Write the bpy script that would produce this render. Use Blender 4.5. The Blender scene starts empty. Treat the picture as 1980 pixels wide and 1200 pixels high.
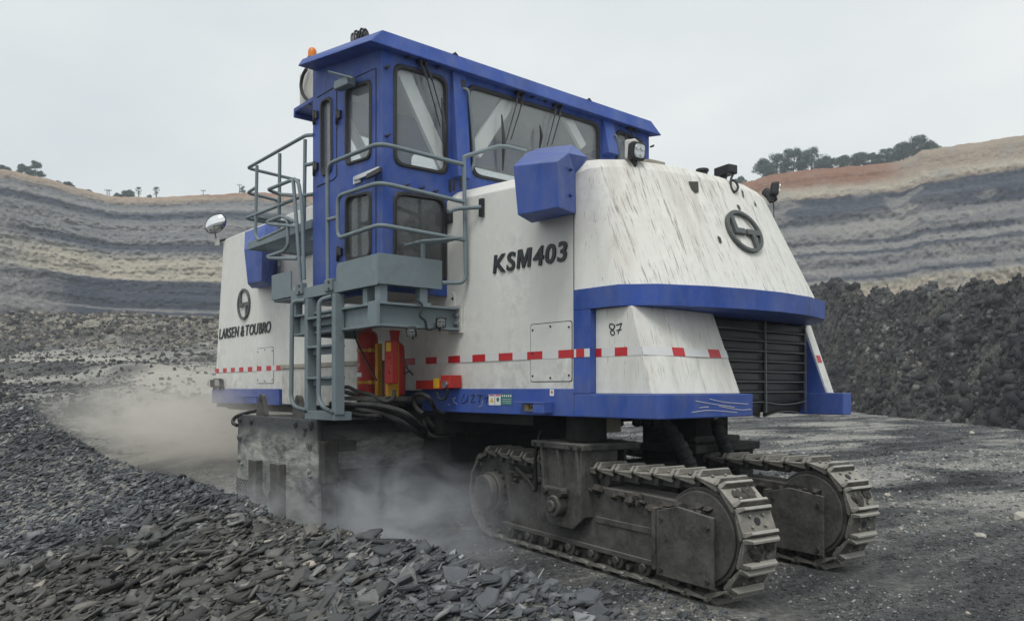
import bpy, bmesh, math, random
import numpy as np
from mathutils import Vector, Matrix

random.seed(7)
rng = np.random.default_rng(7)
scene = bpy.context.scene
col = scene.collection

# ------------------------------------------------------------------ camera, sky, sun, exposure
FOC, PCX, HOR, CAMZ = 1520.0, 990.0, 751.0, 1.6          # focal length and horizon in photo pixels
YAW = math.radians(40.32)                                 # angle between the view axis and the machine's length
CA, SA = math.cos(YAW), math.sin(YAW)
cam_data = bpy.data.cameras.new('camera')
cam = bpy.data.objects.new('camera', cam_data)
col.objects.link(cam)
cam.location = (0, 0, CAMZ)
cam.rotation_euler = (math.pi / 2, 0, math.pi / 2 - YAW)
cam_data.sensor_width = 36.0
cam_data.lens = 36.0 * FOC / 1980.0
cam_data.shift_y = (HOR - 600.0) / 1980.0
cam_data.clip_start = 0.05
cam_data.clip_end = 3000
scene.camera = cam

SUN_EL, SUN_ROT = math.radians(58), math.radians(140)
world = bpy.data.worlds.new('World')
scene.world = world
world.use_nodes = True
wn, wl = world.node_tree.nodes, world.node_tree.links
wn.clear()
w_out = wn.new('ShaderNodeOutputWorld')
w_bg = wn.new('ShaderNodeBackground')
w_bg.inputs['Strength'].default_value = 0.12
sky = wn.new('ShaderNodeTexSky')
sky.sky_type = 'NISHITA'
sky.sun_disc = False
sky.sun_elevation = SUN_EL
sky.sun_rotation = SUN_ROT
sky.dust_density = 4.0
sky.air_density = 1.2
# overcast veil: an even pale cloud layer with soft, broad variation hides most of the clear sky
w_tc = wn.new('ShaderNodeTexCoord')
w_map = wn.new('ShaderNodeMapping')
w_map.inputs['Scale'].default_value = (1.0, 1.0, 2.2)
w_noise = wn.new('ShaderNodeTexNoise')
w_noise.inputs['Scale'].default_value = 1.6
w_noise.inputs['Detail'].default_value = 4.0
w_noise.inputs['Roughness'].default_value = 0.5
w_ramp = wn.new('ShaderNodeValToRGB')
w_ramp.color_ramp.elements[0].position = 0.37
w_ramp.color_ramp.elements[0].color = (5.1, 5.5, 5.6, 1)
w_ramp.color_ramp.elements[1].position = 0.64
w_ramp.color_ramp.elements[1].color = (6.5, 6.65, 6.5, 1)
w_mix = wn.new('ShaderNodeMixRGB')
w_mix.inputs['Fac'].default_value = 0.92
wl.new(w_tc.outputs['Generated'], w_map.inputs['Vector'])
wl.new(w_map.outputs['Vector'], w_noise.inputs['Vector'])
wl.new(w_noise.outputs['Fac'], w_ramp.inputs['Fac'])
wl.new(sky.outputs['Color'], w_mix.inputs['Color1'])
wl.new(w_ramp.outputs['Color'], w_mix.inputs['Color2'])
wl.new(w_mix.outputs['Color'], w_bg.inputs['Color'])
wl.new(w_bg.outputs['Background'], w_out.inputs['Surface'])

sun_data = bpy.data.lights.new('sun', 'SUN')
sun_data.energy = 1.35
sun_data.angle = math.radians(25)
sun_data.color = (1.0, 0.985, 0.96)
sun = bpy.data.objects.new('sun', sun_data)
col.objects.link(sun)
# the veiled sun stands high behind the camera, over its right shoulder
_sd = Vector((math.cos(SUN_EL) * math.sin(SUN_ROT), math.cos(SUN_EL) * math.cos(SUN_ROT), math.sin(SUN_EL)))
sun.rotation_euler = _sd.to_track_quat('Z', 'Y').to_euler()

vs = scene.view_settings
vs.view_transform = 'Standard'
vs.look = 'None'
vs.exposure = 0.28
vs.gamma = 1.0
vs.use_curve_mapping = False
cyc = scene.cycles
cyc.use_denoising = True
cyc.max_bounces = 6
cyc.diffuse_bounces = 3
cyc.glossy_bounces = 3
cyc.transmission_bounces = 4
cyc.transparent_max_bounces = 12
cyc.volume_bounces = 2
cyc.volume_step_rate = 2.0
cyc.volume_max_steps = 96
cyc.use_adaptive_sampling = True
cyc.adaptive_threshold = 0.008
cyc.caustics_reflective = False
cyc.caustics_refractive = False

# ------------------------------------------------------------------ photo-pixel rays -> points on real planes
def ray(px, py):
    r = (px - PCX) / FOC
    return np.array([-CA + r * SA, SA + r * CA, (HOR - py) / FOC])
CAM = np.array([0, 0, CAMZ])
def PY(px, py, Y):
    d = ray(px, py); return CAM + d * (Y / d[1])
def PX(px, py, X):
    d = ray(px, py); return CAM + d * (X / d[0])
def PZ(px, py, z):
    d = ray(px, py); return CAM + d * ((z - CAMZ) / d[2])
def PS(px, py, s):
    return CAM + ray(px, py) * s
def pix(p):
    X, Y, Z = p
    s = -CA * X + SA * Y; l = SA * X + CA * Y
    return PCX + FOC * l / s, HOR - FOC * (Z - CAMZ) / s

# ------------------------------------------------------------------ small numpy noise
def _hash(ix, iy, seed):
    n = (ix.astype(np.int64) * 374761393 + iy.astype(np.int64) * 668265263 + seed * 974711) & 0x7fffffff
    n = ((n ^ (n >> 13)) * 1274126177) & 0x7fffffff
    return ((n ^ (n >> 16)) & 0xffff) / 65535.0
def vnoise(x, y, seed=0):
    x = np.asarray(x, float); y = np.asarray(y, float)
    ix = np.floor(x); iy = np.floor(y)
    fx = x - ix; fy = y - iy
    fx = fx * fx * (3 - 2 * fx); fy = fy * fy * (3 - 2 * fy)
    a = _hash(ix, iy, seed); b = _hash(ix + 1, iy, seed)
    c = _hash(ix, iy + 1, seed); d = _hash(ix + 1, iy + 1, seed)
    return (a + (b - a) * fx) * (1 - fy) + (c + (d - c) * fx) * fy
def fbm(x, y, oct=4, seed=0, gain=0.5):
    v = 0; a = 1.0; t = 0
    for k in range(oct):
        v = v + a * vnoise(x * 2 ** k + 17.3 * k, y * 2 ** k - 9.1 * k, seed + k); t += a; a *= gain
    return v / t
def sstep(a, b, x):
    t = np.clip((np.asarray(x, float) - a) / (b - a), 0, 1)
    return t * t * (3 - 2 * t)
def lerp(a, b, t): return a + (b - a) * t

# ------------------------------------------------------------------ materials
def new_mat(name):
    m = bpy.data.materials.new(name); m.use_nodes = True
    nt = m.node_tree; nt.nodes.clear()
    out = nt.nodes.new('ShaderNodeOutputMaterial')
    b = nt.nodes.new('ShaderNodeBsdfPrincipled')
    nt.links.new(b.outputs['BSDF'], out.inputs['Surface'])
    return m, nt, b, out
class NG:
    """small helper to write node graphs"""
    def __init__(s, nt): s.nt = nt
    def n(s, t, **kw):
        nd = s.nt.nodes.new(t)
        for k, v in kw.items(): setattr(nd, k, v)
        return nd
    def set(s, sock, v):
        if hasattr(v, 'is_output') or isinstance(v, bpy.types.NodeSocket): s.nt.links.new(v, sock)
        else:
            if isinstance(v, tuple) and len(v) == 3 and sock.type == 'RGBA': v = v + (1,)
            sock.default_value = v
    def obj(s): return s.n('ShaderNodeTexCoord').outputs['Object']
    def geo(s): return s.n('ShaderNodeNewGeometry')
    def mapping(s, vec, scale, rot=(0, 0, 0)):
        m = s.n('ShaderNodeMapping'); s.set(m.inputs['Vector'], vec)
        m.inputs['Scale'].default_value = scale; m.inputs['Rotation'].default_value = rot
        return m.outputs['Vector']
    def noise(s, vec, scale, detail=4, rough=0.55, dist=0.0):
        t = s.n('ShaderNodeTexNoise'); s.set(t.inputs['Vector'], vec)
        t.inputs['Scale'].default_value = scale; t.inputs['Detail'].default_value = detail
        t.inputs['Roughness'].default_value = rough; t.inputs['Distortion'].default_value = dist
        return t.outputs['Fac']
    def voro(s, vec, scale, feature='F1', out='Distance'):
        t = s.n('ShaderNodeTexVoronoi'); t.feature = feature; s.set(t.inputs['Vector'], vec)
        t.inputs['Scale'].default_value = scale
        return t.outputs[out]
    def ramp(s, fac, stops, interp='LINEAR'):
        r = s.n('ShaderNodeValToRGB'); s.set(r.inputs['Fac'], fac); cr = r.color_ramp; cr.interpolation = interp
        while len(cr.elements) < len(stops): cr.elements.new(0.5)
        for e, (p, c) in zip(cr.elements, stops):
            e.position = p; e.color = c if len(c) == 4 else tuple(c) + (1,)
        return r.outputs['Color']
    def rng(s, v, a, b, c=0.0, d=1.0):
        r = s.n('ShaderNodeMapRange'); s.set(r.inputs['Value'], v)
        for i, q in enumerate((a, b, c, d)): r.inputs[i + 1].default_value = q
        return r.outputs[0]
    def math(s, op, a, b=0.0, clamp=False):
        m = s.n('ShaderNodeMath', operation=op); m.use_clamp = clamp
        s.set(m.inputs[0], a); s.set(m.inputs[1], b); return m.outputs[0]
    def mix(s, fac, a, b, blend='MIX'):
        m = s.n('ShaderNodeMixRGB', blend_type=blend); s.set(m.inputs['Fac'], fac)
        s.set(m.inputs['Color1'], a); s.set(m.inputs['Color2'], b); return m.outputs['Color']
    def sep(s, vec):
        m = s.n('ShaderNodeSeparateXYZ'); s.set(m.inputs[0], vec); return m.outputs
    def bump(s, h, strength, dist):
        b = s.n('ShaderNodeBump'); s.set(b.inputs['Height'], h)
        b.inputs['Strength'].default_value = strength; b.inputs['Distance'].default_value = dist
        return b.outputs['Normal']
    def attr(s, name, out='Fac'):
        a = s.n('ShaderNodeAttribute', attribute_name=name); return a.outputs[out]

def painted(name, base, dirt=(0.16, 0.14, 0.115), rough=0.5, streak=0.0, streak_col=(0.035, 0.03, 0.026), grime=0.35, fade=0.12,
            ax=(1.0, 1.0), film=0.0, rust=0.0, fine=1.0, dustup=0.0, dustcol=(0.22, 0.21, 0.19), low=None):
    m, nt, b, out = new_mat(name); g = NG(nt)
    o = g.obj()
    n1 = g.noise(o, 1.7, 6, 0.6)
    n2 = g.noise(o, 9.0, 5, 0.65)
    n3 = g.noise(o, 60.0, 3, 0.6)
    c = g.mix(g.rng(n1, 0.3, 0.7), tuple(x * (1 - fade) for x in base), tuple(min(x * (1 + fade * 0.5), 0.9) for x in base))
    dmask = g.math('MULTIPLY', g.rng(n1, 0.42, 0.75), g.rng(n2, 0.35, 0.7))
    c = g.mix(g.math('MULTIPLY', dmask, grime), c, dirt)
    # long thin run-down marks
    if streak > 0:
        sv = g.mapping(o, (85 * fine * ax[0], 85 * fine * ax[1], 6.0), (0, 0, 0))
        s1 = g.noise(sv, 1.0, 3, 0.6)
        sv2 = g.mapping(o, (18 * fine * ax[0], 18 * fine * ax[1], 1.1))
        s2 = g.noise(sv2, 1.0, 4, 0.6)
        br = g.noise(o, 2.3, 4, 0.6)
        k = g.math('ADD', g.math('ADD', g.math('MULTIPLY', s1, 0.66), g.math('MULTIPLY', s2, 0.34)), g.math('MULTIPLY', g.math('SUBTRACT', br, 0.5), 0.16))
        sm = g.rng(k, 0.665 - 0.165 * streak, 0.725 - 0.120 * streak)
        lng = g.noise(g.mapping(o, (52 * fine * ax[0], 52 * fine * ax[1], 1.3)), 1.0, 2, 0.5)
        sm = g.math('MAXIMUM', sm, g.math('MULTIPLY', g.rng(lng, 0.725 - 0.05 * streak, 0.755 - 0.05 * streak), 0.7))
        c = g.mix(g.math('MULTIPLY', sm, min(1.0, 0.42 + 0.38 * streak)), c, streak_col)
        br2 = g.rng(g.noise(g.mapping(o, (4.2 * ax[0], 4.2 * ax[1], 0.9)), 1.0, 4, 0.6), 0.52, 0.72)
        c = g.mix(g.math('MULTIPLY', br2, 0.50 * streak), c, (0.30, 0.24, 0.19) if base[0] > 0.3 else streak_col)
    if rust > 0:
        rm = g.rng(g.noise(g.mapping(o, (14, 14, 6)), 1.0, 6, 0.7), 0.70 - 0.12 * rust, 0.74 - 0.10 * rust)
        c = g.mix(rm, c, g.mix(n3, (0.035, 0.028, 0.024), (0.16, 0.10, 0.06)))
    if film > 0:      # dry dust film, patchy
        fm = g.math('MULTIPLY', g.rng(g.noise(g.mapping(o, (5.0, 5.0, 2.2)), 1.0, 6, 0.7), 0.40, 0.72), film)
        c = g.mix(fm, c, (0.20, 0.21, 0.235))
    if low is not None:      # coal dust thrown up from the cut, thickest at the bottom
        lz = g.sep(o)[2]
        lm = g.math('MULTIPLY', g.rng(lz, low[0], low[1], low[2], 0.0), g.rng(n2, 0.25, 0.65))
        c = g.mix(lm, c, (0.13, 0.12, 0.11))
    if dustup > 0:
        nz = g.sep(g.geo().outputs['Normal'])[2]
        um = g.math('MULTIPLY', g.rng(nz, 0.35, 0.95), g.rng(n2, 0.25, 0.6))
        c = g.mix(g.math('MULTIPLY', um, dustup), c, dustcol)
    g.set(b.inputs['Base Color'], c)
    g.set(b.inputs['Roughness'], g.rng(n2, 0.2, 0.8, rough - 0.08, min(rough + 0.18, 1)))
    b.inputs['Specular IOR Level'].default_value = 0.35
    g.set(b.inputs['Normal'], g.bump(g.math('ADD', g.math('MULTIPLY', n1, 1.5), g.math('MULTIPLY', n3, 0.06)), 0.15, 0.02))
    return m

def simple(name, base, rough=0.6, metal=0.0, var=0.25, scale=12.0, bump=0.2, emit=None):
    m, nt, b, out = new_mat(name); g = NG(nt); o = g.obj()
    n = g.noise(o, scale, 5, 0.6)
    c = g.mix(n, tuple(x * (1 - var) for x in base), tuple(min(1, x * (1 + var)) for x in base))
    g.set(b.inputs['Base Color'], c)
    b.inputs['Roughness'].default_value = rough; b.inputs['Metallic'].default_value = metal
    if bump: g.set(b.inputs['Normal'], g.bump(g.noise(o, scale * 3, 4, 0.65), bump, 0.01))
    return m

def steel(name, dark, dust, amt, bump=0.35):
    """dirty working steel: dark coal grime with dry dust on it"""
    m, nt, b, out = new_mat(name); g = NG(nt); o = g.obj()
    n1 = g.noise(o, 5.0, 6, 0.65); n2 = g.noise(o, 28.0, 5, 0.7)
    nz = g.sep(g.geo().outputs['Normal'])[2]
    up = g.rng(nz, -0.1, 0.8, 0.0, 0.35)
    k = g.math('ADD', g.math('ADD', g.math('MULTIPLY', n1, 0.6), g.math('MULTIPLY', n2, 0.4)), up)
    c = g.ramp(g.math('ADD', k, amt - 0.5), [(0.30, dark), (0.55, tuple(lerp(a, d, 0.5) for a, d in zip(dark, dust))), (0.85, dust)])
    g.set(b.inputs['Base Color'], c)
    g.set(b.inputs['Roughness'], g.rng(n2, 0.2, 0.8, 0.55, 0.95))
    b.inputs['Specular IOR Level'].default_value = 0.3
    g.set(b.inputs['Normal'], g.bump(g.math('ADD', n1, g.math('MULTIPLY', n2, 0.5)), bump, 0.02))
    return m

MT = {}
MT['white'] = painted('white_paint', (0.76, 0.755, 0.71), streak=0.16, grime=0.40, rough=0.5, fade=0.10, low=(1.3, 2.2, 0.45))
MT['white_streaked'] = painted('streaked_white_paint', (0.77, 0.76, 0.705), streak=0.76, streak_col=(0.17, 0.152, 0.13), ax=(0.02, 1.0), grime=0.35, rough=0.55, fade=0.12)
MT['white_semi'] = painted('runny_white_paint', (0.76, 0.755, 0.705), streak=0.45, grime=0.4, rough=0.52, fade=0.10)
MT['white_runs'] = painted('rain_marked_white_paint', (0.77, 0.76, 0.705), streak=0.58, streak_col=(0.2, 0.185, 0.16), ax=(0.02, 1.0), grime=0.35, rough=0.52, fade=0.10)
MT['white_dirty'] = painted('soiled_white_paint', (0.60, 0.59, 0.555), streak=0.4, grime=0.6, rough=0.6, low=(1.3, 2.0, 0.5))
MT['blue'] = painted('blue_paint', (0.026, 0.080, 0.37), dirt=(0.085, 0.11, 0.22), grime=0.8, rough=0.5, film=0.30, rust=0.09, fade=0.34, streak=0.22, streak_col=(0.06, 0.10, 0.27), dustup=0.45, dustcol=(0.17, 0.20, 0.30))
MT['blue_dusty'] = painted('dusty_blue_paint', (0.040, 0.085, 0.34), dirt=(0.12, 0.12, 0.16), film=0.4, grime=0.6, rough=0.5, fade=0.2, rust=0.15, dustup=0.3)
MT['grey'] = painted('grey_blue_paint', (0.185, 0.232, 0.252), dirt=(0.08, 0.08, 0.078), grime=0.5, rough=0.5, fade=0.12, rust=0.06, dustup=0.25)
MT['grey_worn'] = painted('worn_grey_paint', (0.165, 0.205, 0.222), dirt=(0.07, 0.065, 0.06), grime=0.6, rough=0.5, fade=0.12, rust=0.55)
MT['red'] = painted('red_paint', (0.44, 0.028, 0.020), dirt=(0.12, 0.05, 0.04), grime=0.55, rough=0.4, rust=0.1, dustup=0.4)
MT['yellow'] = painted('yellow_paint', (0.56, 0.29, 0.02), dirt=(0.16, 0.10, 0.04), grime=0.75, rough=0.5, rust=0.35)
MT['rubber'] = simple('black_rubber', (0.022, 0.022, 0.023), 0.6, 0, 0.3, 20)
MT['black'] = simple('black_plastic', (0.016, 0.016, 0.018), 0.45, 0, 0.2, 20, 0.1)
MT['hose'] = steel('dusty_hose', (0.010, 0.010, 0.011), (0.085, 0.082, 0.076), 0.30)
MT['letter'] = simple('charcoal_lettering', (0.028, 0.033, 0.037), 0.5, 0, 0.2, 30, 0.15)
MT['logo'] = simple('dark_grey_emblem', (0.075, 0.085, 0.082), 0.5, 0, 0.25, 30, 0.15)
MT['chrome'] = simple('bright_metal', (0.62, 0.63, 0.64), 0.25, 1.0, 0.1, 30, 0.05)
MT['mirror'] = simple('mirror_glass', (0.85, 0.86, 0.87), 0.03, 1.0, 0.02, 5, 0)
MT['lampglass'] = simple('lamp_lens', (0.62, 0.64, 0.64), 0.15, 0.6, 0.3, 60, 0.3)
MT['amber'] = simple('amber_lens', (0.72, 0.20, 0.012), 0.3, 0, 0.15, 10, 0)
MT['tape_red'] = simple('red_reflective_tape', (0.50, 0.016, 0.022), 0.35, 0, 0.15, 14, 0.1)
MT['tape_white'] = simple('white_reflective_tape', (0.66, 0.66, 0.65), 0.35, 0, 0.08, 14, 0.1)
MT['sticker_white'] = simple('white_sticker', (0.72, 0.72, 0.70), 0.5, 0, 0.08, 20, 0.05)
MT['sticker_yellow'] = simple('yellow_sticker', (0.70, 0.42, 0.02), 0.5, 0, 0.08, 20, 0.05)
MT['sticker_teal'] = simple('teal_sticker', (0.03, 0.17, 0.17), 0.5, 0, 0.1, 20, 0.05)
MT['marker'] = simple('black_marker_paint', (0.012, 0.012, 0.014), 0.6, 0, 0.2, 20, 0)
MT['scratch'] = simple('scratched_metal', (0.45, 0.46, 0.50), 0.6, 0, 0.3, 40, 0.1)
MT['flap'] = simple('black_rubber_sheet', (0.017, 0.0175, 0.018), 0.55, 0, 0.45, 6, 0.35)
MT['piping'] = simple('grey_rubber_piping', (0.16, 0.165, 0.165), 0.7, 0, 0.25, 30, 0.1)
MT['interior'] = simple('cab_interior', (0.60, 0.61, 0.60), 0.7, 0, 0.2, 5, 0.1)
MT['brace'] = simple('white_brace_paint', (0.86, 0.86, 0.83), 0.5, 0, 0.1, 5, 0.1)
MT['tan_stain'] = simple('old_tan_board', (0.33, 0.30, 0.25), 0.7, 0, 0.3, 8, 0.2)
MT['track_dark'] = steel('coal_caked_steel', (0.014, 0.014, 0.014), (0.10, 0.095, 0.087), 0.40)
MT['track_frame'] = steel('track_frame_steel', (0.017, 0.0172, 0.0175), (0.165, 0.158, 0.145), 0.46, 0.6)
MT['shoe'] = steel('track_shoe_steel', (0.030, 0.029, 0.027), (0.34, 0.325, 0.285), 0.43, 0.6)
MT['undercarriage'] = steel('black_undercarriage', (0.010, 0.010, 0.010), (0.05, 0.047, 0.043), 0.35)
MT['worn'] = simple('polished_steel_edge', (0.40, 0.385, 0.345), 0.45, 0.3, 0.3, 25, 0.3)
MT['mudcake'] = steel('caked_mud', (0.016, 0.015, 0.014), (0.08, 0.072, 0.062), 0.45, 1.0)

def drum_plate_mat():
    m, nt, b, out = new_mat('scoured_steel_plate'); g = NG(nt); o = g.obj()
    x, y, z = g.sep(o)
    n1 = g.noise(g.mapping(o, (1.6, 1.6, 3.5)), 1.0, 6, 0.65, 0.6)
    n2 = g.noise(g.mapping(o, (8, 8, 22)), 1.0, 5, 0.7, 0.4)
    n3 = g.noise(o, 45, 4, 0.7)
    k = g.math('ADD', g.math('MULTIPLY', n1, 0.65), g.math('MULTIPLY', n2, 0.35))
    c = g.ramp(k, [(0.32, (0.030, 0.032, 0.033)), (0.42, (0.095, 0.10, 0.098)), (0.52, (0.25, 0.255, 0.235)), (0.66, (0.52, 0.515, 0.46))])
    c = g.mix(g.rng(z, 0.98, 1.14), c, (0.055, 0.060, 0.062))        # never scoured above the cut line
    c = g.mix(g.rng(n3, 0.62, 0.70), c, (0.02, 0.02, 0.02))
    g.set(b.inputs['Base Color'], c)
    g.set(b.inputs['Roughness'], g.rng(n2, 0.3, 0.7, 0.4, 0.8))
    b.inputs['Metallic'].default_value = 0.0
    g.set(b.inputs['Normal'], g.bump(g.math('ADD', n2, g.math('MULTIPLY', n3, 0.4)), 0.4, 0.015))
    return m
MT['plate'] = drum_plate_mat()

def glass_mat(name, tint, haze, hazecol, glossy=0.10):
    m, nt, b, out = new_mat(name); g = NG(nt); nt.nodes.remove(b)
    tr = g.n('ShaderNodeBsdfTransparent'); tr.inputs['Color'].default_value = tint + (1,)
    gl = g.n('ShaderNodeBsdfGlossy'); gl.inputs['Roughness'].default_value = 0.06; gl.inputs['Color'].default_value = (0.9, 0.93, 0.95, 1)
    df = g.n('ShaderNodeBsdfDiffuse')
    n = g.noise(g.obj(), 3.5, 6, 0.65)
    df.inputs['Color'].default_value = hazecol + (1,)
    fr = g.n('ShaderNodeLayerWeight'); fr.inputs['Blend'].default_value = 0.5; fz = g.math('MULTIPLY', g.math('POWER', fr.outputs['Facing'], 4.0), 0.6)
    m1 = g.n('ShaderNodeMixShader'); g.set(m1.inputs[0], g.math('ADD', fz, glossy, True)); nt.links.new(tr.outputs[0], m1.inputs[1]); nt.links.new(gl.outputs[0], m1.inputs[2])
    m2 = g.n('ShaderNodeMixShader'); g.set(m2.inputs[0], g.rng(n, 0.25, 0.75, haze * 0.7, haze * 1.3)); nt.links.new(m1.outputs[0], m2.inputs[1]); nt.links.new(df.outputs[0], m2.inputs[2])
    nt.links.new(m2.outputs[0], out.inputs['Surface'])
    return m
MT['glass'] = glass_mat('dusty_glass', (0.95, 0.965, 0.965), 0.12, (0.55, 0.56, 0.55), 0.05)
MT['glass_dark'] = glass_mat('dark_dirty_glass', (0.40, 0.43, 0.45), 0.42, (0.20, 0.21, 0.205), 0.08)

# ------------------------------------------------------------------ object helpers
def tag(o, label=None, cat=None, group=None, kind=None):
    if label: o['label'] = label
    if cat: o['category'] = cat
    if group: o['group'] = group
    if kind: o['kind'] = kind
    return o
def empty(name, loc=(0, 0, 0), rz=0.0, parent=None):
    o = bpy.data.objects.new(name, None); col.objects.link(o)
    o.location = loc; o.rotation_euler = (0, 0, rz); o.empty_display_size = 0.2
    if parent: o.parent = parent
    return o
def mesh_from_np(name, V, Fidx, nper, mat, attrs=None, smooth=False, link=True):
    """V (n,3), Fidx flat loop indices, nper verts per face (int)"""
    me = bpy.data.meshes.new(name)
    V = np.asarray(V, np.float32); Fidx = np.asarray(Fidx, np.int32).ravel()
    nf = len(Fidx) // nper
    me.vertices.add(len(V)); me.vertices.foreach_set('co', V.ravel())
    me.loops.add(len(Fidx)); me.loops.foreach_set('vertex_index', Fidx)
    me.polygons.add(nf)
    me.polygons.foreach_set('loop_start', np.arange(nf, dtype=np.int32) * nper)
    if smooth: me.polygons.foreach_set('use_smooth', np.ones(nf, bool))
    for k, a in (attrs or {}).items():
        at = me.attributes.new(k, 'FLOAT', 'POINT'); at.data.foreach_set('value', np.asarray(a, np.float32).ravel())
    me.update(calc_edges=True); me.validate()
    if mat: me.materials.append(mat)
    o = bpy.data.objects.new(name, me)
    if link: col.objects.link(o)
    return o

class MB:
    """collects shapes, then links them as ONE mesh object"""
    def __init__(s): s.v = []; s.f = []; s.m = []; s.sm = []
    def add(s, vs_, fs, mi=0, smooth=False):
        k = len(s.v); s.v += [tuple(float(c) for c in p) for p in vs_]
        for f in fs: s.f.append(tuple(k + i for i in f)); s.m.append(mi); s.sm.append(smooth)
    def box(s, lo, hi, mi=0):
        x0, y0, z0 = lo; x1, y1, z1 = hi
        s.add([(x0, y0, z0), (x1, y0, z0), (x1, y1, z0), (x0, y1, z0), (x0, y0, z1), (x1, y0, z1), (x1, y1, z1), (x0, y1, z1)],
              [(0, 3, 2, 1), (4, 5, 6, 7), (0, 1, 5, 4), (1, 2, 6, 5), (2, 3, 7, 6), (3, 0, 4, 7)], mi)
    def obox(s, c, ax, ay, az, mi=0):
        c, ax, ay, az = map(np.asarray, (c, ax, ay, az))
        P = [c + i * ax + j * ay + k * az for k in (-1, 1) for j in (-1, 1) for i in (-1, 1)]
        s.add(P, [(0, 2, 3, 1), (4, 5, 7, 6), (0, 1, 5, 4), (1, 3, 7, 5), (3, 2, 6, 7), (2, 0, 4, 6)], mi)
    def bar(s, p0, p1, w, h, up=(0, 0, 1), mi=0):
        p0, p1, up = np.array(p0, float), np.array(p1, float), np.array(up, float)
        d = p1 - p0; L = np.linalg.norm(d); d = d / L
        a = np.cross(d, up); a = a / np.linalg.norm(a); b = np.cross(a, d)
        s.obox((p0 + p1) / 2, d * L / 2, a * w / 2, b * h / 2, mi)
    def prism(s, pts, ext, mi=0):
        n = len(pts); ext = np.asarray(ext, float)
        P = [np.asarray(p, float) for p in pts]
        s.add(P + [p + ext for p in P], [tuple(range(n))[::-1], tuple(range(n, 2 * n))] + [(i, (i + 1) % n, n + (i + 1) % n, n + i) for i in range(n)], mi)
    def loft(s, A, B, mi=0, caps=True):
        n = len(A); s.add(list(A) + list(B), [(i, (i + 1) % n, n + (i + 1) % n, n + i) for i in range(n)] + ([tuple(range(n))[::-1], tuple(range(n, 2 * n))] if caps else []), mi)
    def quad(s, pts, mi=0): s.add(pts, [tuple(range(len(pts)))], mi)
    def tube(s, path, r, n=8, mi=0, caps=True, radii=None):
        P = [np.array(p, float) for p in path]; m = len(P)
        T = []
        for i in range(m):
            a = P[max(i - 1, 0)]; b = P[min(i + 1, m - 1)]
            t = b - a; T.append(t / (np.linalg.norm(t) + 1e-9))
        u = np.cross(T[0], (0, 0, 1.0))
        if np.linalg.norm(u) < 0.05: u = np.cross(T[0], (1.0, 0, 0))
        u /= np.linalg.norm(u)
        V = []
        for i in range(m):
            u = u - T[i] * np.dot(u, T[i]); u /= np.linalg.norm(u) + 1e-9
            w = np.cross(T[i], u); rr = radii[i] if radii is not None else r
            for k in range(n):
                a = 2 * math.pi * k / n; V.append(P[i] + rr * (math.cos(a) * u + math.sin(a) * w))
        F = [(i * n + k, i * n + (k + 1) % n, (i + 1) * n + (k + 1) % n, (i + 1) * n + k) for i in range(m - 1) for k in range(n)]
        if caps: F += [tuple(range(n))[::-1], tuple(range((m - 1) * n, m * n))]
        s.add(V, F, mi, True)
    def cyl(s, p0, p1, r, n=16, mi=0, r1=None):
        s.tube([p0, p1], r, n, mi, True, [r, r if r1 is None else r1])
    def disc(s, c, nrm, r, n=16, mi=0, h=0.01):
        c = np.asarray(c, float); nrm = np.asarray(nrm, float); nrm = nrm / np.linalg.norm(nrm)
        s.cyl(c, c + nrm * h, r, n, mi)
    def build(s, name, mats, parent=None, bevel=0.0, seg=2, origin=None, smooth_angle=True):
        me = bpy.data.meshes.new(name)
        off = np.array([0, 0, 0.0])
        if parent is not None: off = WORLD_OFF.get(parent.name, off)
        if origin is not None: off = np.asarray(origin, float)
        me.from_pydata([(x - off[0], y - off[1], z - off[2]) for x, y, z in s.v], [], s.f)
        if not isinstance(mats, (list, tuple)): mats = [mats]
        for m_ in mats: me.materials.append(m_)
        me.polygons.foreach_set('material_index', s.m)
        me.polygons.foreach_set('use_smooth', s.sm)
        bm = bmesh.new(); bm.from_mesh(me); bmesh.ops.recalc_face_normals(bm, faces=bm.faces); 
        if any(s.sm):
            for e in bm.edges:
                if len(e.link_faces) == 2 and e.calc_face_angle(0) > 0.7: e.smooth = False
        bm.to_mesh(me); bm.free()
        o = bpy.data.objects.new(name, me); col.objects.link(o)
        if parent is not None:
            o.parent = parent
        if bevel:
            bv = o.modifiers.new('bevel', 'BEVEL'); bv.width = bevel; bv.segments = seg; bv.limit_method = 'ANGLE'; bv.angle_limit = 0.6
        if parent is not None: WORLD_OFF[o.name] = off if origin is None else off
        return o
WORLD_OFF = {}

def bez(pts, r=0.08, n=5):
    """round the corners of a polyline"""
    P = [np.array(p, float) for p in pts]; out = [P[0]]
    for i in range(1, len(P) - 1):
        a, b, c = P[i - 1], P[i], P[i + 1]
        la, lc = np.linalg.norm(a - b), np.linalg.norm(c - b)
        k = min(r, la * 0.45, lc * 0.45)
        p0 = b + (a - b) / la * k; p1 = b + (c - b) / lc * k
        for j in range(n + 1):
            t = j / n; out.append((1 - t) ** 2 * p0 + 2 * t * (1 - t) * b + t * t * p1)
    out.append(P[-1]); return out
def curve(pts, n=6):
    """Catmull-Rom through the points"""
    P = [np.array(p, float) for p in pts]; P = [2 * P[0] - P[1]] + P + [2 * P[-1] - P[-2]]; out = []
    for i in range(1, len(P) - 2):
        for j in range(n):
            t = j / n
            out.append(0.5 * ((2 * P[i]) + (-P[i - 1] + P[i + 1]) * t + (2 * P[i - 1] - 5 * P[i] + 4 * P[i + 1] - P[i + 2]) * t * t + (-P[i - 1] + 3 * P[i] - 3 * P[i + 1] + P[i + 2]) * t ** 3))
    out.append(P[-2]); return out
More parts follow.
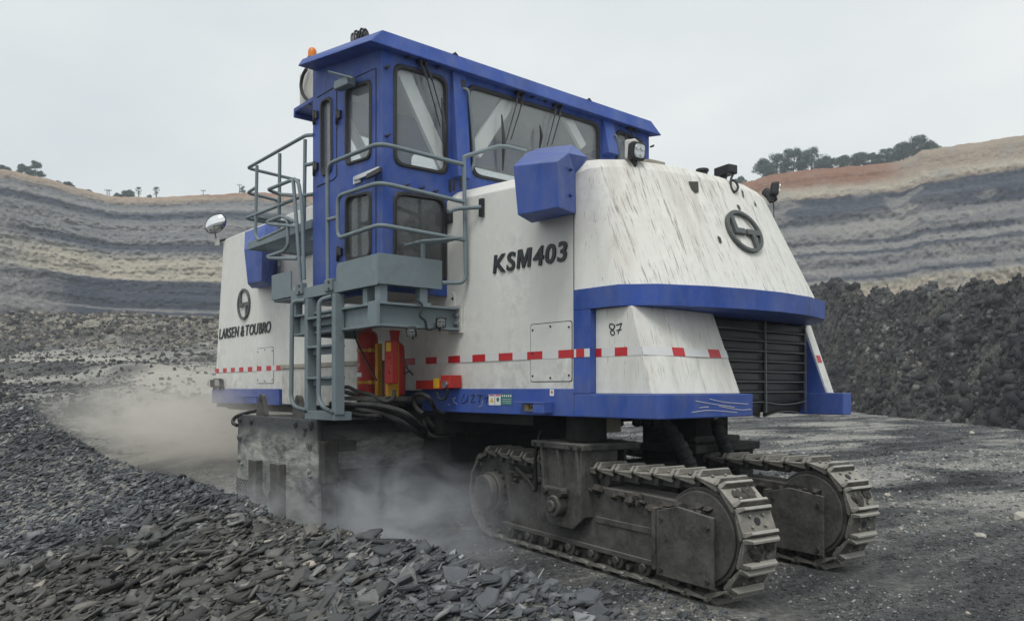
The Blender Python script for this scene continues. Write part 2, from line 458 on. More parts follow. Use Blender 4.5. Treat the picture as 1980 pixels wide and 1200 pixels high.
def roundpoly(pts, r, n=4):
    P = [np.array(p, float) for p in pts]; out = []; m = len(P)
    for i in range(m):
        a, b, c = P[i - 1], P[i], P[(i + 1) % m]
        la, lc = np.linalg.norm(a - b), np.linalg.norm(c - b); k = min(r, la * 0.45, lc * 0.45)
        p0 = b + (a - b) / la * k; p1 = b + (c - b) / lc * k
        for j in range(n + 1):
            t = j / n; out.append((1 - t) ** 2 * p0 + 2 * t * (1 - t) * b + t * t * p1)
    return out
def inset(pts, d):
    P = [np.array(p, float) for p in pts]; c = sum(P) / len(P)
    lo = np.min(P, 0); hi = np.max(P, 0); h = (hi - lo) / 2; mid = (hi + lo) / 2
    return [mid + (p - mid) * (h - d) / h for p in P]
def panel_holes(outer, holes, axis, c, th, name, mat, parent, bevel=0.0):
    """flat panel of thickness th with openings; axis 'X' or 'Y' is the plane's normal, c its outer position, th signed inward"""
    bm = bmesh.new()
    def P(s, t, d): return (c + d, s, t) if axis == 'X' else (s, c + d, t)
    off = WORLD_OFF.get(parent.name, np.zeros(3))
    loops = []
    for d in (0.0, th):
        es = []; lv = []
        for loop in [outer] + holes:
            vs_ = [bm.verts.new(Vector(P(s, t, d)) - Vector(off)) for s, t in loop]; lv.append(vs_)
            es += [bm.edges.new((vs_[i], vs_[(i + 1) % len(vs_)])) for i in range(len(vs_))]
        bmesh.ops.triangle_fill(bm, use_beauty=True, use_dissolve=False, edges=es)
        loops.append(lv)
    for A, B in zip(*loops):
        n = len(A)
        for i in range(n): bm.faces.new((A[i], A[(i + 1) % n], B[(i + 1) % n], B[i]))
    bmesh.ops.recalc_face_normals(bm, faces=bm.faces)
    me = bpy.data.meshes.new(name); bm.to_mesh(me); bm.free(); me.materials.append(mat)
    o = bpy.data.objects.new(name, me); col.objects.link(o); o.parent = parent; WORLD_OFF[o.name] = off
    return o
# ================================================================== GROUND
# world axes: X runs along the machine towards its tail, Y across it away from the camera
def px_of(x, y):
    s = -CA * x + SA * y; l = SA * x + CA * y
    return np.where(s > 0.3, PCX + FOC * l / np.maximum(s, 0.3), np.where(l < 0, -4000.0, 6000.0)), s
def ground_z(x, y, detail=True):
    x = np.asarray(x, float); y = np.asarray(y, float)
    px, s = px_of(x, y)
    # left side climbs away towards the pit wall
    wl_ = sstep(700, 440, px)
    zl = np.interp(s, [0, 11, 15, 22, 26, 32, 40, 47, 52, 60, 66, 75, 95, 130, 400], [0, 0.02, 0.45, 1.10, 1.20, 1.75, 2.75, 3.5, 4.6, 7.0, 7.6, 7.6, 9.6, 13.5, 20])
    # the rubble bank beside the dusty track swings across at 20-27 m
    zl = zl + 0.55 * np.exp(-((s - 23.5 - 0.004 * (px - 100)) / 2.6) ** 2) * sstep(400, 250, px)
    zl = zl + 0.45 * np.exp(-((s - 36) / 1.8) ** 2) * sstep(420, 300, px)
    zr = np.interp(s, [0, 60, 130, 400], [0, 0, 1.0, 3.0])
    z = zr + (zl - zr) * wl_
    # windrow of cut shale running alongside the machine
    yc = 2.75 + 0.10 * np.sin(x * 0.55) + 0.25 * (fbm(x * 0.35, 0 * x + 3.0, 2, 5) - 0.5)
    hgt = np.interp(x, [-30, -20, -14, -11, -8.5, -7, -5.5, -4.2, -3, -2.2, -1.3, -0.2, 2], [0.55, 0.65, 0.63, 0.60, 0.60, 0.52, 0.50, 0.58, 0.60, 0.50, 0.22, 0.04, 0.0])
    dy = y - yc
    prof = np.where(dy < 0, np.exp(-(dy / 1.15) ** 2), np.exp(-(dy / 0.5) ** 2))
    lump = 0.80 + 0.4 * fbm(x * 0.9, y * 0.9, 3, 11)
    z = z + hgt * prof * lump
    # second low pile in the near left corner
    z = z + 0.20 * np.exp(-(((x + 3.6) / 1.5) ** 2 + ((y - 0.2) / 0.8) ** 2))
    # trodden trough between windrow and cut
    z = z - 0.10 * np.exp(-(((y - 3.9) / 0.5) ** 2)) * sstep(-3.5, -6, x) * sstep(-40, -12, x)
    if detail:
        amp = 0.035 + 0.00 * s
        z = z + amp * (fbm(x * 1.3, y * 1.3, 4, 21) - 0.5)
        rough = np.clip(prof * (hgt / 0.6) + wl_ * sstep(17, 22, s) * (1 - 0.85 * dusty(x, y)), 0, 1)
        z = z + rough * 0.10 * (fbm(x * 4.5, y * 4.5, 4, 31, 0.6) - 0.5)
        far = wl_ * sstep(44, 56, s)
        z = z + far * 1.5 * (fbm(x * 0.30, y * 0.30, 5, 41, 0.58) - 0.5)
        z = z + wl_ * sstep(20, 30, s) * (1 - 0.8 * dusty(x, y)) * 0.55 * (fbm(x * 0.7, y * 0.7, 4, 43, 0.6) - 0.5)
        rr = (1 - wl_) * sstep(5, 9, s)
        # scraped bands left by the machine's passes, running across the pit floor
        z = z + rr * 0.07 * (fbm(x * 1.5, y * 0.16, 4, 51, 0.6) - 0.5)
    return z
def dusty(x, y):
    """where pale dust lies on the coal: haul road and the dusty flats on the left, wheel lanes on the right"""
    px, s = px_of(x, y)
    n = fbm(x * 0.35, y * 0.35, 4, 61)
    left = sstep(640, 430, px)
    road = np.exp(-((s - 45 - 0.012 * (px - 200) - 3 * (n - 0.5)) / 3.2) ** 2) * sstep(430, 240, px)
    road2 = np.exp(-((s - 31.5 - 3 * (n - 0.5)) / 2.6) ** 2)
    flat = sstep(26, 30, s) * sstep(46, 36, s) * sstep(120, 330, px + 260 * (n - 0.5))
    flat2 = sstep(13.5, 16, s) * sstep(30, 22, s) * sstep(190, 360, px + 160 * (n - 0.5))
    d = np.clip(np.maximum.reduce([road, 0.75 * road2, 0.9 * flat, 0.8 * flat2]) * left, 0, 1)
    return d

# polar grid: fine where it is near and in view, coarse elsewhere
az_in = np.arctan((np.linspace(-330, 2310, 640) - PCX) / FOC)
az_out = np.linspace(az_in[-1], az_in[0] + 2 * math.pi, 60)[1:-1]
az = np.concatenate([az_in, az_out])
radii = np.concatenate([np.geomspace(0.6, 3.2, 24)[:-1], np.geomspace(3.2, 150, 520), np.geomspace(150, 420, 10)[1:]])
A_, R_ = np.meshgrid(az, radii)
F_, L_ = np.cos(A_) * R_, np.sin(A_) * R_
GX = -CA * F_ + SA * L_; GY = SA * F_ + CA * L_
GZ = ground_z(GX.ravel(), GY.ravel()).reshape(GX.shape)
na, nr = len(az), len(radii)
idx = np.arange(na * nr).reshape(nr, na)
nxt = np.roll(idx, -1, 1)
quads = np.stack([idx[:-1], nxt[:-1], nxt[1:], idx[1:]], -1).reshape(-1, 4)
pxg, sg = px_of(GX, GY)
dust_a = dusty(GX.ravel(), GY.ravel())
def lane(x, y): return fbm(x * 0.70 + 1.6 * fbm(x * 0.35, y * 0.35, 3, 96), y * 0.22 + 1.2 * fbm(x * 0.4 + 7, y * 0.4, 3, 98), 5, 95, 0.66)
lane_a = lane(GX.ravel(), GY.ravel())
far_a = (sstep(640, 430, pxg) * sstep(48, 56, sg)).ravel()

def ground_mat():
    m, nt, b, out = new_mat('coal_pit_floor'); g = NG(nt); o = g.obj()
    nA = g.noise(g.mapping(o, (0.75, 0.11, 0.5)), 1.0, 7, 0.68)          # long scraped bands
    nB = g.noise(g.mapping(o, (3.8, 0.9, 2.0)), 1.0, 7, 0.74)
    nC = g.noise(o, 9.0, 5, 0.7)
    nD = g.noise(o, 55.0, 3, 0.7)
    vC = g.voro(o, 26.0, 'F1', 'Color')
    vC2 = g.voro(g.mapping(o, (1, 1, 1)), 70.0, 'F1', 'Color')
    k = g.math('ADD', g.math('ADD', g.math('MULTIPLY', g.attr('lane'), 0.62), g.math('MULTIPLY', nA, 0.15)), g.math('MULTIPLY', nB, 0.23))
    base = g.ramp(k, [(0.36, (0.030, 0.033, 0.036)), (0.44, (0.085, 0.089, 0.094)), (0.51, (0.185, 0.187, 0.182)), (0.60, (0.40, 0.39, 0.355))])
    chip = g.rng(g.sep(vC)[0], 0.0, 1.0, 0.55, 1.5)
    base = g.mix(1.0, base, g.n('ShaderNodeCombineColor').outputs[0], 'MIX') if False else base
    cm = g.n('ShaderNodeMixRGB', blend_type='MULTIPLY'); cm.inputs['Fac'].default_value = 0.8
    cc = g.n('ShaderNodeCombineXYZ'); [g.set(cc.inputs[i], chip) for i in range(3)]
    g.set(cm.inputs['Color1'], base); g.set(cm.inputs['Color2'], cc.outputs[0]); base = cm.outputs['Color']
    fg = g.noise(o, 24.0, 6, 0.8)
    base = g.mix(g.rng(fg, 0.47, 0.36), base, g.mix(0.7, base, (0.016, 0.0175, 0.0195)))
    base = g.mix(g.math('MULTIPLY', g.rng(fg, 0.54, 0.66), 0.55), base, (0.27, 0.265, 0.245))
    spk = g.math('MULTIPLY', g.rng(g.sep(vC2)[1], 0.90, 0.94), g.rng(nC, 0.45, 0.6))
    base = g.mix(g.math('MULTIPLY', spk, 0.7), base, (0.24, 0.235, 0.21))
    # dust cover
    d = g.math('MULTIPLY', g.attr('dusty'), g.rng(g.math('ADD', nC, g.math('MULTIPLY', nD, 0.4)), 0.35, 0.75, 0.45, 1.0))
    base = g.mix(d, base, g.mix(nB, (0.34, 0.325, 0.285), (0.66, 0.63, 0.55)))
    # far rubble bank: mixed overburden
    n7 = g.noise(o, 0.16, 5, 0.65); n8 = g.noise(o, 1.4, 5, 0.75)
    fc = g.ramp(g.math('ADD', g.math('MULTIPLY', n7, 0.45), g.math('MULTIPLY', n8, 0.55)), [(0.36, (0.045, 0.047, 0.049)), (0.46, (0.13, 0.128, 0.118)), (0.56, (0.30, 0.285, 0.235)), (0.70, (0.50, 0.47, 0.38))])
    base = g.mix(g.math('MULTIPLY', g.attr('far'), 0.9), base, fc)
    g.set(b.inputs['Base Color'], base)
    b.inputs['Roughness'].default_value = 0.85
    b.inputs['Specular IOR Level'].default_value = 0.3
    h = g.math('ADD', g.math('MULTIPLY', g.sep(vC)[1], 0.5), g.math('ADD', g.math('MULTIPLY', nC, 0.8), g.math('MULTIPLY', nD, 0.35)))
    g.set(b.inputs['Normal'], g.bump(g.math('ADD', h, g.math('MULTIPLY', fg, 1.2)), 1.0, 0.05))
    return m
ground = mesh_from_np('ground', np.stack([GX.ravel(), GY.ravel(), GZ.ravel()], 1), quads, 4, ground_mat(), {'dusty': dust_a, 'far': far_a, 'lane': lane_a}, smooth=True)
tag(ground, 'dark coal strewn pit floor with pale dusty lanes', kind='structure')

# ================================================================== PIT WALLS
def wall_mesh(name, px_list, ytop, sbase, stop, zbase, ramp_stops_px, ramp_ys, seed, mask_rust, mask_scree, rows=170, label=''):
    px = np.linspace(px_list[0], px_list[1], 520)
    yt = np.interp(px, *ytop); sb = np.interp(px, *sbase); st = np.interp(px, *stop); zb = np.interp(px, *zbase)
    yt = yt + 4.0 * (fbm(px * 0.03, px * 0 + seed, 3, seed) - 0.5) + 3 * (fbm(px * 0.12, px * 0 + seed, 3, seed + 3) - 0.5)
    zt = CAMZ + (HOR - yt) / FOC * st
    v = np.linspace(0, 1, rows)
    PXg, Vg = np.meshgrid(px, v)
    # benches: the face steps back in ledges
    nb = 9
    step = Vg + 0.010 * np.sin(2 * math.pi * nb * (Vg + 0.03 * fbm(PXg * 0.004, Vg * 0 + 2, 3, seed + 7)))
    S = sb + (st - sb) * np.clip(step, 0, 1.02)
    Z = zb + (zt - zb) * Vg
    edge = np.sin(np.clip(Vg, 0, 1) * math.pi) ** 0.5
    S = S + edge * (1.6 * (fbm(PXg * 0.02, Vg * 5, 4, seed + 1, 0.6) - 0.5) + 1.0 * (fbm(PXg * 0.006, Vg * 46, 4, seed + 2, 0.6) - 0.5) + 1.5 * (fbm(PXg * 0.14, Vg * 70, 3, seed + 4, 0.6) - 0.5))
    Z = Z + edge * 0.4 * (fbm(PXg * 0.06, Vg * 40, 3, seed + 5, 0.6) - 0.5)
    # flat land behind the rim
    for k, (ds, dz) in enumerate([(4, -0.05), (25, -0.8), (140, -6)]):
        S = np.vstack([S, st + ds]); Z = np.vstack([Z, zt + dz]); Vg = np.vstack([Vg, np.full_like(px, 1.02 + 0.02 * k)]); PXg = np.vstack([PXg, px])
    r = (PXg - PCX) / FOC
    X = S * (-CA + r * SA); Y = S * (SA + r * CA)
    n_r, n_c = X.shape
    ii = np.arange(n_r * n_c).reshape(n_r, n_c)
    q = np.stack([ii[:-1, :-1], ii[:-1, 1:], ii[1:, 1:], ii[1:, :-1]], -1).reshape(-1, 4)
    # strata colour position from an elevation in the photo at a reference column
    def v_of(y, p):
        ytp = np.interp(p, *ytop); sbp = np.interp(p, *sbase); stp = np.interp(p, *stop); zbp = np.interp(p, *zbase)
        ztp = CAMZ + (HOR - ytp) / FOC * stp
        vv = np.linspace(0, 1, 800); ss = sbp + (stp - sbp) * vv; zz = zbp + (ztp - zbp) * vv
        yy = HOR - FOC * (zz - CAMZ) / ss
        return float(np.interp(-y, -yy, vv))
    stops = sorted((v_of(y, ramp_ys), c) for y, c in ramp_stops_px)
    m, nt, b, out = new_mat(name + '_strata'); g = NG(nt); o = g.obj()
    a = g.attr('strata'); u = g.attr('along')
    cv = g.n('ShaderNodeCombineXYZ'); g.set(cv.inputs[0], u); g.set(cv.inputs[1], a)
    n1 = g.noise(g.mapping(cv.outputs[0], (3.0, 9.0, 1)), 1.0, 5, 0.6)
    n2 = g.noise(g.mapping(cv.outputs[0], (10.0, 85.0, 1)), 1.0, 7, 0.76)
    n3 = g.noise(g.mapping(o, (0.45, 0.45, 1.1)), 1.0, 7, 0.75)
    n4 = g.noise(o, 2.6, 4, 0.7)
    n5 = g.noise(g.mapping(cv.outputs[0], (60.0, 6.0, 1), (0, 0, 0.25)), 1.0, 5, 0.7)
    pos = g.math('ADD', a, g.math('ADD', g.math('MULTIPLY', g.math('SUBTRACT', n1, 0.5), 0.032), g.math('MULTIPLY', g.math('SUBTRACT', n3, 0.5), 0.035)))
    c = g.ramp(pos, stops)
    lum = g.n('ShaderNodeRGBToBW'); g.set(lum.inputs[0], c); keep = g.rng(lum.outputs[0], 0.04, 0.20, 0.28, 1.0)
    def kf(f): return g.math('MULTIPLY', f, keep)
    c = g.mix(g.math('MULTIPLY', g.rng(n2, 0.44, 0.62), 0.35), c, g.mix(n4, (0.13, 0.132, 0.14), (0.28, 0.265, 0.245)))       # thin partings
    c = g.mix(kf(g.math('MULTIPLY', g.rng(n2, 0.46, 0.36), 0.35)), c, (0.38, 0.355, 0.31))
    c = g.mix(g.math('MULTIPLY', g.math('MULTIPLY', g.rng(n5, 0.54, 0.72), g.rng(n1, 0.35, 0.6)), kf(0.6)), c, (0.37, 0.345, 0.30))    # scree running down
    c = g.mix(g.math('MULTIPLY', g.rng(g.math('ADD', g.math('MULTIPLY', n3, 0.5), g.math('MULTIPLY', n4, 0.5)), 0.55, 0.40), 0.55), c, g.mix(0.6, c, (0.06, 0.064, 0.075)))
    n6 = g.noise(o, 5.5, 5, 0.8)
    sc_ = g.mix(n6, (0.19, 0.185, 0.18), (0.42, 0.395, 0.35))
    c = g.mix(g.math('MULTIPLY', g.attr('scree'), g.rng(n3, 0.25, 0.6)), c, sc_)
    c = g.mix(kf(g.rng(n6, 0.56, 0.68, 0.0, 0.6)), c, (0.46, 0.44, 0.39))
    c = g.mix(g.rng(n6, 0.46, 0.34, 0.0, 0.65), c, g.mix(0.7, c, (0.035, 0.038, 0.046)))
    rust = g.math('MULTIPLY', g.attr('rust'), g.rng(n3, 0.2, 0.5))
    c = g.mix(rust, c, g.mix(n4, (0.20, 0.085, 0.05), (0.33, 0.18, 0.11)))
    g.set(b.inputs['Base Color'], c); b.inputs['Roughness'].default_value = 0.95; b.inputs['Specular IOR Level'].default_value = 0.1
    g.set(b.inputs['Normal'], g.bump(g.math('ADD', g.math('MULTIPLY', n3, 0.8), g.math('ADD', g.math('MULTIPLY', n4, 0.5), g.math('MULTIPLY', n2, 0.7))), 0.8, 0.6))
    rustv = mask_rust(PXg, Vg)
    ob = mesh_from_np(name, np.stack([X.ravel(), Y.ravel(), Z.ravel()], 1), q, 4, m, {'strata': Vg.ravel(), 'along': (PXg / 1000.0).ravel(), 'rust': rustv.ravel(), 'scree': mask_scree(PXg, Vg).ravel()}, smooth=True)
    tag(ob, label, kind='structure')
    return lambda p: (np.interp(p, *stop), np.interp(p, *ytop))

TAN = (0.40, 0.315, 0.225); PALE = (0.52, 0.465, 0.355); GREY = (0.175, 0.18, 0.185); MID = (0.285, 0.28, 0.266)
COAL = (0.022, 0.034, 0.060); COAL2 = (0.055, 0.070, 0.100); OCH = (0.45, 0.32, 0.21)
left_rim = wall_mesh('pit_wall', (-260, 1040),
    ([-260, 0, 50, 90, 120, 190, 210, 300, 380, 430, 480, 600, 800, 1040], [262, 326, 337, 345, 354, 373, 378, 381, 377, 374, 372, 375, 384, 392]),
    ([-260, 0, 200, 430, 1040], [100, 114, 130, 142, 150]),
    ([-260, 0, 200, 430, 1040], [126, 144, 163, 176, 186]),
    ([-260, 430, 640, 1040], [12.0, 12.0, 0.5, 0.5]),
    [(379, OCH), (392, TAN), (398, GREY), (410, MID), (416, COAL), (424, COAL2), (428, GREY), (445, MID), (455, GREY), (468, MID), (474, COAL), (481, COAL), (486, COAL2), (492, MID), (505, PALE), (530, PALE), (541, PALE), (545, COAL), (580, COAL), (596, COAL), (600, MID), (603, COAL), (620, COAL)], 300, 101,
    lambda p, v: 0.75 * sstep(0.955, 0.985, v + 0.02 * (fbm(p * 0.03, v * 3, 3, 9) - 0.5)) * sstep(330, 430, p),
    lambda p, v: np.clip(0.9 * sstep(60, -60, p - (150 - 190 * v) + 110 * (fbm(p * 0.02, v * 6, 3, 29) - 0.5)) * sstep(0.72, 0.5, v) * sstep(0.0, 0.04, v), 0, 1), label='banded grey pit wall dipping from the left with blue black coal seams')
right_rim = wall_mesh('pit_wall', (960, 2330),
    ([960, 1300, 1440, 1475, 1500, 1560, 1650, 1735, 1765, 1782, 1815, 1900, 1980, 2330], [394, 378, 352, 341, 336, 328, 321, 313, 303, 292, 286, 272, 259, 200]),
    ([960, 1440, 1980, 2330], [138, 120, 100, 88]),
    ([960, 1440, 1980, 2330], [182, 165, 142, 124]),
    ([960, 2330], [1.5, 1.5]),
    [(287, TAN), (318, TAN), (333, PALE), (341, TAN), (345, COAL), (358, COAL), (366, COAL2), (371, COAL), (396, COAL), (401, GREY), (412, MID), (424, GREY), (432, MID), (436, COAL), (442, COAL2), (447, MID), (458, MID), (462, COAL), (467, COAL2), (472, MID), (486, GREY), (498, MID), (508, GREY), (514, COAL), (519, COAL2), (523, MID), (534, PALE), (556, TAN), (590, PALE), (640, GREY)], 1850, 202,
    lambda p, v: sstep(0.875, 0.925, v + 0.03 * (fbm(p * 0.02, v * 3, 3, 19) - 0.5)) * sstep(1400, 1450, p) * sstep(1770, 1690, p),
    lambda p, v: np.clip(np.exp(-(((p - 1690) / 110) ** 2 + ((v - 0.66 - (p - 1690) * 0.0002) / 0.055) ** 2)) * 1.2 + 0.9 * np.exp(-(((p - 1600) / 28) ** 2 + ((v - 0.36) / 0.09) ** 2)) + 0.7 * sstep(0.66, 0.74, fbm(p * 0.012, v * 14, 3, 33)), 0, 1), label='layered tan and blue grey pit wall with a rust red soil rim')

# ================================================================== SPOIL HEAP on the right
hp = np.linspace(1380, 2330, 560); hv = np.linspace(0, 1, 300)
HP, HV = np.meshgrid(hp, hv)
inv = (40 + (HP - 1600) * 0.105) / (FOC * CAMZ)
sb = 1 / np.clip(inv, 0.0105, None)
depth = 17.0
ycrest = np.interp(HP, [1380, 1500, 1560, 1610, 1650, 1700, 1740, 1765, 1800, 1850, 1900, 1945, 1980, 2100, 2330], [640, 590, 571, 556, 561, 571, 576, 578, 575, 572, 560, 572, 575, 560, 560])
SB = sb + depth * HV * 1.35 + 3.2 * (fbm(HP * 0.012, HP * 0 + 4, 4, 79) - 0.55) * (1 - HV)
sc = sb + depth * 0.62
zc = CAMZ + (HOR - ycrest) / FOC * sc
t = HV * 1.35 / 0.62
prof = np.where(t < 1, np.sin(np.clip(t, 0, 1) * math.pi / 2) ** 1.05, 1 - 0.35 * (t - 1) ** 1.2)
r = (HP - PCX) / FOC
HX = SB * (-CA + r * SA); HY = SB * (SA + r * CA)
edge = np.clip(HV / 0.06, 0, 1)
ridge = 1 - np.abs(2 * fbm(HX * 0.42, HY * 0.42, 4, 72, 0.55) - 1)
gul = np.abs(2 * fbm(HP * 0.0085 + HV * 0.8, HV * 1.2, 3, 78) - 1)
HZ = zc * prof - 0.15 - 1.5 * sstep(0.35, 0.0, gul) * np.sin(np.clip(HV / 0.5, 0, 1) * math.pi) + edge * (1.6 * (fbm(HX * 0.22, HY * 0.22, 3, 71) - 0.5) + 1.6 * (ridge - 0.72) + 1.9 * (fbm(HX * 0.8, HY * 0.8, 5, 73, 0.68) - 0.5) + 1.5 * (0.3 - np.abs(2 * fbm(HX * 0.9, HY * 0.9, 6, 74, 0.66) - 1))) * np.clip(prof + 0.15, 0, 1) ** 0.7
ii = np.arange(HX.size).reshape(HX.shape)
q = np.stack([ii[:-1, :-1], ii[:-1, 1:], ii[1:, 1:], ii[1:, :-1]], -1).reshape(-1, 4)
tanm = sstep(0.47, 0.7, fbm(HX * 0.13, HY * 0.13, 3, 77)) * 0.75
tanm = np.maximum(tanm, np.exp(-(((HP - 1700) / 75) ** 2 + ((HV - 0.16) / 0.13) ** 2)))
def heap_mat():
    m, nt, b, out = new_mat('dumped_overburden'); g = NG(nt); o = g.obj()
    n1 = g.noise(o, 0.30, 6, 0.65); n2 = g.noise(o, 1.7, 7, 0.78); n3 = g.noise(o, 9.0, 4, 0.75); vc = g.voro(o, 3.2, 'F1', 'Color')
    k = g.math('ADD', g.math('MULTIPLY', n1, 0.42), g.math('ADD', g.math('MULTIPLY', n2, 0.33), g.math('MULTIPLY', n3, 0.25)))
    c = g.ramp(k, [(0.40, (0.015, 0.016, 0.0175)), (0.46, (0.044, 0.0455, 0.048)), (0.51, (0.135, 0.133, 0.127)), (0.60, (0.31, 0.30, 0.265))])  # mixed overburden tones, contrast raised to stand in for lit tops
    tn = g.ramp(k, [(0.40, (0.040, 0.036, 0.030)), (0.49, (0.135, 0.12, 0.092)), (0.64, (0.34, 0.305, 0.235))])
    c = g.mix(g.math('MULTIPLY', g.attr('tan'), g.rng(n2, 0.35, 0.6)), c, tn)
    g.set(b.inputs['Base Color'], c); b.inputs['Roughness'].default_value = 0.95; b.inputs['Specular IOR Level'].default_value = 0.15
    g.set(b.inputs['Normal'], g.bump(g.math('ADD', n2, g.math('ADD', g.math('MULTIPLY', n3, 0.5), g.math('MULTIPLY', g.sep(vc)[0], 0.25))), 1.0, 0.55))
    return m
HEAPM = heap_mat()
heap = mesh_from_np('spoil_heap', np.stack([HX.ravel(), HY.ravel(), HZ.ravel()], 1), q, 4, HEAPM, {'tan': tanm.ravel()}, smooth=True)
tag(heap, 'long heap of lumpy dark overburden below the right pit wall', 'spoil heap', kind='structure')
def heap_z(px, v):
    fi = (px - hp[0]) / (hp[-1] - hp[0]) * (len(hp) - 1); fj = v * (len(hv) - 1)
    i = np.clip(fi.astype(int), 0, len(hp) - 2); j = np.clip(fj.astype(int), 0, len(hv) - 2); a = fi - i; b_ = fj - j
    def g_(M): return (M[j, i] * (1 - a) + M[j, i + 1] * a) * (1 - b_) + (M[j + 1, i] * (1 - a) + M[j + 1, i + 1] * a) * b_
    return g_(HX), g_(HY), g_(HZ)

# ================================================================== LOOSE ROCK
def rock_mat(name, lo, mid, hi, rough=0.8):
    m, nt, b, out = new_mat(name); g = NG(nt); o = g.obj()
    t = g.attr('tone'); n = g.noise(o, 14, 5, 0.7); n2 = g.noise(o, 90, 3, 0.7)
    k = g.math('ADD', t, g.math('ADD', g.math('MULTIPLY', g.math('SUBTRACT', n, 0.5), 0.5), g.math('MULTIPLY', g.math('SUBTRACT', n2, 0.5), 0.25)))
    c = g.ramp(k, [(0.0, lo), (0.55, mid), (1.0, hi)])
    w = g.attr('warm')
    c = g.mix(w, c, g.mix(1.0, c, (1.12, 1.0, 0.84), 'MULTIPLY'))
    g.set(b.inputs['Base Color'], c); b.inputs['Specular IOR Level'].default_value = 0.35
    g.set(b.inputs['Roughness'], g.rng(n, 0.3, 0.7, rough - 0.22, rough + 0.1))
    g.set(b.inputs['Normal'], g.bump(g.math('ADD', n, g.math('MULTIPLY', n2, 0.4)), 0.5, 0.01))
    return m
SHALE = rock_mat('shale', (0.021, 0.0235, 0.027), (0.108, 0.116, 0.127), (0.37, 0.375, 0.375))
LUMP = rock_mat('overburden_lumps', (0.014, 0.015, 0.0165), (0.068, 0.069, 0.069), (0.28, 0.27, 0.245), 0.9)

def shard_unit(k, rg):
    """flat split slab, unit length, 6 or 7 sided with an uneven edge"""
    n = 5
    a = np.arange(n) * 2 * math.pi / n + rg.uniform(-0.55, 0.55, n)
    rr = rg.uniform(0.22, 0.66, n); el = rg.uniform(0.5, 1.0)
    x = rr * np.cos(a); y = rr * np.sin(a) * el
    th = rg.uniform(0.035, 0.12)
    top = np.stack([x * rg.uniform(0.9, 1.0, n), y * rg.uniform(0.9, 1.0, n), th * (0.5 + 0.25 * rg.uniform(-1, 1, n))], 1)
    bot = np.stack([x, y, -th * (0.5 + 0.25 * rg.uniform(-1, 1, n))], 1)
    return np.vstack([top, bot])

# blocky lump: jittered low icosphere
def ico_unit(rg, jit=0.3):
    t_ = (1 + 5 ** 0.5) / 2
    v = np.array([(-1, t_, 0), (1, t_, 0), (-1, -t_, 0), (1, -t_, 0), (0, -1, t_), (0, 1, t_), (0, -1, -t_), (0, 1, -t_), (t_, 0, -1), (t_, 0, 1), (-t_, 0, -1), (-t_, 0, 1)], float)
    v /= np.linalg.norm(v[0]); v *= rg.uniform(1 - jit, 1 + jit, (12, 1)) * 0.5
    return v * np.array([1.0, rg.uniform(0.6, 0.95), rg.uniform(0.45, 0.8)])
ICO_T = np.array([(0, 11, 5), (0, 5, 1), (0, 1, 7), (0, 7, 10), (0, 10, 11), (1, 5, 9), (5, 11, 4), (11, 10, 2), (10, 7, 6), (7, 1, 8), (3, 9, 4), (3, 4, 2), (3, 2, 6), (3, 6, 8), (3, 8, 9), (4, 9, 5), (2, 4, 11), (6, 2, 10), (8, 6, 7), (9, 8, 1)])
rg_s = np.random.default_rng(3)
SHARDS = np.array([shard_unit(k, rg_s) for k in range(40)])
LUMPS = np.array([ico_unit(rg_s, 0.48) for k in range(40)])
def chip_unit(rg, thick=(0.10, 0.3)):
    n = 4; a = np.arange(n) * math.pi / 2 + rg.uniform(-0.5, 0.5, n); rr = rg.uniform(0.26, 0.6, n); el = rg.uniform(0.45, 0.95); th = rg.uniform(*thick)
    x = rr * np.cos(a); y = rr * np.sin(a) * el
    return np.vstack([np.stack([x * rg.uniform(0.5, 0.95, n), y * rg.uniform(0.5, 0.95, n), th * rg.uniform(0.25, 0.75, n)], 1), np.stack([x, y, -th * rg.uniform(0.25, 0.75, n)], 1)])
CHIPS = np.array([chip_unit(rg_s) for k in range(40)]); BLOCKS = np.array([chip_unit(rg_s, (0.4, 0.8)) for k in range(40)])
def prism_t(n):
    T = []
    for i in range(1, n - 1): T += [(0, i, i + 1), (n, n + i + 1, n + i)]
    for i in range(n):
        j = (i + 1) % n; T += [(i, n + i, n + j), (i, n + j, j)]
    return np.array(T)
CHIP_T = prism_t(4); SHARD_T = prism_t(5)

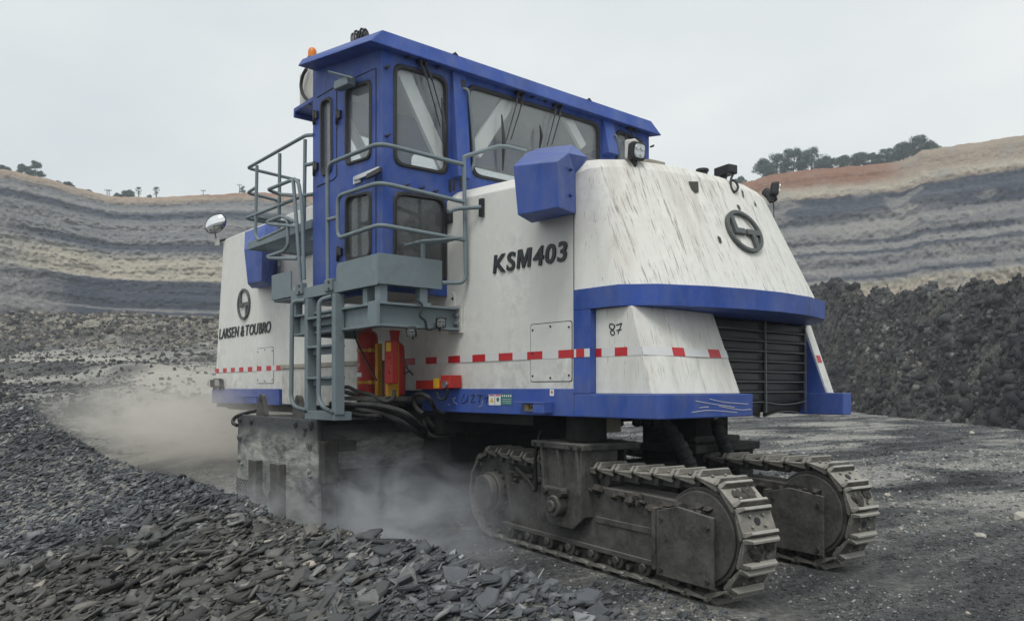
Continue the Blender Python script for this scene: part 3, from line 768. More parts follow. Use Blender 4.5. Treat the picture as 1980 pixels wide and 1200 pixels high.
def rot_mats(yaw, tilt, tdir):
    """spin about z by yaw then tilt by angle tilt towards direction tdir"""
    c, s = np.cos(yaw), np.sin(yaw); z0 = np.zeros_like(c); o1 = np.ones_like(c)
    Rz = np.stack([np.stack([c, -s, z0], -1), np.stack([s, c, z0], -1), np.stack([z0, z0, o1], -1)], -2)
    ax = np.stack([-np.sin(tdir), np.cos(tdir), z0], -1); ct, st = np.cos(tilt)[:, None, None], np.sin(tilt)[:, None, None]
    K = np.zeros((len(yaw), 3, 3)); K[:, 0, 1] = -ax[:, 2]; K[:, 0, 2] = ax[:, 1]; K[:, 1, 0] = ax[:, 2]; K[:, 1, 2] = -ax[:, 0]; K[:, 2, 0] = -ax[:, 1]; K[:, 2, 1] = ax[:, 0]
    Rt = np.eye(3)[None] + st * K + (1 - ct) * (K @ K)
    return Rt @ Rz
def scatter(name, mat, pos, size, lib, tris, tone, warm, tilt, tdir, yaw=None, label=None, parent=None):
    n = len(pos)
    sel = rng.integers(0, len(lib), n)
    R = rot_mats(rng.uniform(0, 2 * math.pi, n) if yaw is None else yaw, tilt, tdir)
    V = np.einsum('nij,nkj->nki', R, lib[sel]) * size[:, None, None] + pos[:, None, :]
    k = lib.shape[1]
    T = tris[None] + (np.arange(n) * k)[:, None, None]
    o = mesh_from_np(name, V.reshape(-1, 3), T.reshape(-1), 3, mat, {'tone': np.repeat(tone, k), 'warm': np.repeat(warm, k)})
    tag(o, label, kind='stuff'); 
    if parent: o.parent = parent
    return o
def blocked(x, y):
    """keep stones out of the crawler tracks and drum box"""
    b1 = (y > 3.85) & (x > -10.6) & (x < -7.6) & (y < 8)
    dx, dy = x + 3.87, y - 4.906
    tt = -dx * 0.992 + dy * 0.127; ww = dx * 0.127 + dy * 0.992
    b2 = (tt > -1.0) & (tt < 3.4) & (((ww > -0.03) & (ww < 0.5)) | ((ww > 1.6) & (ww < 2.2)))
    return b1 | b2
# -- shale of the windrow: 300 largest nearest pieces are their own objects, the rest one mass
def sample_windrow(n, smin, smax, xr, yr, p=2.2):
    x = rng.uniform(*xr, n); y = rng.uniform(*yr, n)
    px, s = px_of(x, y)
    keep = (s > 2.2) & (px > -220) & (px < 2150)
    x, y = x[keep], y[keep]
    sz = smin + (smax - smin) * rng.uniform(0, 1, len(x)) ** p
    return x, y, sz
def tone_of(x, y, n):
    px, s = px_of(x, y)
    base = 0.36 + 0.16 * rng.standard_normal(n)
    # paler brown shale at the near left, blue black in the middle
    patch = fbm(x * 0.8, y * 0.8, 3, 91)
    base = base + 0.34 * (patch - 0.5) + 0.13 * sstep(1000, 300, px) * sstep(7.6, 5.6, s)
    base = base - 0.14 * np.exp(-((y - 1.55 - 0.05 * (x + 5)) / 0.45) ** 2) * sstep(-9, -7, x)
    base = np.where(rng.uniform(0, 1, n) < 0.022, base + 0.42, base)
    warm = np.clip(0.55 * sstep(0.45, 0.65, fbm(x * 0.55 + 9, y * 0.55, 3, 93)) * sstep(8, 5.5, s) + 1.1 * sstep(8.0, 5.8, s) * sstep(1050, 400, px) + 0.25 * rng.standard_normal(n) - 0.15, 0, 1)
    return np.clip(base, 0.02, 1.1), warm
X1, Y1, S1 = [], [], []
for n, a, b_, xr, yr, p in [(62000, 0.012, 0.105, (-9.0, 0.5), (-0.6, 3.5), 2.8), (30000, 0.022, 0.125, (-19, -7.5), (-1.2, 3.5), 2.0), (3500, 0.05, 0.22, (-9, -1.0), (-0.4, 3.0), 2.6), (1300, 0.08, 0.24, (-7.5, -3.4), (-0.2, 2.3), 1.8), (16000, 0.04, 0.22, (-34, -16), (-9, 6.5), 2.2), (9000, 0.02, 0.12, (-4.5, 1.5), (1.5, 5.0), 2.6)]:
    x, y, z = sample_windrow(n, a, b_, xr, yr, p); X1.append(x); Y1.append(y); S1.append(z)
X1, Y1, S1 = map(np.concatenate, (X1, Y1, S1))
ok = ~blocked(X1, Y1)
pp, ss = px_of(X1, Y1)
# thin out over the trodden floor right of the windrow and over the dusty flats
dens = np.where(X1 > -1.6, 0.35, 1.0) * (1 - 0.9 * dusty(X1, Y1)) * np.where((Y1 > 3.3) & (X1 > -9), 0.45, 1.0)
ok &= rng.uniform(0, 1, len(X1)) < dens
X1, Y1, S1, ss = X1[ok], Y1[ok], S1[ok], ss[ok]
Z1 = ground_z(X1, Y1)
order = np.argsort(-S1 / ss)
big, rest = order[:300], order[300:]
def tilts(n): return np.clip(rng.normal(0.46, 0.26, n), 0.02, 1.2), rng.normal(-1.85, 0.75, n)
tl, td = tilts(len(rest))
tn, wm = tone_of(X1[rest], Y1[rest], len(rest))
scatter('shale_rubble', SHALE, np.stack([X1[rest], Y1[rest], Z1[rest] + 0.12 * S1[rest]], 1), S1[rest], SHARDS, SHARD_T, tn, wm, tl, td, rng.uniform(0, 6.28, len(rest)), label='loose flat shale rubble heaped in a windrow beside the machine')
# slabs with broken edges and split layers for the 300 that show largest
def slab_mesh(k, tone, warm):
    rg = np.random.default_rng(500 + k); n = int(rg.integers(5, 8))
    a = np.arange(n) * 2 * math.pi / n + rg.uniform(-0.4, 0.4, n); rr = rg.uniform(0.24, 0.62, n); el = rg.uniform(0.55, 0.95)
    x = rr * np.cos(a); y = rr * np.sin(a) * el; th = rg.uniform(0.05, 0.14)
    lay = [(-th * 0.5, rg.uniform(0.9, 1.0)), (-th * 0.05, 1.0), (th * 0.2, rg.uniform(0.93, 1.0)), (th * 0.5, rg.uniform(0.85, 0.97))]
    V = []
    for z, k_ in lay:
        j = rg.uniform(0.93, 1.05, n); V += [(x[i] * k_ * j[i], y[i] * k_ * j[i], z + rg.uniform(-0.018, 0.018)) for i in range(n)]
    F = [tuple(range(n))[::-1], tuple(range(3 * n, 4 * n))] + [(l * n + i, l * n + (i + 1) % n, (l + 1) * n + (i + 1) % n, (l + 1) * n + i) for l in range(3) for i in range(n)]
    me = bpy.data.meshes.new('slate_shard'); me.from_pydata(V, [], F)
    for nm, val in (('tone', tone), ('warm', warm)):
        at = me.attributes.new(nm, 'FLOAT', 'POINT'); at.data.foreach_set('value', np.clip(np.full(len(V), val) + rg.normal(0, 0.03, len(V)), 0, 1.1).astype(np.float32))
    me.materials.append(SHALE); return me
tnb, wmb = tone_of(X1[big], Y1[big], 300)
SL = [slab_mesh(k, 0.30 + 0.5 * ((k * 7) % 36) / 36, (k % 3) / 2.0) for k in range(36)]
SLt = np.array([(0.30 + 0.5 * ((k * 7) % 36) / 36, (k % 3) / 2.0) for k in range(36)])
tl, td = tilts(300)
for i, k in enumerate(big):
    cost = np.abs(SLt[:, 0] - tnb[i]) + 0.35 * np.abs(SLt[:, 1] - wmb[i]) + rng.uniform(0, 0.12, 36)
    o = bpy.data.objects.new('slate_shard', SL[int(np.argmin(cost))]); col.objects.link(o)
    M = rot_mats(np.array([rng.uniform(0, 6.28)]), np.array([tl[i]]), np.array([td[i]]))[0]
    o.matrix_world = Matrix.Translation((X1[k], Y1[k], Z1[k] + 0.14 * S1[k])) @ Matrix(M.tolist()).to_4x4() @ Matrix.Scale(S1[k], 4)
    o.parent = ground
# -- fine coal chips over the trodden floor on the right
n = 75000
s_ = 4.5 * (55 / 4.5) ** (rng.uniform(0, 1, n) ** 1.3); p_ = rng.uniform(880, 2120, n); r_ = (p_ - PCX) / FOC
x, y = s_ * (-CA + r_ * SA), s_ * (SA + r_ * CA)
ok = ~blocked(x, y) & (rng.uniform(0, 1, n) < 0.8)
x, y, s_ = x[ok], y[ok], s_[ok]; n = len(x)
sz = (0.012 + 0.050 * rng.uniform(0, 1, n) ** 4.0) * np.clip(s_ / 7, 0.9, 2.4)
tl, td = tilts(n); tn = np.clip(0.47 + 2.6 * (lane(x, y) - 0.49) + 0.20 * rng.standard_normal(n) + 0.4 * (rng.uniform(0, 1, n) < 0.06), 0.02, 1.1)
scatter('coal_gravel', SHALE, np.stack([x, y, ground_z(x, y) + 0.1 * sz], 1), sz, CHIPS, CHIP_T, tn, np.clip(rng.normal(0.35, 0.4, n), 0, 1), tl * 0.8, td, label='fine coal gravel scattered over the trodden pit floor')
# -- lumps on the spoil heap
n = 24000
hpx = rng.uniform(1440, 2200, n); hvv = rng.uniform(0.0, 0.60, n) ** 1.0
x, y, z = heap_z(hpx, hvv)
sz = 0.07 + 0.55 * rng.uniform(0, 1, n) ** 5.0
tm = fbm(x * 0.10, y * 0.10, 3, 77)
cl = fbm(x * 0.35, y * 0.35, 4, 82)
tn = np.clip(0.33 + 1.5 * (cl - 0.5) + 0.09 * rng.standard_normal(n) + 0.15 * sstep(0.5, 0.7, tm) + 0.35 * (rng.uniform(0, 1, n) < 0.03), 0.02, 1.1)
scatter('overburden_rubble', LUMP, np.stack([x, y, z], 1), sz, BLOCKS, CHIP_T, tn, np.clip(sstep(0.5, 0.7, tm) * 0.9 + rng.normal(0.0, 0.3, n), 0, 1), np.abs(rng.normal(0, 0.6, n)), rng.uniform(0, 6.28, n), label='loose clods and rocks covering the dark spoil heap')
# -- big dark clods bedded in the heap, thickest near the crest and the toe
n = 900
hpx = rng.uniform(1440, 2250, n); hvv = np.where(rng.uniform(0, 1, n) < 0.45, rng.uniform(0.0, 0.10, n), rng.uniform(0.08, 0.5, n)); x, y, z = heap_z(hpx, hvv)
sz = 0.35 + 0.75 * rng.uniform(0, 1, n) ** 2.5
scatter('overburden_clods', LUMP, np.stack([x, y, z - 0.05 * sz], 1), sz, LUMPS, ICO_T, np.clip(0.26 + 0.14 * rng.standard_normal(n), 0.02, 1), np.clip(rng.normal(0.1, 0.3, n), 0, 1), np.abs(rng.normal(0, 0.7, n)), rng.uniform(0, 6.28, n), label='big dark clods bedded in the spoil heap on the right')
# -- rubble on the left banks
n = 42000
s_ = rng.uniform(17, 76, n); p_ = rng.uniform(-200, 470, n); r_ = (p_ - PCX) / FOC
x, y = s_ * (-CA + r_ * SA), s_ * (SA + r_ * CA)
ok = (rng.uniform(0, 1, n) < np.where(s_ > 50, 0.9, np.where(s_ < 30, 0.85, 0.6)) * (1 - 0.93 * dusty(x, y)))
x, y, s_ = x[ok], y[ok], s_[ok]; n = len(x)
sz = (0.04 + 0.22 * rng.uniform(0, 1, n) ** 4.5) * np.clip(s_ / 26, 0.8, 2.3)
tn = np.clip(0.42 + 0.22 * rng.standard_normal(n) + np.where(s_ > 50, 0.10 + 0.5 * (fbm(x * 0.16, y * 0.16, 3, 97) - 0.3), 0), 0.02, 1.1)
scatter('bank_rubble', LUMP, np.stack([x, y, ground_z(x, y)], 1), sz, BLOCKS, CHIP_T, tn, np.clip(np.where(s_ > 50, 0.55, 0.1) + rng.normal(0, 0.3, n), 0, 1), np.abs(rng.normal(0, 0.6, n)), rng.uniform(0, 6.28, n), label='broken coal and rock covering the banks on the left')
# pale cone of dumped stone on the far left bank, pale rocks that stand out
cone = MB(); c0 = PS(228, 607, 74); N = 40
zg = float(ground_z(c0[0], c0[1])); top = CAMZ + (HOR - 606) / FOC * 74
ringv = []
for k, (rr, hh) in enumerate([(3.6, zg - 0.6), (2.5, zg * 0.6 + top * 0.4), (1.3, zg * 0.25 + top * 0.75), (0.35, top - 0.05)]):
    for i in range(N):
        a = 2 * math.pi * i / N; q_ = rr * (1 + 0.18 * math.sin(3 * a + k) + random.uniform(-0.08, 0.08))
        ringv.append((c0[0] + q_ * math.cos(a), c0[1] + q_ * math.sin(a), hh + random.uniform(-0.06, 0.06)))
cone.add(ringv, [(k * N + i, k * N + (i + 1) % N, (k + 1) * N + (i + 1) % N, (k + 1) * N + i) for k in range(3) for i in range(N)] + [tuple(range(3 * N, 4 * N))], 0, True)
o = cone.build('stone_heap', simple('pale_stone', (0.40, 0.375, 0.30), 0.95, 0, 0.3, 3, 0.8))
tag(o, 'small pale cone of dumped stone on top of the far left rubble bank', 'stone heap')
PALEROCK = simple('pale_sandstone', (0.46, 0.44, 0.38), 0.9, 0, 0.2, 9, 0.6)
def pale_rock(px, py, size, label, s=None, k=0):
    if s is None:
        lo = PZ(px, py, 0.0)
        for _ in range(12): lo = PZ(px, py, float(ground_z(lo[0], lo[1])))
        c = lo
    else: c = PS(px, py, s); c[2] = float(ground_z(c[0], c[1]))
    rg = np.random.default_rng(900 + k); me = bpy.data.meshes.new('pale_rock'); me.from_pydata((ico_unit(rg, 0.22) * size).tolist(), [], ICO_T.tolist())
    bm = bmesh.new(); bm.from_mesh(me); bmesh.ops.subdivide_edges(bm, edges=bm.edges, cuts=1, fractal=0.2 * size, seed=k); bm.to_mesh(me); bm.free()
    me.materials.append(PALEROCK); o = bpy.data.objects.new('pale_rock', me); col.objects.link(o); o.location = (c[0], c[1], c[2] + 0.12 * size); o.rotation_euler = (0, 0, k * 1.3)
    tag(o, label, 'rock')
pale_rock(1974, 1003, 0.27, 'flat white slab of rock lying on the open floor at the right edge', k=1)
pale_rock(1974, 800, 0.62, 'long pale boulder at the foot of the dark spoil heap', k=2)
pale_rock(1880, 838, 0.22, 'small round white stone on the floor just before the spoil heap', k=3)
pale_rock(1716, 958, 0.12, 'small white stone right beside the far crawler track', k=4)
pale_rock(1896, 1038, 0.13, 'small white stone on the open floor in front of the flat white slab', k=5)
pale_rock(66, 792, 0.50, 'cream coloured rock on the dark rubble bank at the left', k=6)

# ================================================================== TREES AND POLES on the rims
LEAF = []
for nm, c1, c2 in (('dark_leaves', (0.020, 0.058, 0.042), (0.060, 0.120, 0.075)), ('grey_green_leaves', (0.028, 0.068, 0.050), (0.075, 0.140, 0.090))):
    m, nt, b, out = new_mat(nm); g = NG(nt)
    c = g.mix(g.noise(g.obj(), 1.3, 3, 0.6), c1, c2)
    g.set(b.inputs['Base Color'], c); b.inputs['Roughness'].default_value = 0.75; LEAF.append(m)
BARK = simple('bark', (0.085, 0.075, 0.06), 0.9, 0, 0.3, 4, 0.5)
def rim_base(p, right, dy=0.0):
    s, y = (right_rim if right else left_rim)(p)
    s = float(s) + 3.0
    z = CAMZ + (HOR - float(y)) / FOC * (s - 3.0)
    c = PS(p, 700, s); c[2] = z - 0.3
    return c, s
def tree(p, right, h_px, w_px, label, seed, kind=0, lift=0.0, group='trees along the pit rim', name='tree', bare=0.0):
    c, s = rim_base(p, right); k = s / FOC; H = h_px * k; W = w_px * k / 2
    rg = np.random.default_rng(seed)
    root = empty(name, tuple(c)); tag(root, label, 'tree', group); WORLD_OFF[root.name] = c
    tr = MB(); n_l = 4
    tr.tube([c + (0, 0, -1.0), c + (0.05 * W, 0, H * 0.3), c + (0.1 * W, 0.05 * W, H * 0.62)], 0.1, 6, 0, True, [0.03 * H, 0.022 * H, 0.012 * H])
    limbs = []
    for i in range(6):
        a = rg.uniform(0, 6.28); e = c + (W * 0.65 * math.cos(a), W * 0.65 * math.sin(a), H * rg.uniform(0.5, 0.85)); st = c + (0.04 * W, 0, H * rg.uniform(0.2, 0.45))
        tr.tube([st, (st + e) / 2 + (0, 0, 0.03 * H), e], 0.05, 5, 0, True, [0.012 * H, 0.008 * H, 0.004 * H]); limbs.append(e)
    tr.build('trunk', BARK, root)
    # crown: clumps of small leaf sprays, with gaps between the clumps
    nc = int(28 + W * 6); C = []
    for i in range(nc):
        a = rg.uniform(0, 6.28); q_ = W * math.sqrt(rg.uniform(0, 1)); hz = rg.uniform(0.20 + lift, 0.93)
        shape = math.sin(min(1, max(0.12, (hz - 0.05 - lift) / (0.9 - lift))) * math.pi * 0.86 + 0.25)
        C.append((c[0] + q_ * shape * math.cos(a), c[1] + q_ * shape * math.sin(a), c[2] + hz * H, rg.uniform(0.20, 0.36) * W))
    per = 130 if kind != 2 else 35
    C = np.array(C); m_ = len(C) * per
    d = rg.standard_normal((m_, 3)); d /= np.linalg.norm(d, axis=1)[:, None]
    cc = np.repeat(C, per, 0); P = cc[:, :3] + d * cc[:, 3:] * (rg.uniform(0.25, 1.1, (m_, 1)) ** 0.6) * np.array([1.15, 1.15, 0.75])
    u = rg.standard_normal((m_, 3)); u /= np.linalg.norm(u, axis=1)[:, None]; w = np.cross(u, d); 
    sz = rg.uniform(0.10, 0.22, (m_, 1)) * (0.45 + 0.16 * W)
    V = np.stack([P - u * sz, P + w * sz * 0.6, P + u * sz, P - w * sz * 0.6], 1).reshape(-1, 3) - np.asarray(c)
    o = mesh_from_np('crown', V, np.arange(m_ * 4), 4, LEAF[kind % 2]); o.parent = root
    return root
i = 0
for p, h, w, lab in [(1475, 43, 40, 'small round tree at the left end of the row on the red right rim'), (1500, 48, 52, 'first tall tree at the left end of the row, on the red soil rim'), (1533, 56, 56, 'dark dense tree above the red soil, second from the left end of its row'),
                     (1568, 52, 54, 'dark broad tree just left of the dip in the right rim row'), (1600, 32, 42, 'low bushy tree in the dip of the row on the right rim'), (1632, 32, 40, 'low dark tree right of the dip in the right rim row'),
                     (1662, 36, 40, 'mid sized tree in the middle of the right rim row with trunks showing'), (1688, 34, 30, 'thin open tree in the middle of the right rim row with sky through its crown'), (1715, 40, 44, 'leafy tree near the right end of the red soil strip'),
                     (1745, 46, 46, 'tall tree just left of the step where the rim rises'), (1775, 44, 56, 'tallest dark tree at the step where the right rim rises'), (1803, 22, 36, 'low tree at the right end of the row, half hidden behind the tan rim')]:
    tree(p, True, h, w, lab, 100 + i, i % 2, 0.0 if i not in (6, 7, 9) else 0.12, 'trees in a row along the right pit rim'); i += 1
tree(1432, True, 22, 24, 'small lone round tree beside the machine lamp left of the red soil', 130, 0, -0.12, 'trees in a row along the right pit rim')
tree(1893, True, 8, 22, 'tiny low bush on the bare tan rim at the upper right', 131, 1, -0.2, 'bushes on the tan rim', 'bush')
tree(1922, True, 9, 26, 'second low bush on the tan rim nearer the right edge', 132, 1, -0.2, 'bushes on the tan rim', 'bush')
for p, h, w, lab, kd in [(6, 18, 26, 'cropped small tree on the left rim at the very left edge', 0), (42, 30, 26, 'bushy tree on the left rim, left half of a pair', 1), (68, 40, 34, 'large dark broad tree on the left rim, tallest on that side', 0), (112, 12, 18, 'thin nearly bare little tree beside a rounder one on the left rim', 2), (131, 16, 22, 'small round dark tree on the slope of the left rim', 0),
                         (170, 9, 26, 'low scrub on the falling left rim, left one', 1), (188, 7, 20, 'low scrub on the falling left rim, right one', 1), (228, 14, 24, 'low green bush left of the palm on the far rim', 1), (248, 22, 26, 'round grey green tree just left of the tall palm', 1), (289, 13, 12, 'little dark shrub between the two far palms', 0), (470, 22, 14, 'small spindly tree on the far rim beside the raised platform', 2)]:
    tree(p, False, h, w, lab, 160 + i, kd, -0.1, 'trees along the left pit rim', 'tree' if h > 11 else 'bush'); i += 1
def palm(p, h_px, label, seed):
    c, s = rim_base(p, False); k = s / FOC; H = h_px * k; rg = np.random.default_rng(seed)
    root = empty('palm_tree', tuple(c)); tag(root, label, 'palm tree', 'palm trees on the far rim'); WORLD_OFF[root.name] = c
    t = MB(); t.tube([c + (0, 0, -0.5), c + (0.03 * H, 0, H * 0.45), c + (0, 0, H * 0.8)], 0.1, 6, 0, True, [0.045 * H, 0.035 * H, 0.03 * H]); t.build('trunk', BARK, root)
    cr = MB()
    for cz, n_ in ((0.84, 34), (0.55, 16)):
        for i in range(n_):
            a = rg.uniform(0, 6.28); el = rg.uniform(-0.6, 1.2); L = H * rg.uniform(0.16, 0.24) * (0.8 if cz < 0.7 else 1); d = np.array([math.cos(a) * math.cos(el), math.sin(a) * math.cos(el), math.sin(el)])
            sd = np.cross(d, (0, 0, 1)); sd /= np.linalg.norm(sd) + 1e-6; st = c + np.array([0, 0, H * cz])
            for q_ in (-0.5, -0.2, 0.1, 0.4):
                e = st + (d + sd * q_ * 1.3) * L; b0 = st + d * L * 0.55
                cr.quad([b0, e + sd * 0.03 * H, e - sd * 0.03 * H])
            cr.quad([st, st + d * L * 0.6 + sd * 0.015 * H, st + d * L * 0.6 - sd * 0.015 * H])
    cr.build('crown', LEAF[0], root)
palm(268, 26, 'taller palm tree with a tuft below its crown on the far rim', 5)
palm(302, 27, 'palm tree standing right of the little shrub on the far rim', 6)
POLE = simple('weathered_pole', (0.20, 0.20, 0.20), 0.8, 0, 0.2, 4, 0.1)
def pole(p, h_px, label, twin=False):
    c, s = rim_base(p, False); H = h_px * s / FOC
    root = empty('utility_pole', tuple(c)); tag(root, label, 'utility pole', 'utility poles on the far rim'); WORLD_OFF[root.name] = c
    b = MB(); b.cyl(c + (0, 0, -0.5), c + (0, 0, H), 0.11, 8, 0, 0.08); b.build('pole', POLE, root)
    dR = np.array([SA, CA, 0]); b = MB(); b.bar(c + dR * -0.55 + (0, 0, H * 0.9), c + dR * 0.55 + (0, 0, H * 0.9), 0.10, 0.12); 
    for q_ in (-0.45, 0, 0.45): b.cyl(c + dR * q_ + (0, 0, H * 0.9), c + dR * q_ + (0, 0, H * 0.9 + 0.28), 0.05, 6)
    b.build('crossarm', POLE, root)
pole(207, 21, 'left pole of the close pair on the far left rim')
pole(211, 21, 'right pole of the close pair on the far left rim')
pole(393, 18, 'lone thin pole on the far rim left of the machine mirror')
pole(463, 26, 'thin pole beside the spindly tree near the raised platform')
# ================================================================== THE SURFACE MINER
MB0 = np.array([-7.0, 6.4, 0.0])
miner = empty('surface_miner', tuple(MB0))
tag(miner, 'white and blue crawler surface mining machine with a tall blue cab and grey ladder', 'mining machine')
WORLD_OFF[miner.name] = MB0
YW, YF = 4.90, 8.00           # near and far side walls
XC = -6.84                    # rear face of the cab
YE = 4.107                    # near end of the cab
XCF = -8.38                   # front face of the cab
YP = 3.90                     # outer edge of the access platform
XP = -6.60                    # rear edge of the access platform
SKB, SKT = 1.355, 1.60        # blue skirt
W = lambda px, py: PY(px, py, YW)
def sub(n, parent): 
    o = empty(n, (0, 0, 0), 0, parent); WORLD_OFF[o.name] = WORLD_OFF[parent.name]; return o

# ---------------- side wall, hood and front body
XN = W(1111, 600)[0]          # tail end of the plain side wall
XFRONT = W(415, 750)[0]
# front body: leaning front face
b = MB()
xt = W(432, 460)[0]; zt = W(432, 460)[2]; xm = W(600, 500)[0]
zt2 = 4.13
b.loft([(XFRONT, YW, SKB), (XFRONT, YF, SKB), (XFRONT + 0.0, YF, SKB), (XFRONT, YW, SKB)][:0] or [(XFRONT, YW, 1.58), (xm, YW, 1.58), (xm, YF, 1.58), (XFRONT, YF, 1.58)],
       [(xt, YW, zt2), (xm, YW, zt2), (xm, YF, zt2), (xt, YF, zt2)])
b.build('front_body', MT['white'], miner, 0.02)
# middle and rear hood in one shell: side wall, sloping shoulder, deck falling to the tail
hood = MB()
xa = W(865, 362)[0]; za = 3.72; zb_ = 3.485
topA = [(xm + 0.004, YW, 1.58), (xm + 0.004, YW, za + 0.06), (xm + 0.004, YW + 0.14, za + 0.17), (xm + 0.004, YF - 0.14, za + 0.17), (xm + 0.004, YF, za + 0.06), (xm + 0.004, YF, 1.58)]
topB = [(XN, YW, 1.58), (XN, YW, zb_), (XN, YW + 0.14, zb_ + 0.13), (XN, YF - 0.14, zb_ + 0.13), (XN, YF, zb_), (XN, YF, 1.58)]
hood.loft(topA, topB)
hood.build('hood', MT['white'], miner, 0.012)
# tapering tail cowl: plan outline at the band and at the deck
ZB, ZBL = 2.462, 2.285
def on_z(px, py, z): p = PZ(px, py, z); return (p[0], p[1])
base_pl = [(XN, YW)] + [on_z(px, py, ZB) for px, py in [(1165, 555), (1207, 551)]] 
base_pl = [(XN, YW), (-4.62, YW), (-4.42, 4.905), (-4.20, 5.12), (-4.01, 5.57), (-3.91, 6.0), (-3.86, 6.40), (-3.88, 6.90), (-3.98, 7.35), (-4.18, 7.66), (-4.50, 7.90), (-4.9, YF), (XN - 0.03, YF)]
top_pl = [(XN, YW + 0.07), (-4.86, YW + 0.10), (-4.76, 5.05), (-4.62, 5.22), (-4.50, 5.55), (-4.44, 5.9), (-4.40, 6.35), (-4.42, 6.80), (-4.50, 7.16), (-4.64, 7.40), (-4.85, 7.60), (-5.0, YF - 0.2), (XN - 0.03, YF - 0.14)]
ZT = zb_ + 0.13
cow = MB()
n = len(base_pl)
A = [(x, y, ZB - 0.02) for x, y in base_pl]; 
M1 = [(x, y, zb_) if i in (0, n - 1) else (lerp(bx, x, 0.93), lerp(by, y, 0.93), lerp(ZB, ZT, 0.93)) for i, ((x, y), (bx, by)) in enumerate(zip(top_pl, base_pl))]
M1[0] = (XN, YW, zb_); M1[-1] = (XN - 0.03, YF, zb_)
T1 = [(lerp(bx, x, 1.06), lerp(by, y, 1.06) if i not in (0, n - 1) else (YW + 0.14 if i == 0 else YF - 0.14), ZT) for i, ((x, y), (bx, by)) in enumerate(zip(top_pl, base_pl))]
cow.loft(A, M1, 0, False); cow.loft(M1, T1, 0, False); cow.add(T1, [tuple(range(n))])
for f in range(len(cow.sm)): cow.sm[f] = True
for f in (0, 1, n, n + 1): cow.m[f] = 1
tail = cow.build('tail_cowl', [MT['white_streaked'], MT['white_semi']], miner)
def cowl_pt(px, py):
    """first point of the tail cowl hit by a photo ray (triangulated outline)"""
    d = ray(px, py); best = None
    for i in range(n - 1):
        for tri in ((A[i], A[i + 1], M1[i + 1]), (A[i], M1[i + 1], M1[i])):
            a, b_, c = map(np.array, tri); N = np.cross(b_ - a, c - a); dn = np.dot(N, d)
            if abs(dn) < 1e-9: continue
            t = np.dot(N, a - CAM) / dn; p = CAM + d * t; nn = N / np.linalg.norm(N)
            u = [np.dot(np.cross(q1 - q0, p - q0), nn) for q0, q1 in ((a, b_), (b_, c), (c, a))]
            if min(u) >= -1e-3 or max(u) <= 1e-3:
                if best is None or t < best[0]: best = (t, p, nn if np.dot(nn, d) < 0 else -nn)
    return best
# deck slit stain, cap and odds on the tail deck
p_ = cowl_pt(1340, 345)
# ---------------- blue skirt and band
sk = MB()
sk.box((XFRONT - 0.05, YW - 0.03, SKB), (W(543, 760)[0], YF + 0.03, SKT - 0.003))
sk.build('front_skirt', MT['blue_dusty'], miner, 0.008)
xs0 = W(820, 770)[0]; xpost = W(1146, 600)[0]
sk = MB()
sk.box((xs0, YW - 0.03, SKB), (XN + 0.02, YF + 0.03, SKT))
sk.build('side_skirt', MT['blue'], miner, 0.006)
# notch bracket of the wall end
tail_b = MB()
# bumper: near block, wraps the tail corner; upper surface at 1.555
XB = -3.97
tail_b.prism([(XN + 0.023, YW - 0.032, SKB), (-4.28, YW - 0.035, SKB), (XB - 0.03, YW + 0.0, SKB), (XB, YW + 0.06, SKB), (XB, 6.20, SKB), (-4.50, 6.20, SKB), (XN + 0.023, 6.20, SKB)], (0, 0, 0.20))
tail_b.build('tail_bumper', MT['blue'], miner, 0.010)
tb2 = MB(); tb2.prism([(-4.55, 7.84, 1.33), (XB, 7.84, 1.33), (XB, YF + 0.02, 1.33), (-4.9, YF + 0.02, 1.33), (-4.9, 7.84, 1.33)], (0, 0, 0.225)); tb2.build('tail_bumper', MT['blue'], miner, 0.008)
# blue upright post at the wall end and curved band over the cheeks
po = MB(); po.prism([(XN + 0.021, YW - 0.033, 1.556), (xpost, YW - 0.033, 1.556), (xpost, YW + 0.10, 1.556), (XN + 0.021, YW + 0.10, 1.556)], (0, 0, ZBL - 1.556 - 0.001)); po.build('corner_post', MT['blue'], miner, 0.006)
outb = [(XN + 0.018, YW - 0.034), (-4.60, YW - 0.036), (-4.38, 4.872), (-4.15, 5.09), (-3.955, 5.55), (-3.85, 5.99), (-3.80, 6.40), (-3.82, 6.92), (-3.93, 7.40), (-4.14, 7.72), (-4.46, 7.97), (-4.9, YF + 0.036), (XN - 0.03, YF + 0.036)]
inb = [(XN + 0.018, YW + 0.35), (-4.75, YW + 0.35), (-4.60, 5.20), (-4.45, 5.5), (-4.42, 5.85), (-4.42, 6.2), (-4.42, 6.5), (-4.42, 6.9), (-4.45, 7.2), (-4.5, 7.45), (-4.62, 7.62), (-4.95, 7.66), (XN - 0.03, 7.66)]
bd = MB(); m_ = len(outb)
for k in range(m_ - 1):
    pass
o0 = [(x, y, ZBL) for x, y in outb]; o1 = [(x, y, ZB) for x, y in outb]; i0 = [(x, y, ZBL) for x, y in inb]; i1 = [(x, y, ZB) for x, y in inb]
bd.add(o0 + o1 + i0 + i1, [(k, k + 1, m_ + k + 1, m_ + k) for k in range(m_ - 1)] + [(2 * m_ + k, 3 * m_ + k, 3 * m_ + k + 1, 2 * m_ + k + 1) for k in range(m_ - 1)] +
       [(k, 2 * m_ + k, 2 * m_ + k + 1, k + 1) for k in range(m_ - 1)] + [(m_ + k, m_ + k + 1, 3 * m_ + k + 1, 3 * m_ + k) for k in range(m_ - 1)] + [(0, m_, 3 * m_, 2 * m_), (m_ - 1, 3 * m_ - 1, 4 * m_ - 1, 2 * m_ - 1)])
bd.build('blue_band', MT['blue'], miner, 0.006)
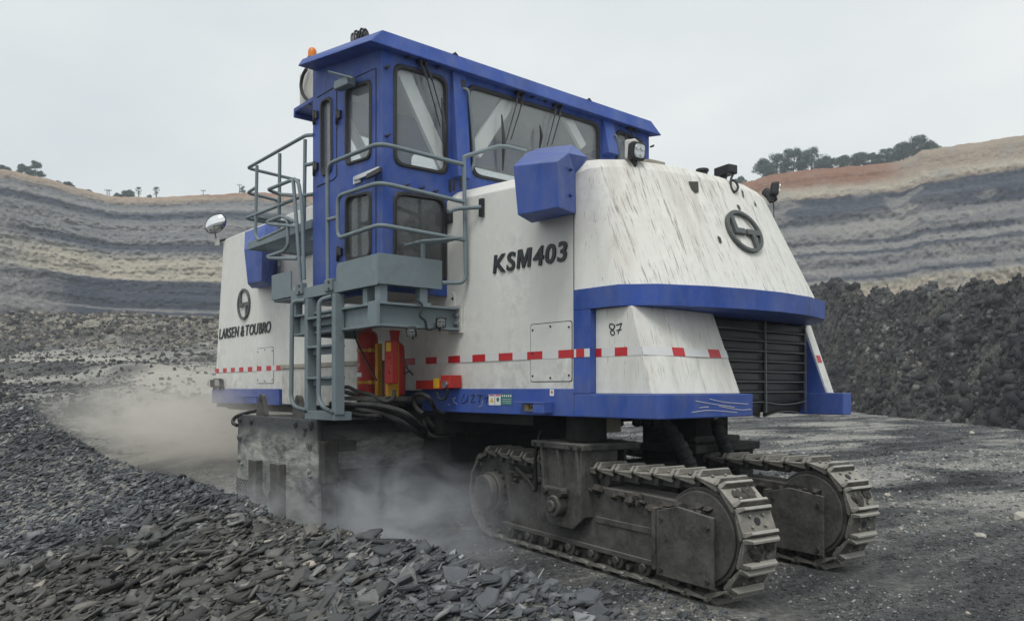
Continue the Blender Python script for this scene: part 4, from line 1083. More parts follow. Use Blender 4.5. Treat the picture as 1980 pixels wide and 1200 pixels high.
# near cheek: white panel, side facet then sloping tail facet
Yk = YW + 0.035
c0b = PY(1261, 762, Yk); c0t = PY(1221, 596, Yk); XK0, XK1 = c0b[0], c0t[0]
ch = MB()
ch.loft([(xpost + 0.002, Yk, 1.557), (XK0, Yk, 1.557), (XK0 + 0.03, Yk + 0.5, 1.557), (XK0 + 0.03, 6.12, 1.557), (xpost, 6.12, 1.557)],
        [(xpost + 0.002, Yk, ZBL - 0.002), (XK1, Yk, ZBL - 0.002), (XK1 + 0.05, Yk + 0.5, ZBL - 0.002), (XK1 + 0.02, 6.03, ZBL - 0.002), (xpost, 6.03, ZBL - 0.002)])
ch.m[1] = 1; ch.m[2] = 1
ch.build('tail_cheek', [MT['white_semi'], MT['white_runs']], miner, 0.006)
# far cheek: blue inner plate with a white sloping edge
ch = MB()
ch.prism([(-4.42, 7.845, 1.34), (XB + 0.002, 7.845, 1.34), (XB + 0.002, 7.845, 1.552), (-4.16, 7.845, 1.552), (-4.43, 7.845, ZBL - 0.002)], (0, 0.012, 0)); ch.build('cheek_plate', MT['blue'], miner)
ch = MB(); ch.prism([(-4.43, 7.858, 1.556), (-4.145, 7.858, 1.556), (-4.405, 7.858, ZBL - 0.002), (-4.6, 7.858, ZBL - 0.002)], (0, 0.135, 0)); ch.build('tail_cheek', MT['white'], miner, 0.004)
tp = MB(); tp.quad([PX(1571, 673, -4.28) * 0 + np.array((-4.305 + 0.02, 7.862, 1.905)), np.array((-4.325 + 0.022 - 0.0, 7.862, 1.975)), np.array((-4.303, 7.985, 1.975)), np.array((-4.283, 7.985, 1.905))])
# chamber behind the curtain
gb = MB(); gb.box((-4.75, 6.0, 1.36), (-4.60, 7.84, ZBL)); gb.build('curtain_frame', MT['black'], miner)
# grille curtain: two columns of overlapping rubber flaps with light piping
XG = -4.41
y0, ym, y1 = 6.20, 7.06, 7.835
rows = 9
zs = [ZBL - 0.005 - i * (ZBL - 1.47) / 8.0 for i in range(9)]
cur = sub('rubber_curtain', miner)
for ci, (ya, yb) in enumerate(((y0, ym), (ym, y1))):
    for r_i in range(9):
        zt_ = zs[r_i]; zb2 = zs[r_i + 1] if r_i < 8 else zt_ - 0.13
        ns = 8; fl = MB(); V = []
        for j in range(4):
            for i in range(ns + 1):
                u = i / ns; v = j / 3; sag = 0
                if r_i == 8: sag = (0.05 * math.sin(u * math.pi * (0.9 if ci else 1.1)) - 0.02) * v
                if r_i == 7 and ci: sag = -0.03 * math.sin(u * math.pi) * v
                V.append((XG + 0.012 * v + 0.010 * math.sin(u * 5 + r_i * 2 + ci) * v - (0.05 * u * v if r_i == 8 else 0), lerp(ya + 0.01, yb - 0.01, u), lerp(zt_, zb2, v) + sag))
        fl.add(V, [(j * (ns + 1) + i, j * (ns + 1) + i + 1, (j + 1) * (ns + 1) + i + 1, (j + 1) * (ns + 1) + i) for j in range(3) for i in range(ns)], 0, True)
        f = fl.build('rubber_flap', MT['flap'], cur)
        sm = f.modifiers.new('thick', 'SOLIDIFY'); sm.thickness = 0.008
        pb = MB(); pb.tube([(V[3 * (ns + 1) + i][0] + 0.012, V[3 * (ns + 1) + i][1], V[3 * (ns + 1) + i][2]) for i in range(ns + 1)], 0.0065, 5); pb.build('piping', MT['piping'], cur)
pb = MB()
for yy in (ym, y1 - 0.004): pb.bar((XG + 0.026, yy, ZBL - 0.01), (XG + 0.030, yy + 0.01, 1.36), 0.018, 0.018, (1, 0, 0))
pb.build('piping', MT['piping'], cur)

# ---------------- reflective tape: red and white lengths stuck along the side and cheek
def tape(pts_fn, x_list, z0, z1, start_red, name='reflective_tape'):
    t = MB()
    for i in range(len(x_list) - 1):
        a, b_ = pts_fn(x_list[i]), pts_fn(x_list[i + 1])
        t.quad([(a[0], a[1], z0), (b_[0], b_[1], z0), (b_[0], b_[1], z1), (a[0], a[1], z1)], (i + start_red) % 2)
    return t.build(name, [MT['tape_red'], MT['tape_white']], miner)
tz0, tz1 = 1.873, 1.945
xw0, xw1 = W(784, 700)[0], XN + 0.012
nseg = 13
tape(lambda x: (x, YW - 0.0075), list(np.linspace(xw0, xw1, nseg + 1)), tz0, tz1, 0)
tape(lambda x: (x, YW - 0.037), [XN + 0.03, XN + 0.055, XN + 0.055 + 0.10, xpost], tz0, tz1, 1)
xr = [xpost + 0.003]
tape(lambda x: (x, Yk - 0.003), [xpost + 0.003, xpost + 0.075, xpost + 0.225, xpost + 0.365, XK0 - 0.1], tz0, tz1, 0)
v0 = (tz0 - 1.557) / (ZBL - 1.559); v1 = (tz1 - 1.557) / (ZBL - 1.559)
tt = MB()
def facet(u, v):
    P0 = lerp(np.array((XK0, Yk, 1.557)), np.array((XK1, Yk, ZBL)), v); P1 = lerp(np.array((XK0 + 0.03, Yk + 0.5, 1.557)), np.array((XK1 + 0.05, Yk + 0.5, ZBL)), v); P2 = lerp(np.array((XK0 + 0.03, 6.12, 1.557)), np.array((XK1 + 0.02, 6.03, ZBL)), v)
    s1 = 0.5 / 1.18
    return (lerp(P0, P1, u / s1) if u < s1 else lerp(P1, P2, (u - s1) / (1 - s1))) + np.array((0.006, -0.003, 0.001))
us = [0.0, 0.13, 0.30, 0.424, 0.58, 0.74, 0.90, 1.0]
for i, (u0, u1) in enumerate(zip(us[:-1], us[1:])): tt.quad([facet(u0, v0), facet(u1, v0), facet(u1, v1), facet(u0, v1)], [1, 1, 0, 1, 1, 0, 1][i])
tt.build('reflective_tape', [MT['tape_red'], MT['tape_white']], miner)
xl0, xl1 = W(417, 716)[0], W(545, 710)[0]
tape(lambda x: (x, YW - 0.0075), list(np.linspace(xl0, xl1, 16)), tz0, tz1, 0)
ft = MB(); ft.quad([(-4.297, 7.852, 1.88), (-4.297, 7.99, 1.88), (-4.325, 7.99, 1.955), (-4.325, 7.852, 1.955)], 1); ft.quad([(-4.291, 7.875, 1.88), (-4.291, 7.96, 1.88), (-4.319, 7.96, 1.955), (-4.319, 7.875, 1.955)], 0)
ft.v = [(x + 0.036, y, z) for x, y, z in ft.v]; ft.build('reflective_tape', [MT['tape_red'], MT['tape_white']], miner)

# ---------------- access panels, seams
def wall_panel(p0, p1, name='access_panel', mat=None, bolts=True, r=0.03):
    a = W(*p0); c = W(*p1); x0, x1 = sorted((a[0], c[0])); z0, z1 = sorted((a[2], c[2]))
    pts = roundpoly([(x0, YW - 0.005, z0), (x1, YW - 0.005, z0), (x1, YW - 0.005, z1), (x0, YW - 0.005, z1)], r)
    b = MB(); b.prism(pts, (0, 0.006, 0)); o = b.build(name, mat or MT['white'], miner)
    g_ = MB(); e = 0.007
    g_.prism(roundpoly([(x0 - e, YW - 0.003, z0 - e), (x1 + e, YW - 0.003, z0 - e), (x1 + e, YW - 0.003, z1 + e), (x0 - e, YW - 0.003, z1 + e)], r), (0, 0.002, 0)); g_.build('gasket', MT['rubber'], o)
    if bolts:
        for bx, bz in [(x0 + 0.03, z0 + 0.05), (x0 + 0.03, z1 - 0.05), (x1 - 0.03, z0 + 0.05), (x1 - 0.03, z1 - 0.05), ((x0 + x1) / 2, z1 - 0.03), (x0 + 0.03, (z0 + z1) / 2), ((x0 + x1) / 2, z0 + 0.03)]:
            q = MB(); q.cyl((bx, YW - 0.014, bz), (bx, YW - 0.004, bz), 0.009, 8); q.build('bolt', MT['track_dark'], o)
    return o
wall_panel((1027, 628), (1106, 736), mat=MT['white'])
wall_panel((498, 674), (529, 740), mat=MT['white'])
sm_ = MB(); sm_.box((XN - 0.012, YW - 0.002, 1.61), (XN - 0.006, YW + 0.001, 3.4)); sm_.build('panel_seam', MT['marker'], miner)
# lifting lugs on the wall top
for px in (866, 873, 886, 892):
    p = W(px, 362); q = MB(); q.cyl((p[0], YW + 0.03, za - 0.02), (p[0], YW + 0.03, za + 0.11), 0.014, 8); q.build('bolt', MT['track_dark'], miner)
p = W(874, 580); q = MB(); q.prism([(p[0] - 0.06, YW - 0.006, 2.46), (p[0] + 0.06, YW - 0.006, 2.46), (p[0] + 0.06, YW - 0.006, 2.58), (p[0] + 0.03, YW - 0.006, 2.62), (p[0] - 0.06, YW - 0.006, 2.62)], (0, 0.012, 0)); o = q.build('lifting_lug', MT['white'], miner, 0.003)
q = MB(); q.cyl((p[0] + 0.02, YW - 0.012, 2.55), (p[0] + 0.02, YW - 0.005, 2.55), 0.016, 10); q.build('lug_hole', MT['marker'], o)

# ---------------- blue air boxes standing out from the wall
def airbox(cx, z0, z1, w, d, name='air_box', mirror=False, mat=None):
    """tapered box: near face smaller than the back, chamfered top and bottom"""
    h = z1 - z0
    near = [(cx - w * 0.50, YW - d, z0 + 0.07 * h), (cx + w * 0.30, YW - d, z0 + 0.10 * h), (cx + w * 0.33, YW - d, z1 - 0.20 * h), (cx - w * 0.50, YW - d, z1 - 0.20 * h)]
    mid = [(cx - w * 0.50, YW - d * 0.62, z0), (cx + w * 0.34, YW - d * 0.62, z0), (cx + w * 0.44, YW - d * 0.62, z1 - 0.04 * h), (cx - w * 0.50, YW - d * 0.62, z1 - 0.04 * h)]
    back = [(cx - w * 0.44, YW + 0.02, z0), (cx + w * 0.56, YW + 0.02, z0 - 0.0 * h), (cx + w * 0.56, YW + 0.02, z1 - 0.02 * h), (cx - w * 0.44, YW + 0.02, z1)]
    b = MB(); b.loft(near, mid, 0, False); b.loft(mid, back, 0, False); b.add(near, [(3, 2, 1, 0)]); b.add(back, [(0, 1, 2, 3)])
    o = b.build(name, mat or MT['blue'], miner, 0.008)
    for zz in (z0 + 0.3 * h, z0 + 0.75 * h):
        q = MB(); q.cyl((cx + w * 0.47, YW - d * 0.3, zz), (cx + w * 0.52, YW - d * 0.35, zz), 0.014, 8); q.build('bolt', MT['blue_dusty'], o)
    return o
aA, aC = PY(992, 321, 4.40), PY(1081, 401, 4.40)
cxa = (aA[0] + aC[0]) / 2
b = MB(); d1 = 0.50
P = {}
near = [PY(1001, 416, YW - d1), PY(1081, 401, YW - d1), PY(1077, 312, YW - d1), PY(992, 321, YW - d1)]
back = [PY(1027, 431, YW - 0.12), PY(1114, 413, YW + 0.01), PY(1113, 336, YW + 0.01), PY(1100, 295, YW - 0.20), PY(1018, 295, YW - 0.20)]
top2 = [PY(1018, 295, YW - 0.20), PY(1100, 295, YW - 0.20), PY(1137, 304, YW + 0.16), PY(1106, 280, YW + 0.16), PY(1040, 287, YW + 0.16)]
bl = PY(1040, 425, YW + 0.01); tl_ = PY(1050, 300, YW + 0.16)
b.add([near[0], near[1], near[2], near[3], back[0], back[1], back[2], back[3], back[4], top2[2], top2[3], top2[4], bl],
      [(0, 1, 2, 3), (3, 2, 7, 8), (1, 5, 6, 7, 2), (0, 4, 5, 1), (0, 3, 8, 4), (4, 12, 5), (8, 7, 10, 11), (7, 6, 9, 10), (4, 8, 11, 12)])
abx = b.build('air_box', MT['blue'], miner, 0.008)
for px, py in ((1105, 327), (1105, 377)):
    q = MB(); c_ = PY(px, py, YW - 0.18); q.cyl(c_ + (0.03, -0.02, 0), c_ + (-0.03, 0.02, 0), 0.013, 8); q.build('bolt', MT['blue_dusty'], abx)
# the front one, further along the wall
Pb = lambda px, py, d: PY(px, py, YW - d)
b = MB(); d1 = 0.55
V = [Pb(479, 549, d1), Pb(506, 543, d1), Pb(507, 482, d1), Pb(472, 482, d1), Pb(486, 557, 0.35), Pb(533, 553, 0.0), Pb(536, 470, 0.0), Pb(540, 436, 0.05), Pb(514, 433, 0.3), Pb(473, 449, 0.3), Pb(497, 557, 0.0), Pb(498, 440, 0.0)]
b.add(V, [(0, 1, 2, 3), (3, 2, 8, 9), (1, 5, 6, 7, 8, 2), (0, 4, 10, 5, 1), (0, 3, 9, 11, 10, 4), (9, 8, 7, 11)])
b.build('air_box', MT['blue'], miner, 0.008)

# ---------------- raised lettering and emblems
def glyph_meshes(text, height, shear=0.0, bold=0.0, depth=0.02, font_gap=0.08):
    out = []; x = 0.0
    for ch_ in text:
        if ch_ == ' ': x += height * 0.32; continue
        if ch_ == 'M':                       # drawn by hand: heavy stems and a V between them
            mp = [(0, 0), (0, 1), (0.27, 1), (0.47, 0.42), (0.67, 1), (0.94, 1), (0.94, 0), (0.75, 0), (0.75, 0.68), (0.54, 0), (0.40, 0), (0.19, 0.68), (0.19, 0)]
            P2 = [((a + shear * b) * height, b * height) for a, b in mp]; k_ = len(P2); me = bpy.data.meshes.new('glyph')
            me.from_pydata([(a, b, -depth / 2) for a, b in P2] + [(a, b, depth / 2) for a, b in P2], [], [tuple(range(k_))[::-1], tuple(range(k_, 2 * k_))] + [(i, (i + 1) % k_, k_ + (i + 1) % k_, k_ + i) for i in range(k_)])
            out.append((me, x)); x += (0.94 + shear) * height + font_gap * height - (shear * height * 0.45 if shear else 0); continue
        cu = bpy.data.curves.new('glyph', 'FONT'); cu.body = ch_; cu.size = height / 0.73; cu.shear = shear; cu.offset = bold; cu.extrude = depth / 2; cu.bevel_depth = 0.0; cu.resolution_u = 4
        ob = bpy.data.objects.new('glyph', cu); col.objects.link(ob)
        dg = bpy.context.evaluated_depsgraph_get(); me = bpy.data.meshes.new_from_object(ob.evaluated_get(dg))
        bpy.data.objects.remove(ob); bpy.data.curves.remove(cu)
        xs = [v.co.x for v in me.vertices]; x0, x1 = min(xs), max(xs)
        for v in me.vertices: v.co.x -= x0
        out.append((me, x)); x += (x1 - x0) + font_gap * height - (shear * height * 0.45 if shear else 0)
    return out, x
def raised_text(name, text, origin, ux, uz, length, height, shear, bold, depth, mat):
    ux, uz = np.array(ux, float), np.array(uz, float); N = np.cross(ux, uz)
    gl, tot = glyph_meshes(text, height, shear, bold, depth, 0.15)
    k = length / tot
    root = sub(name, miner); off = WORLD_OFF[root.name]
    for me, x in gl:
        for v in me.vertices:
            c = np.array(origin) + ux * (x + v.co.x) * k + uz * v.co.y + N * (v.co.z + depth / 2) - off
            v.co = c
        me.name = 'letter'; me.materials.clear(); me.materials.append(mat)
        o = bpy.data.objects.new('letter', me); col.objects.link(o); o.parent = root; WORLD_OFF[o.name] = off
    return root
t0 = W(955, 527); t1 = W(1101, 497)
raised_text('model_lettering', 'KSM403', (t0[0], YW, t0[2] - 0.005), (1, 0, 0), (0, 0, 1), t1[0] - t0[0], 0.178, 0.10, 0.0055, 0.015, MT['letter'])
t0 = W(424.5, 655); t1 = W(525, 645)
raised_text('maker_lettering', 'LARSEN & TOUBRO', (t0[0], YW, t0[2]), (1, 0, 0), (0, 0, 1), t1[0] - t0[0], 0.175, 0.22, 0.0035, 0.013, MT['letter'])
def emblem(C, ux, uz, r, depth=0.03):
    C, ux, uz = np.array(C, float), np.array(ux, float), np.array(uz, float); ux /= np.linalg.norm(ux); uz /= np.linalg.norm(uz); N = np.cross(ux, uz); N /= np.linalg.norm(N)
    P = lambda x, y, d=0.0: C + ux * x * r + uz * y * r + N * d
    root = sub('round_emblem', miner)
    b = MB(); nn = 40; V = []
    for (rr, d) in ((1.0, 0), (1.0, depth), (0.84, depth), (0.84, 0)):
        V += [P(rr * math.cos(2 * math.pi * i / nn), rr * math.sin(2 * math.pi * i / nn), d) for i in range(nn)]
    b.add(V, [(q * nn + i, q * nn + (i + 1) % nn, ((q + 1) % 4) * nn + (i + 1) % nn, ((q + 1) % 4) * nn + i) for q in range(4) for i in range(nn)])
    b.build('ring', MT['logo'], root, 0.004)
    # L: tall stem down to the middle, foot to the right;  T: bar from the middle right, stem down to the rim
    L = [(-0.60, 0.66), (-0.40, 0.80), (-0.40, 0.10), (0.0, 0.10), (0.0, -0.16), (-0.62, -0.16)]
    T = [(0.10, 0.10), (0.84, 0.10), (0.84, -0.16), (0.56, -0.16), (0.56, -0.72), (0.34, -0.84), (0.34, -0.16), (0.10, -0.16)]
    for pts in (L, T):
        b = MB(); b.prism([P(x, y, 0.001) for x, y in pts], N * depth); b.build('letter', MT['logo'], root, 0.004)
lc = W(473, 588); emblem((lc[0], YW - 0.001, lc[2]), (1, 0, 0), (0, 0, 1), 0.25)
hit = cowl_pt(1436, 450)
_, pC, nC = hit
uxr = np.cross((0, 0, 1), nC); uxr /= np.linalg.norm(uxr); uzr = np.cross(nC, uxr)
emblem(pC + nC * 0.004, uxr, uzr, 0.225, 0.035)

# painted number 87 on the cheek, scrawl on the skirt
def stroke(name, pts, r, mat, parent=miner):
    b = MB(); b.tube(curve(pts, 5), r, 5); return b.build(name, mat, parent)
C8 = lambda px, py: PY(px, py, Yk - 0.001)
num = sub('painted_number', miner)
stroke('digit', [C8(*p) for p in [(1186, 627), (1180, 626), (1179, 633), (1184, 637), (1188, 642), (1187, 647), (1182, 646), (1181, 640), (1186, 636), (1189, 630), (1186, 627)]], 0.0055, MT['marker'], num)
stroke('digit', [C8(*p) for p in [(1192, 628), (1197, 627), (1202, 625), (1199, 634), (1195, 645)]], 0.0055, MT['marker'], num)
stroke('digit', [C8(*p) for p in [(1192, 639), (1197, 637), (1202, 637)]], 0.0045, MT['marker'], num)
SK = lambda px, py: PY(px, py, YW - 0.032)
scr = sub('chalk_scrawl', miner)
for st in ([(898, 762), (893, 774), (897, 779), (905, 770)], [(905, 763), (903, 778)], [(911, 764), (918, 764), (911, 776), (919, 777)], [(924, 764), (933, 764)], [(929, 764), (927, 778)], [(938, 764), (938, 771), (944, 766), (940, 779)]):
    stroke('scrawl_stroke', [SK(*p) for p in st], 0.0042, MT['marker'], scr)
for st in ([(875, 771), (881, 768), (877, 775), (884, 781)], [(866, 780), (870, 783)], [(925, 786), (931, 784), (933, 774)]):
    stroke('scrawl_stroke', [SK(*p) for p in st], 0.0030, MT['scratch'], scr)
# scratches on the tail bumper
sx = sub('bumper_scratch', miner); BX = lambda px, py: PX(px, py, XB + 0.001)
for st in ([(1345, 775), (1380, 781), (1420, 787)], [(1372, 771), (1400, 777), (1446, 781)], [(1338, 797), (1372, 793), (1425, 797)], [(1390, 785), (1430, 792), (1452, 791)], [(1352, 788), (1370, 786)]):
    stroke('scratch', [BX(*p) for p in st], 0.0035, MT['scratch'], sx)
# warning stickers
def sticker(px0, py0, px1, py1, mat, d=0.034, name='warning_sticker', parent=miner):
    a, c = PY(px0, py0, YW - d), PY(px1, py1, YW - d); b = MB(); b.box((a[0], YW - d, min(a[2], c[2])), (c[0], YW - d + 0.002, max(a[2], c[2]))); return b.build(name, mat, parent)
s1 = sticker(945, 762, 956, 783, MT['sticker_white']); s2 = sticker(957, 762, 968, 783, MT['sticker_white']); s3 = sticker(969, 761, 990, 783, MT['sticker_teal'])
sticker(946, 762.6, 955, 765, MT['tape_red'], 0.035, 'heading', s1); sticker(958, 762.6, 967, 765, MT['tape_red'], 0.035, 'heading', s2)
q = MB(); q.prism([PY(947, 777, YW - 0.0352), PY(955, 777, YW - 0.0352), PY(951, 767, YW - 0.0352)], (0, 0.001, 0)); q.build('triangle', MT['sticker_yellow'], s1)
q = MB(); c_ = PY(962.5, 772, YW - 0.0352); q.cyl(c_, c_ + (0, 0.001, 0), 0.022, 16); q.build('round_sign', MT['sticker_teal'], s2)
for i in range(5):
    q = MB(); c_ = PY(971.5 + i * 4, 765, YW - 0.0352); q.cyl(c_, c_ + (0, 0.001, 0), 0.0095, 12); q.build('round_sign', MT['sticker_white'], s3)
for zz in (771, 774.5, 778): sticker(972, zz, 988, zz + 0.9, MT['sticker_white'], 0.0355, 'print_line', s3)
s4 = sticker(1063, 752, 1071, 765, MT['sticker_white'], 0.034, 'small_sticker'); q = MB(); c_ = PY(1067, 757.5, YW - 0.0352); q.cyl(c_, c_ + (0, 0.001, 0), 0.012, 12); q.build('round_sign', MT['tape_red'], s4)
# recessed control box in the skirt with red, green and black buttons
a = PY(1010, 776, YW - 0.03); c_ = PY(1070, 798, YW - 0.03)
cb = MB(); x0, x1 = a[0], c_[0]; xm_ = PY(1048, 787, YW - 0.03)[0]; z1_, z0_ = a[2], c_[2]
cb.box((x0, YW - 0.15, z1_ - 0.012), (x1, YW - 0.0325, z1_)); cb.box((xm_, YW - 0.145, z0_), (x1, YW - 0.0325, z1_ - 0.012))
ctl = cb.build('control_box', MT['blue'], miner, 0.003)
q = MB(); q.box((x0 + 0.06, YW - 0.06, z0_ + 0.01), (xm_ - 0.002, YW - 0.0325, z1_ - 0.02)); q.build('button_plate', MT['tan_stain'], ctl)
for px, mm in ((1023, 'yellow'), (1032, 'black'), (1042, 'red')):
    q = MB(); c_ = PY(px, 787, YW - 0.061); q.cyl(c_, c_ + (0, -0.02, 0), 0.017, 12); q.build('push_button', MT[mm], ctl)
a = PY(470, 765, YW - 0.03); c_ = PY(511, 779, YW - 0.03)
cb = MB(); cb.box((a[0], YW - 0.16, a[2] - 0.012), (c_[0], YW - 0.0325, a[2])); cb.box((lerp(a[0], c_[0], 0.5), YW - 0.15, c_[2]), (c_[0], YW - 0.0325, a[2] - 0.012)); ctl = cb.build('control_box', MT['blue_dusty'], miner, 0.003)
q = MB(); q.box((a[0] + 0.25, YW - 0.06, c_[2] + 0.03), (lerp(a[0], c_[0], 0.48), YW - 0.0325, a[2] - 0.03)); q.build('button_plate', MT['tan_stain'], ctl)
# box slung beneath the front skirt
a = PY(425, 779, YW + 0.1); c_ = PY(449, 787, YW + 0.1); q = MB(); q.box((a[0], YW + 0.05, c_[2]), (c_[0], YW + 0.4, SKB - 0.002)); q.build('junction_box', MT['track_dark'], miner)

# ---------------- recess behind the ladder: lower white box, dark panel in place of the hollow
a = PY(545, 705, 4.72); c_ = PY(690, 705, 4.72)
lb = MB(); lb.box((a[0], 4.72, 1.38), (c_[0], 4.897, 1.88)); lb.build('lower_locker', MT['white_dirty'], miner, 0.01)
lb = MB(); lb.box((a[0] - 0.01, 4.70, 1.881), (c_[0] + 0.4, 4.897, 1.935)); lb.build('locker_ledge', MT['tan_stain'], miner, 0.004)
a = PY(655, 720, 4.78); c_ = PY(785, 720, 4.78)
lb = MB(); lb.box((a[0], 4.80, 1.40), (c_[0] - 0.2, 4.896, 1.88)); lb.build('hollow_shade_panel', MT['track_frame'], miner)  # dark steel face stands in for the shade of a hollow
sm_ = MB(); xx = W(655, 660)[0]; sm_.box((xx - 0.012, YW - 0.006, 1.94), (xx + 0.012, YW + 0.001, 2.4)); sm_.build('panel_seam', MT['marker'], miner)

# ---------------- CAB
def cabX(pts): return [(PX(px, py, XC)[1], PX(px, py, XC)[2]) for px, py in pts]
def cabY(pts): return [(PY(px, py, YE)[0], PY(px, py, YE)[2]) for px, py in pts]
YFC = 8.21
ZR = 4.99                               # underside of roof at the rear edge
w1 = cabX([(762, 318), (762, 122), (864, 152), (865, 338)]); w2 = cabX([(761, 500), (762, 370), (861, 384), (862, 560)])
w3 = cabX([(913, 340), (904, 163), (1158, 240), (1160, 300)]); w4 = cabX([(1191, 300), (1191, 250), (1245, 274), (1246, 302)])
w2[0] = (w2[0][0], 2.72); w2[3] = (w2[3][0], 2.72)
w3[3] = (w3[3][0], w3[0][1] + 0.02); w4[0] = (w4[0][0], 3.95); w4[3] = (w4[3][0], 3.95)
W4 = [w1, w2, w3, w4]
def rp(w, r=0.11): return [(p[0], p[1]) for p in roundpoly(w, r)]
outer = [(YE, 2.58), (YE, ZR), (YFC, ZR + 0.02), (YFC, 3.5), (4.89, 3.5), (4.89, 2.58)]
outer = [(YE, 2.585), (4.893, 2.585), (4.893, 3.60), (YFC, 3.60), (YFC, ZR + 0.03), (YE, ZR + 0.03)]
cab_rear = panel_holes(outer, [rp(w) for w in W4], 'X', XC, -0.06, 'cab_rear_wall', MT['blue'], miner)
# near end wall with the door
d1 = cabY([(622, 342), (621, 195), (642, 187), (643, 332)]); d2 = cabY([(669, 320), (669, 172), (718, 154), (718, 305)]); d3 = cabY([(669, 505), (669, 380), (718, 370), (718, 495)])
zfront = PY(606, 128, YE)[2]
outer = [(XCF, 2.585), (XC - 0.062, 2.585), (XC - 0.062, ZR + 0.03), (XCF, zfront)]
cab_end = panel_holes(outer, [rp(w, 0.09) for w in (d1, d2, d3)], 'Y', YE, 0.06, 'cab_end_wall', MT['blue'], miner)
# front and far walls with big openings so that the sky shows through
outer = [(YE + 0.062, 3.0), (YFC, 3.0), (YFC, zfront - 0.02), (YE + 0.062, zfront - 0.02)]
fw = [[(4.30, 3.15), (4.95, 3.15), (4.95, 4.66), (4.30, 4.66)], [(5.4, 3.55), (7.4, 3.55), (7.4, 4.60), (5.4, 4.60)], [(7.70, 3.7), (8.05, 3.7), (8.05, 4.7), (7.70, 4.7)]]
panel_holes(outer, [rp(w) for w in fw], 'X', XCF, 0.06, 'cab_front_wall', MT['blue'], miner)
outer = [(XCF + 0.062, 3.0), (XC - 0.062, 3.0), (XC - 0.062, ZR + 0.02), (XCF + 0.062, zfront - 0.02)]
fe = [[(XCF + 0.2, 3.7), (XC - 0.25, 3.7), (XC - 0.25, 4.7), (XCF + 0.2, 4.7)]]
panel_holes(outer, [rp(w) for w in fe], 'Y', YFC, -0.06, 'cab_far_wall', MT['blue'], miner)
fl = MB(); fl.box((XCF + 0.065, YE + 0.065, 2.60), (XC - 0.065, YFC - 0.065, 2.66)); fl.build('cab_floor', MT['interior'], miner)
# windows: gasket and pane
def window(w, axis, c, inward, glass, r=0.11, gw=0.035):
    root = sub('cab_window', miner)
    P = lambda s, t, d: (c + d, s, t) if axis == 'X' else (s, c + d, t)
    o_ = roundpoly([(*p,) for p in w], r); i_ = inset(o_, gw); out = inset(o_, -0.012); n_ = len(o_)
    b = MB(); e = -0.018 * inward
    V = [P(*p, e * 0.2) for p in out] + [P(*p, e) for p in o_] + [P(*p, e) for p in inset(o_, gw * 0.7)] + [P(*p, inward * 0.02) for p in i_]
    b.add(V, [(q * n_ + i, q * n_ + (i + 1) % n_, (q + 1) * n_ + (i + 1) % n_, (q + 1) * n_ + i) for q in range(3) for i in range(n_)], 0, True)
    b.build('gasket', MT['rubber'], root)
    pm = [P(*p, inward * 0.02) for p in inset(o_, gw * 0.5)]
    b = MB(); b.prism(pm, (inward * 0.008, 0, 0) if axis == 'X' else (0, inward * 0.008, 0)); b.build('pane', glass, root)
for k, w in enumerate(W4): window(w, 'X', XC, -1, MT['glass_dark'] if k == 1 else MT['glass'])
for k, w in enumerate((d1, d2, d3)): window(w, 'Y', YE, 1, MT['glass_dark'] if k == 2 else MT['glass'], 0.09, 0.03)
for w in fw: window(w, 'X', XCF, 1, MT['glass'])
window(fe[0], 'Y', YFC, -1, MT['glass'])
# door outline on the end wall (proud leaf edges), hinges, latch
dl = cabY([(612, 340), (612, 190), (650, 163), (650, 345)])
db = MB()
def seam_y(pts, r=0.007):
    db.tube([PY(px, py, YE - 0.001) for px, py in pts], r, 5)
seam_y([(613, 189), (650, 167), (727, 132), (727, 500)]); seam_y([(651, 164), (651, 340), (645, 347), (613, 361)])
db.build('door_seam', MT['marker'], miner)
for px, py in ((611, 225), (611, 324), (655, 224), (657, 488)):
    c_ = PY(px, py, YE); q = MB(); q.cyl(c_ + (0, -0.025, -0.10), c_ + (0, -0.025, 0.06), 0.018, 8); q.box((c_[0] - 0.01, YE - 0.03, c_[2] - 0.04), (c_[0] + 0.07, YE - 0.002, c_[2] + 0.04)); q.build('door_hinge', MT['black'], miner)
c0 = PY(686, 346, YE - 0.02); c1 = PY(733, 327, YE - 0.05)
q = MB(); q.bar(c0 + (0, 0, 0.0), c1, 0.03, 0.05); hb = q.build('door_latch', MT['chrome'], miner, 0.006)
q = MB(); q.bar(PY(710, 342, YE - 0.07), PY(737, 328, YE - 0.09), 0.03, 0.055); q.build('latch_grip', MT['black'], hb, 0.01)
q = MB(); q.bar(PY(684, 350, YE - 0.012), PY(697, 345, YE - 0.012), 0.02, 0.08); q.build('latch_plate', MT['sticker_white'], hb, 0.005)
# wiper motor and arm over the door window
q = MB(); c_ = PY(663, 163, YE - 0.06); q.bar(PY(653, 168, YE - 0.08), PY(680, 156, YE - 0.08), 0.10, 0.09); wm_ = q.build('wiper_motor', MT['grey'], miner, 0.01)
q = MB(); q.tube([PY(683, 151, YE - 0.13), PY(660, 145, YE - 0.14), PY(635, 138, YE - 0.14)], 0.011, 6); q.tube([PY(636, 141, YE - 0.12), PY(668, 157, YE - 0.12)], 0.006, 5); q.build('wiper_arm', MT['grey'], wm_)
